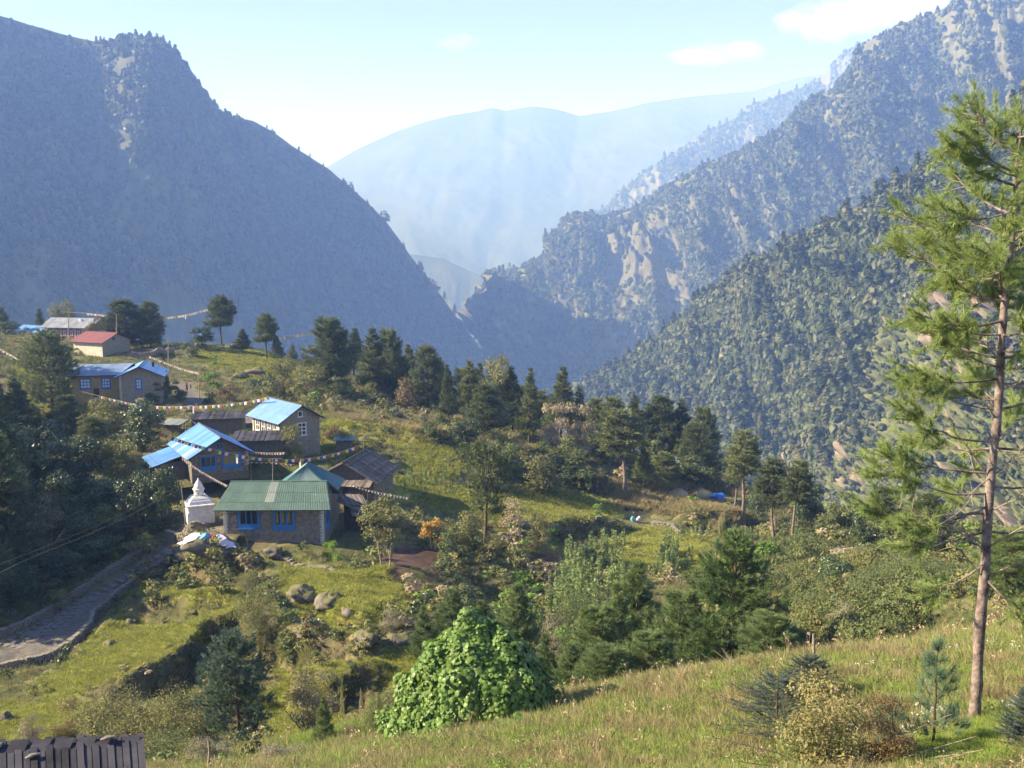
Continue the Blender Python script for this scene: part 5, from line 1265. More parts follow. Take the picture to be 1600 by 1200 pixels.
# --- stupa
c = P(312, 803, 106)
S0 = thing('stupa', 'whitewashed stupa with a square plinth, round neck and pointed top beside the stone steps', 'stupa', (c[0], 106, c[2]), math.radians(24)); S0.scale = (.9, .9, .93)
q4 = math.sqrt(2)
obj('plinth', MB().lathe([(1.55*q4, -.8), (1.55*q4, .55), (1.45*q4, .58), (1.45*q4, 1.15)], 4, ang=math.pi/4).mesh('plinth', M_white), S0)
obj('cornice', MB().lathe([(1.45*q4, 1.15), (1.62*q4, 1.22), (1.62*q4, 1.38), (1.5*q4, 1.42)], 4, ang=math.pi/4).mesh('cornice', M_white), S0)
obj('stepped_body', MB().lathe([(1.40*q4, 1.42), (1.22*q4, 1.68), (1.22*q4, 1.74), (1.02*q4, 1.96), (1.02*q4, 2.0), (.78*q4, 2.22)], 4, ang=math.pi/4).mesh('stepped_body', M_white), S0)
obj('dome', MB().lathe([(.62, 2.20), (.56, 2.45), (.58, 2.75), (.66, 2.92), (.72, 3.02), (.66, 3.1)], 20).mesh('dome', M_white, True), S0)
obj('spire', MB().lathe([(.52, 3.1), (.58, 3.22), (.50, 3.40), (.40, 3.62), (.27, 3.85), (.12, 4.05), (.10, 4.2), (.02, 4.3)], 16).mesh('spire', M_white, True), S0)

# ------------------------------------------------------------------ rocks
def rock_mesh(seed, flat=0.7):
    r = np.random.default_rng(seed); n, m = 18, 26; V = []
    for i in range(n + 1):
        for j in range(m):
            th = math.pi * i / n; ph = 2 * math.pi * j / m; V.append([math.sin(th) * math.cos(ph), math.sin(th) * math.sin(ph), math.cos(th)])
    V = np.array(V); o = r.random(3) * 20
    d = 1 + 0.30 * (ridged(V[:, 0] * 1.1 + o[0] + V[:, 2], V[:, 1] * 1.1 + o[1] - V[:, 2], 3, seed) - .3) + 0.20 * ridged(V[:, 0] * 2.6 + o[2], V[:, 1] * 2.6 + V[:, 2] * 2.1, 3, seed + 3)
    for k in range(11):
        nn_ = unit(r.normal(0, 1, 3)); q = V @ nn_; c = .62 + .25 * r.random(); d = np.where(q > c, d * c / np.maximum(q, .01), d)
    V = V * d[:, None] * [1, .85, flat]
    i0 = (np.arange(n)[:, None] * m + np.arange(m)[None]).ravel(); j = (np.arange(n)[:, None] * m + (np.arange(m) + 1) % m).ravel()
    return mesh_np('rock', V, np.stack([i0, i0 + m, j + m, j], 1), M_rock, False)
ROCKS = [rock_mesh(k) for k in range(6)]
RK = [(465,948,60,44,'boulder','pale topped boulder on the left of the mossy boulder row below the green roofed house'),(510,958,60,40,'boulder','mossy boulder on the right of the boulder row below the green roofed house'),
 (545,972,36,30,'boulder','dark boulder with brown grass on top, right of the mossy boulder row'),(622,1010,70,50,'boulder','big grey boulder at the right end of the terrace near the vine mound'),(570,1022,60,36,'boulder','low mossy boulder left of the big grey one near the vine mound'),
 (480,985,44,26,'rock','blue-grey rock lying in shade beside the big olive bush'),(476,1004,40,22,'rock','small rock below the blue-grey one in the shade'),
 (202,978,26,18,'rock','brown mossy rock at the upper left of the sunny terrace'),(258,975,22,12,'rock','pale rounded rock lying in the sunny terrace'),(300,963,20,9,'rock','flat stone at the top edge of the sunny terrace'),(262,1015,20,11,'rock','dark stone in the middle of the sunny terrace'),(165,1013,34,15,'rock','reddish flat rock at the left of the sunny terrace'),
 (426,878,44,28,'boulder','grassy boulder at the left foot of the green roofed house wall'),(326,888,120,56,'boulder','large dark boulder under the spread out blankets'),(292,880,80,44,'boulder','brown mossy boulder at the left end of the blankets'),
 (424,1012,14,11,'rock','small pale rock right of the blue-grey round pine tip'),(318,1024,34,20,'rock','dark mossy rock at the terrace edge above the blue-grey pine'),(8,1128,24,26,'rock','dark rock at the left picture edge above the plank roof'),
 (1411,1168,24,20,'rock','pinkish pale rock in the grass in the right foreground'),(395,588,44,22,'rock_outcrop','pale rock outcrop on the slope right of the green bush'),(372,592,36,18,'rock_outcrop','tawny rock outcrop left of the pale one on the upper slope'),
 (556,694,54,26,'boulder','grassy hump of rock right of the two-storey house'),(700,722,20,10,'rock','dark flat stone at the upper edge of the long field'),(1062,768,30,10,'rock','pale stone at the feet of the person in red'),
 (888,760,30,14,'rock','dark stone at the wood edge above the field'),(60,938,16,14,'rock','stone standing at the left side of the lane'),(18,962,20,20,'rock','dark stone post at the lane bend by the left edge'),(1040,812,50,14,'stone_heap','heap of pale stones in the middle of the fields'),(745,1112,10,10,'rock','small stone under the vine mound')]
for i, (px, py, w, h, nm, lb) in enumerate(RK):
    p = hit(px, py); s = pxscale(p[1]); sy = .3 if w < 80 else .12; o = obj(nm, ROCKS[i % 6], None, (p[0], p[1] + w * s * sy, gz(p[0], p[1] + w * s * sy) + h * s * .12))
    o.scale = (w * s * .42, w * s * .40, h * s * .56); o.rotation_euler = (0, 0, i * 1.3); tag(o, lb, 'rock')

# ------------------------------------------------------------------ the stone lane, its steps and walls
def wpt(px, py): q = hit(px, py); return q
lane = obj('stone_lane', None); lane['kind'] = 'structure'
cl = [(10,1012),(60,985),(95,962),(130,938),(165,915),(200,895),(235,876),(262,860),(290,848)]
CLW = np.array([wpt(*q) for q in cl]); L = np.r_[0, np.cumsum(np.linalg.norm(np.diff(CLW[:, :2], axis=0), axis=1))]
def clat(s): return np.array([np.interp(s, L, CLW[:, k]) for k in range(2)])
ss = 0.3; k = 0; r = random.Random(4)
slabm = []
for v in range(8):
    mb = MB(); n = r.choice([5, 6, 7]); pts = [(math.cos(2*math.pi*i/n + r.uniform(-.2, .2)) * r.uniform(.42, .56), math.sin(2*math.pi*i/n) * r.uniform(.36, .5)) for i in range(n)]
    mb.add([(x, y, 0) for x, y in pts] + [(x * 1.04, y * 1.04, -.14) for x, y in pts], [tuple(range(n))] + [(i + n, (i + 1) % n + n, (i + 1) % n, i) for i in range(n)]); slabm.append(mb.mesh('paving_stone', M_slab))
while ss < L[-1] - .3:
    p = clat(ss); d = clat(min(ss + .5, L[-1])) - clat(max(ss - .5, 0)); d /= np.linalg.norm(d); nrm = np.array([-d[1], d[0]])
    if ss < L[-1] * .52:
        for q in range(-2, 2):
            c2 = p + nrm * (.25 + q * .68 + r.uniform(-.12, .12)) + d * r.uniform(-.15, .15)
            o = obj('paving_stone', r.choice(slabm), lane, (c2[0], c2[1], gz(*c2) + .05 + r.uniform(0, .05))); o.rotation_euler = (r.uniform(-.04, .04), r.uniform(-.04, .04), r.random() * 6); o.scale = (r.uniform(.7, .95), r.uniform(.6, .9), 1)
        ss += .72
    else:
        hw = 1.5; z = gz(*p) + .10
        mb = MB(); a = p - nrm * hw; b = p + nrm * hw
        n = 4
        for i in range(n):
            u0, u1 = i / n + .01, (i + 1) / n - .01; e0, e1 = r.uniform(-.06, .06), r.uniform(0, .05)
            q0, q1 = a + (b - a) * u0 + d * e0, a + (b - a) * u1 + d * e0
            m = MB().add([(*q0, z-.3), (*q1, z-.3), (*(q1 + d*.55), z-.3), (*(q0 + d*.55), z-.3), (*q0, z+e1), (*q1, z+e1), (*(q1 + d*.55), z+e1), (*(q0 + d*.55), z+e1)], [(0,3,2,1),(4,5,6,7),(0,1,5,4),(1,2,6,5),(2,3,7,6),(3,0,4,7)])
            obj('step_stone', m.mesh('step_stone', M_slab), lane)
        ss += .86
stm = []
for v in range(8):
    mb = MB(); j = lambda a: a * r.uniform(.82, 1.0)
    mb.add([(-j(.5), -j(.5), -j(.5)), (j(.5), -j(.5), -j(.5)), (j(.5), j(.5), -j(.5)), (-j(.5), j(.5), -j(.5)), (-j(.5), -j(.5), j(.5)), (j(.5), -j(.5), j(.5)), (j(.5), j(.5), j(.5)), (-j(.5), j(.5), j(.5))], [(0,3,2,1),(4,5,6,7),(0,1,5,4),(1,2,6,5),(2,3,7,6),(3,0,4,7)]); stm.append(mb.mesh('wall_stone', M_stone))
def dry_wall(pts, label, rows, limit=290, sl=.42, sh_=.2, wd=.5, up=0):
    Wp = np.array([wpt(*q)[:2] for q in pts]); Lw = np.r_[0, np.cumsum(np.linalg.norm(np.diff(Wp, axis=0), axis=1))]
    at = lambda s: np.array([np.interp(s, Lw, Wp[:, k]) for k in range(2)])
    c = at(0); root = thing('dry_stone_wall', label, 'wall', (c[0], c[1], gz(*c)), 0); cnt = 0
    sl = max(sl, Lw[-1] * rows / limit); s = 0
    ext = MB()
    while s < Lw[-1]:
        p = at(s); q = at(min(s + .4, Lw[-1])) - at(max(s - .4, 0)); ang = math.atan2(q[1], q[0])
        for k in range(rows):
            a = p + r.uniform(-.05, .05); z = gz(*p) + (k + .35) * sh_ + up
            o = obj('wall_stone', r.choice(stm), root, (a[0] - c[0] + (k % 2) * sl * .4 * math.cos(ang), a[1] - c[1] + (k % 2) * sl * .4 * math.sin(ang), z - gz(*c)))
            o.scale = (sl * r.uniform(.8, 1.25), wd * r.uniform(.85, 1.15), sh_ * r.uniform(.9, 1.35)); o.rotation_euler = (r.uniform(-.08, .08), r.uniform(-.08, .08), ang + r.uniform(-.12, .12))
        s += sl
dry_wall([(-8,1052),(40,1042),(70,1036),(105,1016),(125,1000),(140,985),(146,965),(160,957),(185,932),(225,904),(268,872)], 'dry stone wall along the right side of the lane above the sunny terrace', 4, sl=.36)
dry_wall([(-5,1000),(40,982),(75,962),(110,940),(150,912),(195,882),(240,856)], 'dry stone wall along the left side of the lane under the trees', 4)
dry_wall([(262,842),(300,830),(340,818)], 'dry stone wall in front of the stupa', 5)
dry_wall([(420,866),(450,876),(485,888),(520,894)], 'low stone ledge along the foot of the green roofed house', 1, up=.05)
dry_wall([(206,558),(240,557),(272,553)], 'long dark retaining wall behind the yellow house', 6, sl=.5)
dry_wall([(1020,822),(1050,826),(1062,838)], 'pale stone wall end in the middle of the fields', 4)
dry_wall([(780,838),(830,828),(900,824),(985,826)], 'stones poking out of the dark terrace step under the long field', 2)

# ------------------------------------------------------------------ cloth on the boulder, tarpaulin, straw
from mathutils.bvhtree import BVHTree
bpy.context.view_layer.update()
BV = [BVHTree.FromPolygons([o.matrix_world @ v.co for v in o.data.vertices], [p.vertices[:] for p in o.data.polygons]) for o in bpy.data.objects if o.name.startswith('boulder') and o.data]
def drop(x, y):
    z = gz(x, y)
    for b in BV:
        h_ = b.ray_cast(Vector((x, y, 50)), Vector((0, 0, -1)))
        if h_[0]: z = max(z, h_[0].z)
    return z
YB = [o for o in bpy.data.objects if o.get('label', '').startswith('large dark boulder')][0].location.y - 1.3
def cloth(name, px, py, Y, w, d, mat, label, cat, seed, lift=0.0, parent=None):
    n = 16; u, v = np.meshgrid(np.linspace(-.5, .5, n), np.linspace(-.5, .5, n)); c = P(px, py, Y); a = seed * .7
    X = (u * w * (1 + .15 * v)); Y_ = v * d + .12 * d * fbm(u * 2 + seed, v, 2, seed); Xw = c[0] + X * math.cos(a) - Y_ * math.sin(a); Yw = c[1] + X * math.sin(a) + Y_ * math.cos(a)
    Z = np.array([drop(x, y) for x, y in zip(Xw.ravel(), Yw.ravel())]).reshape(n, n)
    for _ in range(2): Z[1:-1, 1:-1] = np.maximum(Z[1:-1, 1:-1], (Z[:-2, 1:-1] + Z[2:, 1:-1] + Z[1:-1, :-2] + Z[1:-1, 2:]) / 4)
    Z = np.maximum(Z, Z.max() - .75 - .2 * np.abs(u)); Z += .07 + .05 * np.abs(fbm(u * 5 + seed, v * 5, 2, seed + 5)); c[2] = Z.mean()
    V = np.stack([Xw - c[0], Yw - c[1], Z - c[2]], 2).reshape(-1, 3); V2 = V - [0, 0, .025]
    i0 = (np.arange(n - 1)[:, None] * n + np.arange(n - 1)[None]).ravel(); F_ = np.stack([i0, i0 + 1, i0 + n + 1, i0 + n], 1)
    o = obj(name, mesh_np(name, np.vstack([V, V2]), [F_, F_[:, ::-1] + n * n], mat, True), None, tuple(c)); return tag(o, label, cat)
Mw = mat_plain('white_cotton', (0.66, 0.62, 0.72), (0.5, 0.48, 0.62), 2, 0.9, .3); Mr = mat_plain('red_cloth', (0.45, 0.06, 0.05), None, 2, 0.9, .3); Mb = mat_plain('sky_blue_cloth', (0.16, 0.38, 0.55), None, 2, 0.9, .3)
Mt = mat_plain('blue_tarpaulin', (0.03, 0.16, 0.60), (0.02, 0.11, 0.45), 3, 0.4, .4, .5); Mst = mat_plain('straw', (0.48, 0.38, 0.20), (0.30, 0.23, 0.12), 8, .95, .8)
cloth('blanket', 296, 843, YB, 1.9, 1.5, Mw, 'whitish purple blanket at the left end of the boulder', 'blanket', 1, .25)
cloth('blanket', 322, 843, YB, 1.1, 1.0, Mb, 'pale blue cloth in the middle of the boulder', 'blanket', 2, .25)
cloth('blanket', 331, 843, YB, .8, .7, Mr, 'red cloth on the boulder', 'blanket', 3, .32)
cloth('blanket', 346, 843, YB, 1.2, .9, Mw, 'white blanket right of the red cloth on the boulder', 'blanket', 4, .3)
cloth('blanket', 360, 843, YB, .9, .8, Mw, 'small white cloth at the right end of the boulder', 'blanket', 5, .25)
p = hit(1120, 779); o = obj('tarpaulin', ROCKS[2], None, (p[0], p[1], p[2] + .3)); me = ROCKS[2].copy(); me.materials.clear(); me.materials.append(Mt); o.data = me; o.scale = (1.35, .9, 1.0); tag(o, 'crumpled bright blue tarpaulin heap right of the person in red', 'tarpaulin')
def straw_heap(px, py, w, h, label, name='straw_heap', cat='straw heap'):
    p = hit(px, py); s = pxscale(p[1]); rr = np.random.default_rng(int(px)); n = 900
    a = rr.random(n) * 6.283; q = rr.random(n) ** .5; x = np.cos(a) * q * w * s / 2; y = np.sin(a) * q * w * s / 2.4; z = h * s * (1 - q ** 1.6)
    V_, F_ = tufts(np.stack([x, y, z], 1), unit(np.stack([x, y, z * 0 + .5], 1)), 3, .22, .035, .7, rr)
    nb = NB(); nb.add(V_, F_); zs = [(-.3, .5), (.0, .5), (.35, .42), (.7, .25), (.95, .05)]
    mb = MB().lathe([(k * w * s, z * h * s) for z, k in zs], 12); r_ = thing(name, label, cat, tuple(p), 0)
    obj('heap', mb.mesh('heap', Mst, True), r_); o = obj('loose_straw', nb.mesh('loose_straw', Mst), r_); o['kind'] = 'stuff'
straw_heap(1060, 772, 34, 9, 'pale straw heap at the feet of the person in red')
straw_heap(1096, 772, 36, 9, 'dusty green straw heap between the person in red and the tarpaulin')
straw_heap(1209, 836, 15, 30, 'conical brown haystack leaning against a pine trunk', 'haystack', 'haystack')
p = hit(994, 816)
for i, (dx, m_, lb) in enumerate([(-.5, Mb, 'light blue sack at the field edge beside the stone heap'), (.35, Mw, 'white sack right of the light blue one beside the stone heap')]):
    me = ROCKS[i].copy(); me.materials.clear(); me.materials.append(m_)
    o = obj('sack', me, None, (p[0] + dx, p[1], p[2] + .35)); o.scale = (.42, .35, .75); tag(o, lb, 'sack')

# ------------------------------------------------------------------ poles, prayer flags, cables
def pole(px, pb, pt, Y, label, rad=.06, name='wooden_pole', lean=0, cat='pole', mat=None):
    a = P(px, pb, Y); b = P(px + lean, pt, Y); m = a * .5 + b * .5; m[0] += .03
    V_, F_ = tube_np(np.array([a - [0, 0, .5], a, m, b]), [rad * 1.1, rad, rad * .9, rad * .7], 7)
    return tag(obj(name, mesh_np(name, V_, F_, mat or M_twig, True)), label, cat)
pole(107, 521, 479, 255, 'pole in front of the red windowed long lodge', .12)
pole(182, 527, 491, 232, 'pole rising behind the red roof', .12)
pole(263, 604, 530, 186, 'tall weathered pole right of the yellow house', .12)
pole(311, 617, 585, 170, 'short pole beside the lane with the red-clad walkers', .09)
pole(568, 702, 684, 128, 'short pole carrying the flags at the top of the board roof', .05)
pole(290, 822, 750, 104, 'leaning grey pole in front of the stupa', .06, lean=-8)
pole(290, 676, 648, 132, 'pole above the blue roofed lodge holding two flag lines', .06)
pole(392, 758, 716, 121, 'thin pole in the yard between the lodge and the green roof', .05)
pole(100, 648, 622, 172, 'stake on the grass below the yellow house', .07)
pole(426, 760, 716, 116, 'thin pole behind the ridge of the green roof', .05)
pole(1271, 1078, 990, 34, 'split bamboo stake standing in the grass left of the foreground pine', .06, name='bamboo_stake', mat=M_twig)
pole(1266, 1068, 1022, 34, 'shorter stake tied to the bamboo stake', .04, name='bamboo_stake', mat=M_twig)
pole(326, 1196, 1156, 30, 'short stake at the bottom edge under the blue-grey pine', .05)
FC = [('blue', (0.06, 0.12, 0.42)), ('white', (0.78, 0.77, 0.74)), ('red', (0.55, 0.07, 0.05)), ('green', (0.05, 0.26, 0.12)), ('yellow', (0.72, 0.52, 0.08))]
FMs = []
for nm, c3 in FC:
    m = mat_plain('%s_flag_cotton' % nm, c3, tuple(x * .85 for x in c3), 2, .9)
    mb = MB(); xs = [-.5, -.17, .17, .5]
    mb.add([(x, .05 * math.sin(i * 2.1), 0) for i, x in enumerate(xs)] + [(x * .96, .09 * math.sin(i * 2.1 + .6), -1) for i, x in enumerate(xs)], [(0,1,5,4),(1,2,6,5),(2,3,7,6)])
    FMs.append(mb.mesh('flag', m))
FMp = []
for nm, c3 in [('blue', (.26,.28,.42)), ('white', (.62,.60,.56)), ('red', (.50,.27,.24)), ('green', (.33,.40,.34)), ('yellow', (.58,.50,.30))]:
    m_ = FMs[0].copy(); m_.materials.clear(); m_.materials.append(mat_plain('faded_%s_cotton' % nm, c3, None, 2, .9)); FMp.append(m_)
def flagline(pts, label, fw=.34, fh=.36, step=.44, pale=False, cordr=.02, tassel=None, frm=0.0, to=1.0, name='prayer_flag_line'):
    W_ = np.array([P(*q) for q in pts]); kk = np.r_[0, np.cumsum(np.linalg.norm(np.diff(W_, axis=0), axis=1))]
    # smooth curve through the points
    t = np.linspace(0, kk[-1], 60)
    C_ = np.stack([np.interp(t, kk, W_[:, i]) for i in range(3)], 1)
    for _ in range(6): C_[1:-1] = (C_[1:-1] * 2 + C_[:-2] + C_[2:]) / 4
    root = thing(name, label, 'prayer flags', tuple(C_[0]), 0)
    obj('cord', mesh_np('cord', *tube_np(C_ - C_[0], cordr, 4), M_twig), root)
    s = kk[-1] * frm + step; i = random.randrange(5)
    while s < kk[-1] * to - step / 2:
        p = np.array([np.interp(s, t, C_[:, k]) for k in range(3)]); q = np.array([np.interp(s + .1, t, C_[:, k]) for k in range(3)]) - p
        c = i % 5
        if pale: c = [1, 1, 2, 1, 4][i % 5]
        o = obj('flag', (FMp if pale else FMs)[c], root, tuple(p - C_[0])); o.scale = (fw, 1, fh * random.uniform(.85, 1.1)); o.rotation_euler = (random.uniform(-.25, .25), -math.atan2(q[2], math.hypot(q[0], q[1])) * .9, math.atan2(q[1], q[0]))
        s += step; i += 1
    for a in (tassel or []):
        p = np.array([np.interp(a * kk[-1], t, C_[:, k]) for k in range(3)])
        o = obj('streamer', FMs[1], root, tuple(p - C_[0])); o.scale = (.28, 1, 1.1)
    return root
flagline([(95,487,262),(130,489,258),(160,492,253),(200,496,250),(250,497,247),(290,492,245),(326,482,243)], 'faded flag line from the long lodge to the tall round-headed pine', .5, .5, .62, True, .05, [.86], frm=.2)
flagline([(-10,540,200),(0,545,200),(20,556,198),(44,570,194),(70,590,190),(85,598,186)], 'faded flag line running down from the left edge into the big bushy pine', .5, .4, .55, True, .05)
flagline([(208,545,240),(260,542,240),(300,540,240),(350,538,240),(400,532,240),(440,527,240),(486,520,240)], 'faded flag line strung across the ridge to the right', .5, .5, .62, True, .05, [.48, .72])
flagline([(128,612,164),(160,620,162),(190,627,160),(215,633,157),(250,635,154),(300,635,150),(340,633,147),(370,630,145),(400,625,143),(420,620,141)], 'bright flag line between the yellow house and the two-storey house', .5, .42, .56, False, .03, [.62], frm=.08)
flagline([(232,556,182),(262,568,180),(290,578,178),(312,583,172)], 'short faded flag line right of the yellow house', .4, .35, .5, True, .04)
flagline([(290,649,132),(305,662,131),(333,680,129),(360,695,127),(390,706,125),(420,708,124),(446,707,123)], 'pale flag line from the pole above the lodge over its blue roof', .32, .26, .42, True, .03, frm=.25)
flagline([(250,676,112),(275,685,113),(300,693,114),(325,700,115),(350,706,116),(375,711,117),(400,715,118),(425,717,119),(450,718,120),(475,717,121),(500,714,122),(530,707,124),(568,694,126)], 'longest and most colourful flag line, crossing the village to the top of the board roof', .37, .38, .41, False, .025, [.36, .66])
flagline([(283,714,110),(300,727,109),(320,740,108),(338,750,106),(356,759,104)], 'pale flag line slanting down past the stupa to the green roof', .3, .26, .36, True, .03)
flagline([(378,722,121),(410,722,121),(440,724,121),(465,727,121)], 'thin line of faded flags behind the green roof', .3, .14, .6, True, .03)
flagline([(548,756,104),(565,763,104),(590,769,104),(612,773,104),(640,778,104)], 'small grey and white bunting right of the plank store', .24, .2, .34, True, .02)
def cable(pts, label, rad=.02):
    W_ = np.array([P(*q) for q in pts]); k = np.linspace(0, 1, len(W_)); t = np.linspace(0, 1, 30)
    C_ = np.stack([np.interp(t, k, W_[:, i]) for i in range(3)], 1)
    for _ in range(5): C_[1:-1] = (C_[1:-1] * 2 + C_[:-2] + C_[2:]) / 4
    tag(obj('cable', mesh_np('cable', *tube_np(C_, rad, 5), mat_plain('grey_cable', (.16, .15, .14), None, 2, .7))), label, 'cable')
cable([(-10,899,60),(60,866,70),(120,843,80),(185,815,90),(240,785,98),(284,763,104)], 'thicker cable running from the leaning pole down to the left edge')
cable([(-10,886,62),(60,858,71),(120,835,81),(185,806,91),(240,778,98),(284,758,104)], 'thin upper cable running from the leaning pole down to the left edge', .014)
cable([(640,778,104),(680,790,105),(720,799,106),(752,804,108)], 'wire from the bunting to the lone flat-topped pine', .02)

# ------------------------------------------------------------------ people
def skinned(name, vs, es, rs, mat, parent):
    m = bpy.data.meshes.new(name); m.from_pydata(vs, es, []); o = obj(name, m, parent)
    md = o.modifiers.new('skin', 'SKIN'); md.use_smooth_shade = True
    for i, v in enumerate(m.skin_vertices[0].data): v.radius = (rs[i], rs[i]); v.use_root = (i == 0)
    sb = o.modifiers.new('smooth', 'SUBSURF'); sb.levels = 1; sb.render_levels = 1
    m.materials.append(mat); return o
M_skin = mat_plain('brown_skin', (0.30, 0.17, 0.11), None, 3, .7); M_hair = mat_plain('black_hair', (0.02, 0.017, 0.015), None, 3, .6)
def person(px, py, Y, h, rz, top, legs, label, arms='down', stoop=0.0, step=.12):
    p = hit(px, py) if Y is None else P(px, py, Y); r_ = thing('person', label, 'person', (p[0], p[1], gz(p[0], p[1]) + .02), rz); r_.scale = (h / 1.7,) * 3; s = stoop
    hand = {'down': [(-.24, -.02, 1.12), (-.27, -.06, .86)], 'front': [(-.22, -.1, 1.12), (-.12, -.34, 1.08)]}[arms]
    Bv = [(0, 0, .92), (0, -s*.3, 1.15), (0, -s*.8, 1.38), (0, -s*1.1, 1.48), (0, -s*1.25-.02, 1.60), (0, -s*1.3, 1.68)]
    Br = [.14, .125, .14, .055, .10, .07]
    V = list(Bv); R = list(Br); E = [(0,1),(1,2),(2,3),(3,4),(4,5)]
    for sg in (-1, 1):
        n = len(V); V += [(sg*.18, -s*.8, 1.37), (-sg*hand[0][0]*-1*1 if False else sg*.24, hand[0][1]-s, hand[0][2]), (sg*abs(hand[1][0]), hand[1][1]-s, hand[1][2]), (sg*abs(hand[1][0]), hand[1][1]-s-.03, hand[1][2]-.12)]; R += [.06, .045, .034, .03]; E += [(2, n), (n, n+1), (n+1, n+2), (n+2, n+3)]
        n = len(V); V += [(sg*.10, 0, .84), (sg*.11, -.03-sg*step*.5, .48), (sg*.11, .02-sg*step, .08), (sg*.11, -.12-sg*step, .04)]; R += [.09, .062, .045, .04]; E += [(0, n), (n, n+1), (n+1, n+2), (n+2, n+3)]
    skinned('body', V, E, R, M_skin, r_)
    Vt = [(0, -s*.2, .95), (0, -s*.3, 1.15), (0, -s*.8, 1.38)]; Rt = [.165, .15, .16]; Et = [(0,1),(1,2)]
    for sg in (-1, 1):
        n = len(Vt); Vt += [(sg*.19, -s*.8, 1.37), (sg*.245, hand[0][1]-s, hand[0][2]), (sg*abs(hand[1][0]), hand[1][1]-s, hand[1][2]+.04)]; Rt += [.08, .062, .05]; Et += [(2, n), (n, n+1), (n+1, n+2)]
    skinned('jacket', Vt, Et, Rt, top, r_)
    Vl = [(0, 0, .92)]; Rl = [.15]; El = []
    for sg in (-1, 1):
        n = len(Vl); Vl += [(sg*.10, 0, .82), (sg*.11, -.03-sg*step*.5, .48), (sg*.11, .02-sg*step, .12)]; Rl += [.11, .08, .065]; El += [(0, n), (n, n+1), (n+1, n+2)]
    skinned('trousers', Vl, El, Rl, legs, r_)
    obj('hair', MB().lathe([(.02, .10), (.075, .09), (.115, .04), (.12, -.02), (.10, -.08)], 12, 0, -s*1.28 + .015).mesh('hair', M_hair, True), r_, (0, 0, 1.66))
    fc = obj('face', MB().add([(-.05, -.115, .03), (-.03, -.12, .03), (-.04, -.12, .05), (.05, -.115, .03), (.03, -.12, .03), (.04, -.12, .05), (0, -.135, 0), (-.015, -.115, .03), (.015, -.115, .03), (-.03, -.112, -.045), (.03, -.112, -.045), (0, -.118, -.035)], [(0,1,2),(3,5,4),(6,8,7),(9,10,11)]).mesh('face', M_hair), r_, (0, -s*1.25, 1.6))
    return r_
Mred = mat_plain('red_jacket', (0.50, 0.06, 0.06), None, 3, .85); Mdark = mat_plain('dark_trousers', (0.05, 0.045, 0.06), None, 3, .9); Mwj = mat_plain('white_shirt', (0.72, 0.70, 0.72), None, 3, .9)
Mbrt = mat_plain('brown_trousers', (0.22, 0.12, 0.09), None, 3, .9)
person(1076, 783, None, 1.9, .3, Mred, Mbrt, 'person in a red jacket standing on the straw at the field edge', 'front')
person(234, 866, None, 1.35, 2.6, Mwj, Mdark, 'small person in a white shirt walking on the stone steps', 'down')
person(292, 612, None, 1.7, 1.0, Mred, Mdark, 'red-clad person on the lane right of the yellow house, the one in front', 'down')
person(298, 608, None, 1.6, 2.0, mat_plain('pink_jacket', (0.6, 0.25, 0.25), None, 3, .85), Mdark, 'pink-clad person walking just behind the red-clad one on the lane', 'down', .05)

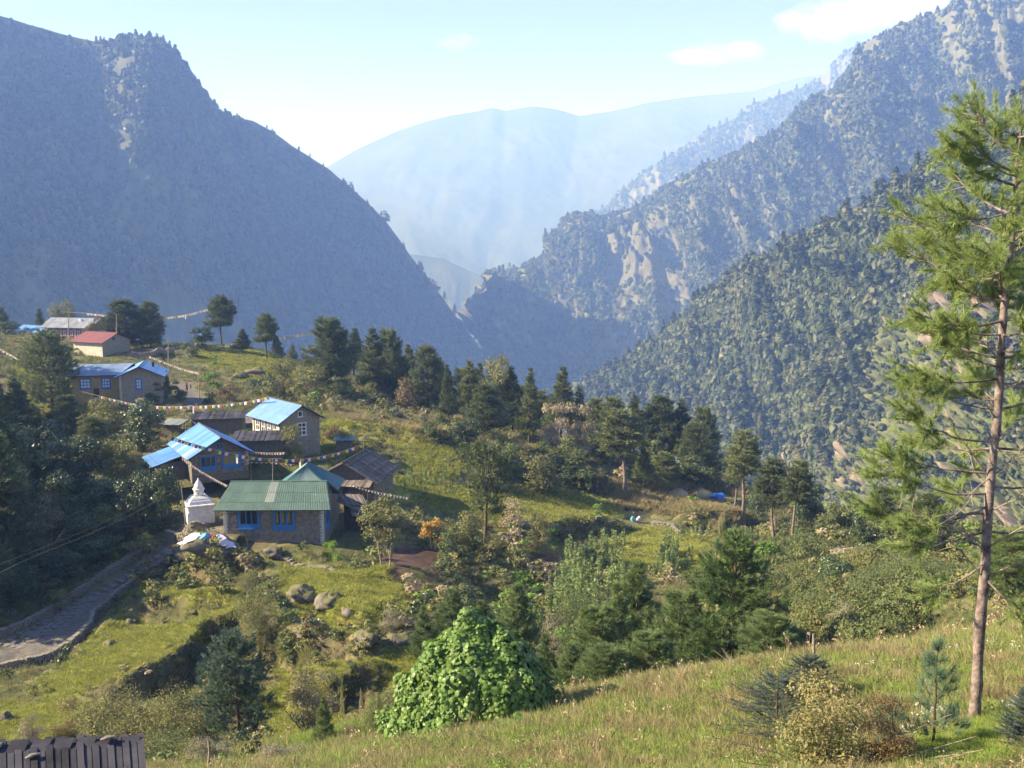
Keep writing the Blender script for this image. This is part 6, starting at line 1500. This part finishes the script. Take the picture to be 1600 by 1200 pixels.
# ------------------------------------------------------------------ tall foreground pine
def fg_pine():
    r = np.random.default_rng(99); Y0 = 22.0
    TP = [(1521,1136),(1527,1040),(1534,950),(1541,850),(1551,720),(1561,600),(1574,440),(1585,320),(1590,260),(1593,215),(1595,190)]
    W_ = np.array([P(x, y, Y0) for x, y in TP]); base = W_[0].copy(); W_ -= base
    root = thing('pine_tree', 'tall slender pine with mottled bare trunk and long pale needles, nearest the right edge', 'pine tree', tuple(base), 0)
    rad = .80 * np.array([.165,.15,.14,.13,.12,.108,.085,.06,.045,.03,.012])
    t = np.linspace(0, 1, 60); k = np.linspace(0, 1, len(W_)); C_ = np.stack([np.interp(t, k, W_[:, i]) for i in range(3)], 1)
    C_[:, 0] += .02 * np.sin(t * 30); C_[:, 1] += .02 * np.cos(t * 23)
    C_ = np.vstack([C_[0] - [0, 0, .6], C_]); R_ = np.r_[.20, np.interp(t, k, rad)] * (1 + .08 * r.normal(0, 1, 61))
    obj('trunk', mesh_np('trunk', *tube_np(C_, R_, 12), M_bark_pale, True), root)
    def tpt(py): 
        yy = [q[1] for q in TP][::-1]; return np.array([np.interp(py, yy, W_[::-1, i]) for i in range(3)])
    TC = []; TD = []; twig = NB()
    def branch(py, end, f0, ntw, thick=.03, bare=False, sag=.06):
        a = tpt(py); b = np.asarray(end, float); Lb = np.linalg.norm(b - a); n = 9; s = np.linspace(0, 1, n)[:, None]
        pts = a + (b - a) * s + np.array([0, 0, -1.0]) * (sag * Lb * np.sin(np.pi * s)) + np.cumsum(r.normal(0, .018 * Lb, (n, 3)), 0) * s
        V_, F_ = tube_np(pts, np.linspace(thick, thick * .25, n), 6); o = obj('branch', mesh_np('branch', V_, F_, M_twig if bare else M_bark_pale, True), root)
        if bare: o['label'] = 'bare dead branch'
        dirb = unit(b - a)
        for q in range(ntw):
            f = f0 + (1.02 - f0) * r.random() ** .7 if not bare else .3 + .7 * r.random(); p = np.array([np.interp(min(f, 1), s[:, 0], pts[:, i]) for i in range(3)])
            d = unit(dirb * (.7 + .4 * r.random()) + r.normal(0, .55, 3) + [0, 0, .22]); l = (.25 + .5 * r.random()) * (1.0 if not bare else .8)
            e = p + d * l; twig.add(*tube_np(np.array([p, (p + e) / 2 + r.normal(0, .03, 3), e]), [.009, .007, .004], 4))
            if not bare:
                for u in (1.0, .72, .45): TC.append((p + (e - p) * u)[None]); TD.append(unit(d + [0, 0, .15 * u])[None])
    def at(px, py, dy): return P(px, py, Y0 + dy) - base
    y = 215.0
    while y < 640:                                     # upper crown, all round the trunk
        u = (y - 215) / 425; reach = .5 + 1.75 * math.sin(math.pi * min(1, .12 + u * .75)) ** .9
        for q in range(2):
            az = r.random() * 6.283; rr = reach * (.55 + .55 * r.random()); e = tpt(y) + np.array([math.cos(az) * rr, math.sin(az) * rr * .9, .12 * rr + (.35 - .35 * u) * rr + r.normal(0, .1)])
            branch(y, e, .28, int(6 + 6 * rr), .012 + .012 * rr)
        y += 15 if u < .6 else 26
    for py, tx, ty, dy, f0, nt_ in [(330,1474,338,-.4,.45,12),(245,1520,186,.2,.45,9),(270,1503,222,-.6,.45,9),(420,1480,440,.5,.5,11),(470,1470,430,-.7,.5,10),(500,1466,500,-.6,.45,12),(560,1450,520,.5,.45,14),(590,1452,585,-.7,.5,13),(640,1432,600,.4,.5,14),(690,1425,650,-.6,.5,14),(700,1440,690,.9,.5,13),
        (740,1400,700,.3,.55,15),(770,1385,752,-.4,.55,16),(800,1372,790,.5,.6,15),(790,1400,810,-.9,.55,13),(830,1420,842,.7,.6,12),(880,1470,925,.4,.6,11),(900,1600,960,-.6,.5,12),(640,1660,600,.4,.4,14),(700,1700,680,-.5,.4,16),(760,1690,740,.4,.45,16),(560,1680,520,-.5,.4,16),(830,1700,820,.5,.5,14),(430,1670,380,.4,.35,14),(500,1690,470,-.4,.35,14),(700,1580,640,2.3,.4,13),(760,1500,700,2.6,.4,13),(640,1520,560,2.2,.4,13),(820,1490,760,2.4,.5,12)]:
        branch(py, at(tx, ty, dy), f0, int(nt_ * 1.25), .032)
    for py, tx, ty, dy in [(862,1412,790,-.8),(856,1478,812,-.3),(752,1462,655,-.5),(745,1640,690,-.4),(745,1500,792,-.9),(858,1660,790,-.6),(905,1640,860,-.5),(905,1450,812,-.2),(655,1505,600,-.7),(700,1610,735,-.9),(800,1630,770,-.8),(930,1610,985,-.5),(612,1640,585,-.4),(570,1530,530,-.9)]:
        branch(py, at(tx, ty, dy), .3, 9, .02, True, sag=-.05)
    o = obj('twigs', twig.mesh('twigs', M_twig), root); o['kind'] = 'stuff'
    V_, F_ = tufts(np.vstack(TC), np.vstack(TD), 42, .22, .015, .60, r, .08)
    o = obj('needles', mesh_np('needles', V_, F_, M_big_needle), root); o['kind'] = 'stuff'
fg_pine()

# ------------------------------------------------------------------ mound smothered in squash vines
def big_leaves(C, N, r, size, mat, name, parent):
    n = len(C); N = unit(N + r.normal(0, .42, (n, 3)) + [0, 0, .25]); a = unit(np.cross(N, r.normal(0, 1, (n, 3)))); b = np.cross(N, a)
    s = (size * (.55 + .75 * r.random(n)))[:, None]; cup = -N * s * .28
    ring = [(1.0, 0), (.55, .75), (-.35, .85), (-.75, .35), (-.55, 0), (-.75, -.35), (-.35, -.85), (.55, -.75)]
    V = np.stack([C] + [C + a * s * x + b * s * y + cup * (x * x + y * y) for x, y in ring], 1).reshape(-1, 3)
    o0 = (np.arange(n) * 9)[:, None]; F_ = np.concatenate([np.concatenate([o0, o0 + 1 + i, o0 + 1 + (i + 1) % 8], 1) for i in range(8)])
    o = obj(name, mesh_np(name, V, F_, mat), parent); o['kind'] = 'stuff'; return o
def vine_mound():
    r = np.random.default_rng(5); Y0 = 31.5; c = P(745, 1128, Y0); zb = gz(c[0], Y0) - .2; top = P(742, 972, Y0)[2]; H = top - zb
    root = thing('vine_mound', 'big mound of bright green broad squash vine leaves smothering a shrub in the foreground', 'vines', (c[0], Y0, zb))
    def surf(th, q):
        Rx = np.where(np.cos(th) > 0, 3.05, 3.15); x = np.cos(th) * q * Rx; y = np.sin(th) * q * 2.6
        z = H * (1 - q ** 1.75) ** 1.0; lump = .40 * fbm(x * .8 + 3, y * .8, 3, 4) + .20 * fbm(x * 2.2, y * 2.2, 2, 5)
        z = z + lump * 1.6 + .35 * np.exp(-((x + .1) ** 2 + y ** 2) / .18); x = x * (1 + lump * .5); y = y * (1 + lump * .5); return np.stack([x, y, z], -1)
    q, th = np.meshgrid(np.linspace(.001, 1.03, 40), np.linspace(0, 2 * np.pi, 73)); S_ = surf(th, q); n = 40
    i0 = (np.arange(72)[:, None] * n + np.arange(39)[None]).ravel()
    obj('tangle', mesh_np('tangle', (S_ * [.955, .955, .95]).reshape(-1, 3), np.stack([i0, i0+1, i0+n+1, i0+n], 1), M_vine, True), root)
    m = 16000; th = r.random(m) * 6.283; q = r.random(m) ** .6 * 1.02; p = surf(th, q)
    e = .02; du = surf(th + e, q) - p; dv = surf(th, q + e) - p; N = unit(np.cross(du, dv)); N *= np.sign(N[:, 2:3] + 1e-6); N = np.where((N[:, 2:3] < .05), N * [1, 1, 1] + [0, 0, .2], N)
    o_ = unit(p * [1, 1, .5] + 1e-6); N = unit(N + .35 * o_)
    big_leaves(p + N * (r.random((m, 1)) * .16 + .42 * (sstep(.15, .5, fbm(p[:, 0] * 1.6 + 5, p[:, 2] * 1.6 + p[:, 1], 3, 9)) * r.random(m) ** 2)[:, None]), N, r, .088, M_vine, 'vine_leaves', root)
    # runners creeping over the grass
    for px0, py0, px1, py1, k, lb in [(930,1092,1060,1062,300,'low trail of squash vine creeping along the brow right of the mound'),(755,1150,800,1138,60,'small sprig of squash vine at the foot of the mound'),(590,1150,640,1160,110,'squash vine shoots at the left foot of the mound')]:
        a, b = hit(px0, py0), hit(px1, py1); t = r.random(k)[:, None]; C_ = a + (b - a) * t; C_[:, :2] += r.normal(0, .28, (k, 2)); C_[:, 2] = [gz(*v[:2]) for v in C_]; C_[:, 2] += .12 + .2 * r.random(k)
        rt = thing('squash_vine', lb, 'vines', tuple(a)); big_leaves(C_ - a, np.tile([0, -.3, 1.0], (k, 1)), r, .10, M_vine, 'vine_leaves', rt)
        obj('runner', mesh_np('runner', *tube_np(np.array([[0, 0, .08], list((b - a) * .5 + [0, 0, .15]), list(b - a + [0, 0, .08])]), .012, 5), M_twig), rt)
vine_mound()

# ------------------------------------------------------------------ silver fir saplings and a soft-needled pine sapling
def fir(px, py, top, Y0, wpx, label, seed):
    r = np.random.default_rng(seed); q = P(px, py, Y0); z0 = gz(q[0], Y0); H = P(px, top, Y0)[2] - z0; R = wpx * pxscale(Y0) / 2
    root = thing('fir_sapling', label, 'fir', (q[0], Y0, z0)); obj('trunk', mesh_np('trunk', *tube_np(np.array([[0, 0, -.2], [0, 0, H * .5], [0, 0, H]]), [.035, .025, .008], 6), M_bark), root)
    A = []; Bd = []
    for k in range(20):
        z = H * (.04 + .9 * k / 20); rr = R * (1 - k / 20) ** .55
        for j in range(8):
            az = r.random() * 6.283; l = rr * (.75 + .35 * r.random()); d = np.array([math.cos(az), math.sin(az), .28 + .15 * r.random()]); m = 5
            for i in range(m):
                s = (i + .6) / m; p = np.array([0, 0, z]) + d * l * s; A.append(p); Bd.append(unit(d + r.normal(0, .1, 3)) * min(.34, l * .55) )
                for sg in (-1, 1):
                    if s > .2: A.append(p); Bd.append(unit(d + sg * .95 * np.array([-d[1], d[0], .05])) * l * .38 * (1.15 - s))
    A = np.array(A); Bd = np.array(Bd); n = len(A); kN = 26
    t = r.random((n, kN, 1)); C_ = (A[:, None] + Bd[:, None] * t).reshape(-1, 3); D = np.repeat(unit(Bd), kN, 0); sd = unit(np.cross(D, [0, 0, 1.0])) * r.choice([-1, 1], (n * kN, 1)) + [0, 0, .45]
    V_, F_ = tufts(C_, unit(D * .7 + sd * .8), 1, .034, .009, .2, r); nb = NB(); nb.add(V_, F_)
    o = obj('needles', nb.mesh('needles', M_fir), root); o['kind'] = 'stuff'
    tw = NB()
    for a, b in zip(A[::2], Bd[::2]): tw.add(*tube_np(np.array([a, a + b * .5, a + b]), [.006, .005, .003], 3))
    o = obj('twigs', tw.mesh('twigs', M_bark), root); o['kind'] = 'stuff'
fir(1212, 1165, 1052, 21.5, 190, 'dark blue-grey fir sapling with stiff flat branches beside the rusty shrub', 1)
fir(1262, 1110, 1022, 26, 110, 'smaller fir sapling at the foot of the bamboo stake', 2)
fir(1604, 1130, 1070, 19, 90, 'fir sapling cut off by the right edge behind the bright grass', 3)
proto('sapling', pine(77, 2.6, .12, 1.05, con, 7, 4, .26, .009, 46, 4.2, .8, mat=mat_leaf('soft_blue_green_needles', (.11, .17, .10), (.06, .10, .065), .3), trunk_r=.03, spread=.5), 2.75, 1.0)
plant('sapling', 1458, 1130, 990, 'pine_sapling', 'soft blue-green pine sapling standing left of the foreground trunk', 'pine sapling', 120, 19.5)
plant('sapling', 1392, 1168, 1080, 'pine_sapling', 'low pine sapling shoots between the rusty shrub and the taller sapling', 'pine sapling', 90, 19.3)

# ------------------------------------------------------------------ crop stalks standing in the fields
def stalk(seed):
    r = np.random.default_rng(seed); H = 2.0; st = NB(); st.add(*tube_np(np.array([[0, 0, -.2], [.02, .02, H * .5], [.0, .03, H]]), [.022, .018, .008], 5))
    n = 110; z = .15 + (H - .15) * r.random(n); a = r.random(n) * 6.283; rr = .05 + .16 * r.random(n) * (1.1 - z / H * .7)
    lv = NB(); lv.add(*leaves(np.stack([np.cos(a) * rr, np.sin(a) * rr, z], 1), r, .085, .2, asp=.55))
    return st.mesh('stem', M_leaf_olive), lv.mesh('leaves', mat_leaf('crop_leaves', (.155, .20, .075), (.085, .125, .045), .3))
STK = [stalk(k) for k in range(4)]
rr_ = random.Random(11)
def inpoly(x, y, poly):
    r = False; j = len(poly) - 1
    for i in range(len(poly)):
        if ((poly[i][1] > y) != (poly[j][1] > y)) and x < (poly[j][0]-poly[i][0]) * (y-poly[i][1]) / (poly[j][1]-poly[i][1]+1e-9) + poly[i][0]: r = not r
        j = i
    return r
for gi_, (poly, cnt, hs, label) in enumerate([([(880,872),(940,856),(985,870),(975,930),(930,980),(860,985),(840,950),(870,920)], 105, 1.45, 'tall leafy green crop stalk in the dense stand between the ploughed patch and the terraces'),
    ([(1012,905),(1040,862),(1064,862),(1058,905)], 30, 1.3, 'leafy crop stalk in the narrow stand on the small middle terrace'),
    ([(1040,836),(1180,834),(1190,846),(1040,850)], 34, .95, 'crop stalk in the row under the dark terrace step'),
    ([(1060,872),(1130,866),(1130,884),(1060,888)], 20, .8, 'crop stalk in the short row left of the biggest dark green pine'),
    ([(616,748),(700,752),(700,766),(620,768)], 26, .75, 'thin crop stalk in the row right of the board-roofed shed'),
    ([(730,985),(880,985),(880,1015),(740,1010)], 26, 1.1, 'shaded crop stalk behind the pale young pines')]):
    k = 0; gname = ['crop stalks of the dense stand', 'crop stalks on the small middle terrace', 'crop stalks under the dark terrace step', 'crop stalks in the short row', 'thin crop stalks beside the board-roofed shed', 'crop stalks behind the young pines'][gi_]
    while k < cnt:
        px = rr_.uniform(min(p[0] for p in poly), max(p[0] for p in poly)); py = rr_.uniform(min(p[1] for p in poly), max(p[1] for p in poly))
        if not inpoly(px, py, poly): continue
        q = hit(px, py); r_ = thing('crop_stalk', label, 'crop plant', (q[0], q[1], gz(q[0], q[1])), rr_.random() * 6, gname)
        s = hs * rr_.uniform(.75, 1.2); r_.scale = (s * 1.15, s * 1.15, s); st, lv = rr_.choice(STK); obj('stem', st, r_); obj('leaves', lv, r_); k += 1

# ------------------------------------------------------------------ undergrowth and grass
def bushlet(seed, mat, n=230, ls=.075):
    parts = broad(seed, .8, .62, 0.0, n, ls, mat=mat, lumps=5, trunk_r=.01); return parts[2][1]
def tuft_mesh(seed, n, h, w, spread, mat, heads=0, hmat=None, base=.09):
    r = np.random.default_rng(seed); a = r.random(n) * 6.283; b = np.sqrt(r.random(n)) * base; C_ = np.stack([np.cos(a) * b, np.sin(a) * b, 0 * a], 1)
    d = unit(np.stack([np.cos(a) * spread * r.random(n), np.sin(a) * spread * r.random(n), np.ones(n)], 1)); l = (h * (.5 + .6 * r.random(n)))[:, None]
    sd = unit(np.cross(d, r.normal(0, 1, (n, 3)))) * w / 2; mid = C_ + d * l * .6; tip = C_ + d * l + np.stack([np.cos(a), np.sin(a), -.5 + 0 * a], 1) * l * .28 * r.random((n, 1))
    V = np.stack([C_ - sd, C_ + sd, mid + sd * .8, mid - sd * .8, tip], 1).reshape(-1, 3); o = np.arange(n)[:, None] * 5
    m = mesh_np('grass_tuft', V, [np.concatenate([o, o+1, o+2, o+3], 1), np.concatenate([o+3, o+2, o+4], 1)], mat)
    return m
G_lush = mat_leaf('lush_field_grass', (.25, .255, .06), (.16, .18, .042), .35, .7, .1, .3)
G_mid = mat_leaf('hillside_grass', (.135, .145, .055), (.08, .095, .035), .3, .7, .1, .3)
G_dry = mat_leaf('dry_seeding_grass', (.19, .165, .085), (.11, .11, .05), .3, .8, .1, .4, c3=(.36, .27, .17))
G_brt = mat_leaf('bright_near_grass', (.19, .25, .05), (.12, .17, .035), .35, .7, .1, .4)
HOUSES = [(-23.5, 103, 8), (-27, 107, 5), (-35, 139, 8), (-37, 123, 8), (-18, 124, 6), (-63, 175, 8), (-90, 232, 8), (-112, 275, 12), (-32, 106, 3)]
HOUSES += [(*hit(x, y)[:2], q) for x, y, q in [(1072, 778, 4.5), (1096, 778, 4.5), (1120, 782, 4.5), (995, 820, 3), (1040, 816, 3), (994, 806, 3)]]
free = np.ones(GX.shape)
for x, y, q in HOUSES: free *= sstep(q * .8, q * 1.1, np.hypot(GX - x, GY - y))
def jit_scatter(prob, n, seed): return scatter_on(GV, prob, n, seed)
inview = ((np.abs(GX) < GY * .56 + 6) & (GY > 14)).astype(float)
PX = 800 + FPX * GX / (GY * CP - BH * SP); PYv = 600 - FPX * (GY * SP + BH * CP) / (GY * CP - BH * SP)
bare = np.clip(1 - LUSH * 1.05 - PATH * 2 - SOIL * 1.2, 0, 1) * free * inview
steepm = sstep(.7, 1.3, slope)
# bushes: thick on steps, in the gully, on the right slope
near = sstep(44, 56, GY)
rightm = sstep(1180, 1300, PX) * near; leftm = DARKZ; midm = sstep(-.05, .3, n1) * near
gull = mask([[(540,905),(700,900),(760,850),(830,860),(880,930),(840,1010),(640,1010),(560,960)], [(640,860),(820,820),(840,870),(700,880)], [(380,560),(520,600),(700,660),(850,720),(960,760),(860,770),(700,690),(520,650),(400,620)]], 4)
low = mask([[(150,1120),(420,1110),(420,1200),(120,1200)], [(230,840),(350,850),(440,900),(430,960),(360,930),(280,920),(180,930)], [(430,950),(520,945),(640,1000),(640,1060),(560,1050),(440,1010)]], 3)
pb = bare * (0.05 * near + .55 * steepm * near + .9 * rightm + .75 * leftm + .35 * midm + .8 * gull + .7 * low) / (GY ** .9)
n = 13000; pts, r = jit_scatter(pb, n, 3); dist = pts[:, 1]
BP = [bushlet(201, M_leaf_olive), bushlet(202, M_leaf), bushlet(203, M_leaf_olive), bushlet(204, M_leaf_red), bushlet(205, M_leaf_bright), bushlet(206, M_leaf_dark), bushlet(207, M_leaf_pale)]
idx = r.choice(7, n, p=[.27, .22, .2, .08, .08, .1, .05]); s = (.6 + 1.5 * r.random(n) ** 2) * np.clip(dist / 75, .6, 1.3)
pts[:, 2] -= .06
instancer('undergrowth', pts, idx, np.stack([r.normal(0, .1, n), r.normal(0, .1, n), r.random(n) * 6.28], 1), np.stack([s * 1.1, s * 1.1, s * (.7 + .6 * r.random(n))], 1), BP, 'tangled low bushes and weeds over the banks and slopes', 'undergrowth')
# tall dark herbs in the shaded gully and yellow-green thicket on the right
sm = mask([[(1185,880),(1300,850),(1420,880),(1440,960),(1380,1020),(1290,1010),(1235,960)], [(1240,840),(1420,850),(1440,880),(1220,880)]], 3)
n = 2300; pts, r = jit_scatter(sm * inview / GY * (.08 + sstep(.0, .3, fbm(GX / 5, GY / 5, 3, 44))), n, 6); idx = r.choice(3, n, p=[.5, .28, .22]); s = .45 + 1.3 * r.random(n) ** 1.6
instancer('thicket', pts, idx, np.stack([0 * s, 0 * s, r.random(n) * 6.28], 1), np.stack([s, s, s * 1.3], 1), [bushlet(211, mat_leaf('yellow_green_small_leaves', (.105, .12, .045), (.06, .075, .028), .3), 520, .045), bushlet(212, M_leaf, 480, .05), bushlet(213, M_leaf_olive, 480, .05)], 'dense yellow-green thicket on the right slope behind the dark green pine', 'thicket')
# field grass
def grassy(name, prob, n, seed, meshes, smin, smax, label, w=None, grow=110.0):
    pts, r = jit_scatter(prob, n, seed); idx = r.choice(len(meshes), n, p=w); s = (smin + (smax - smin) * r.random(n)) * np.clip(pts[:, 1] / grow, .55, 1.7)
    return instancer(name, pts, idx, np.stack([r.normal(0, .12, n), r.normal(0, .12, n), r.random(n) * 6.28], 1), np.stack([s * 1.2, s * 1.2, s], 1), meshes, label, 'grass')
TL = [tuft_mesh(k, 16, .26, .03, .9, G_lush, base=.2) for k in range(3)]; TM = [tuft_mesh(k + 5, 16, .36, .03, .8, G_mid, base=.2) for k in range(3)]; TDy = [tuft_mesh(k + 9, 18, .5, .028, .6, G_dry, base=.2) for k in range(2)]
grassy('field_grass', LUSH * free * inview / GY ** 1.6 * sstep(30, 45, GY), 60000, 11, TL + TM[:1], .75, 1.5, 'short bright yellow-green grass on the terraced fields', [.3, .3, .3, .1])
grassy('rough_grass', bare * sstep(40, 55, GY) * (1 - .25 * steepm) / GY ** 1.5, 60000, 12, TM + TDy[:1], .75, 1.7, 'rough mixed grass between the bushes', [.3, .28, .27, .15])
grassy('brown_grass', DRY * free * inview * sstep(45, 60, GY) / GY, 12000, 13, TDy, 1.0, 1.9, 'tall reddish brown grass and withered crops on the far slope')
# near slope
HEAD = []
for k in range(2):
    r = np.random.default_rng(k + 60); nb = NB()
    for q in range(4):
        h = .45 + .3 * r.random(); a = r.random() * 6.28; tip = np.array([math.cos(a) * .12, math.sin(a) * .12, h]); nb.add(*tube_np(np.array([[0, 0, 0], tip * [.4, .4, .6], tip]), [.003, .003, .002], 3))
        nb.add(*leaves(tip + r.normal(0, .02, (6, 3)) + [0, 0, .02], r, .022, .1))
    HEAD.append(nb.mesh('seed_heads', mat_plain('pale_seed_heads', (.55, .40, .30), (.4, .28, .2), 4, .9)))
NG = [tuft_mesh(k + 20, 34, .42, .012, .75, G_dry, base=.16) for k in range(2)] + [tuft_mesh(k + 30, 34, .34, .013, .85, mat_leaf('near_green_grass', (.19, .225, .065), (.11, .14, .042), .3, .7, .1, .4), base=.16) for k in range(2)] + [tuft_mesh(40, 34, .30, .013, .8, G_brt, base=.16)]
nearm = (GY < 48) * inview * sstep(13, 15, GY) * np.clip(sstep(-1, .3, 0 * GX), 0, 1)
patch = sstep(-.25, .35, fbm(GX / 1.6, GY / 1.6, 3, 88))
grassy('near_dry_grass', nearm * (.25 + patch) * (1 - .9 * LUSH) / GY ** 1.3, 17000, 14, NG[:2] + HEAD, .6, 1.15, 'tall dry seeding grass over the foreground brow', [.492, .492, .008, .008], grow=28)
grassy('near_green_grass', nearm * (1.2 - patch) / GY ** 1.3, 33000, 15, NG[2:4] + [NG[4]], .55, 1.1, 'green grass mixed through the foreground slope', [.42, .38, .2], grow=28)
grassy('bright_turf', nearm * LUSH / GY, 9000, 16, [NG[4]], .5, .9, 'bright fresh turf in the bottom right corner', grow=24)
n = 2600; pts, r = jit_scatter(nearm / GY * (.08 + sstep(.0, .45, fbm(GX / 2.4, GY / 2.4, 3, 19))), n, 17); s = .5 + .7 * r.random(n)
WB = [bushlet(220 + k, m, 260, .032) for k, m in enumerate([M_leaf_bright, M_leaf_olive, M_leaf_red])]
s = .20 + .55 * r.random(n) ** 2
instancer('near_weeds', pts, r.integers(0, 3, n), np.stack([0 * s, 0 * s, r.random(n) * 6.28], 1), np.stack([s, s, s], 1), WB, 'leafy weeds among the foreground grass', 'weeds')
fl = NB(); r = np.random.default_rng(3)
for px, py in [(1440,1112),(1452,1120),(1466,1118),(1480,1124),(1432,1130),(1578,1108),(1590,1102),(1570,1112),(1545,1006),(1490,1020),(1420,1150),(1530,1010),(1585,1015),(1362,1042),(1340,1046)]:
    q = hit(px, py + 8)
    for k in range(5): c = q + r.normal(0, .10, 3) * [1, 1, .3] + [0, 0, .30]; fl.add(*leaves(c + r.normal(0, .02, (7, 3)), r, .022, 3)); fl.add(*tube_np(np.array([c - [0, 0, .32], c]), .003, 3))
o = obj('wild_flowers', fl.mesh('wild_flowers', mat_plain('white_petals', (.75, .72, .66), None, 3, .9))); tag(o, 'small white wild flowers round the foot of the foreground pine', 'flowers', None, 'stuff')

# ------------------------------------------------------------------ clouds, well beyond the haze




M_cloud = bpy.data.materials.new('thin_cloud'); M_cloud.use_nodes = True; nt = M_cloud.node_tree; nt.nodes.remove(nt.nodes['Principled BSDF'])
vs = nt.nodes.new('ShaderNodeVolumePrincipled'); vs.inputs['Color'].default_value = (1, .90, .91, 1); vs.inputs['Density'].default_value = .0006; vs.inputs['Anisotropy'].default_value = 0.1
nt.links.new(vs.outputs[0], nt.nodes['Material Output'].inputs['Volume'])
def puff(cx, cy, wpx, hpx, Y0, seed):
    c = P(cx, cy, Y0); s = pxscale(Y0); n, m = 24, 40; th = np.linspace(0, math.pi, n)[:, None] + np.zeros((1, m)); ph = np.linspace(0, 2*math.pi, m, endpoint=False)[None] + np.zeros((n, 1))
    X = np.sin(th) * np.cos(ph); Y = np.sin(th) * np.sin(ph); Z = np.cos(th)
    d = 1 + .95 * fbm(X * 1.7 + Z + seed, Z * 2.0 + Y * 1.5, 4, seed)
    V = np.stack([X * d * wpx * s / 2, Y * d * wpx * s * .3, Z * d * hpx * s / 2], 2).reshape(-1, 3) + c
    i0 = (np.arange(n-1)[:, None] * m + np.arange(m)[None]).ravel(); j0 = (np.arange(n-1)[:, None] * m + (np.arange(m)+1) % m).ravel()
    return V, np.stack([i0, i0 + m, j0 + m, j0], 1)
for nm, lb, ps in [('cloud', 'largest cloud, its bright billows half hidden by the high right mountain', [(1275,36,100,44),(1340,14,120,70),(1400,0,150,70),(1450,-20,140,60),(1240,32,50,26),(1310,40,90,36)]),
                   ('cloud', 'small faint pink wisp of cloud above the end of the valley', [(718,64,58,22)]),
                   ('cloud', 'long pinkish cloud above the farthest right ridge', [(1120,84,110,30),(1165,74,60,24),(1080,88,60,16)])]:
    nb = NB()
    for k, (x, y, w, h) in enumerate(ps): nb.add(*puff(x, y, w, h, 15500 + k * 2500, k + len(ps)))
    m = nb.mesh(nm, M_cloud, True); o = obj(nm, m); tag(o, lb, 'cloud')
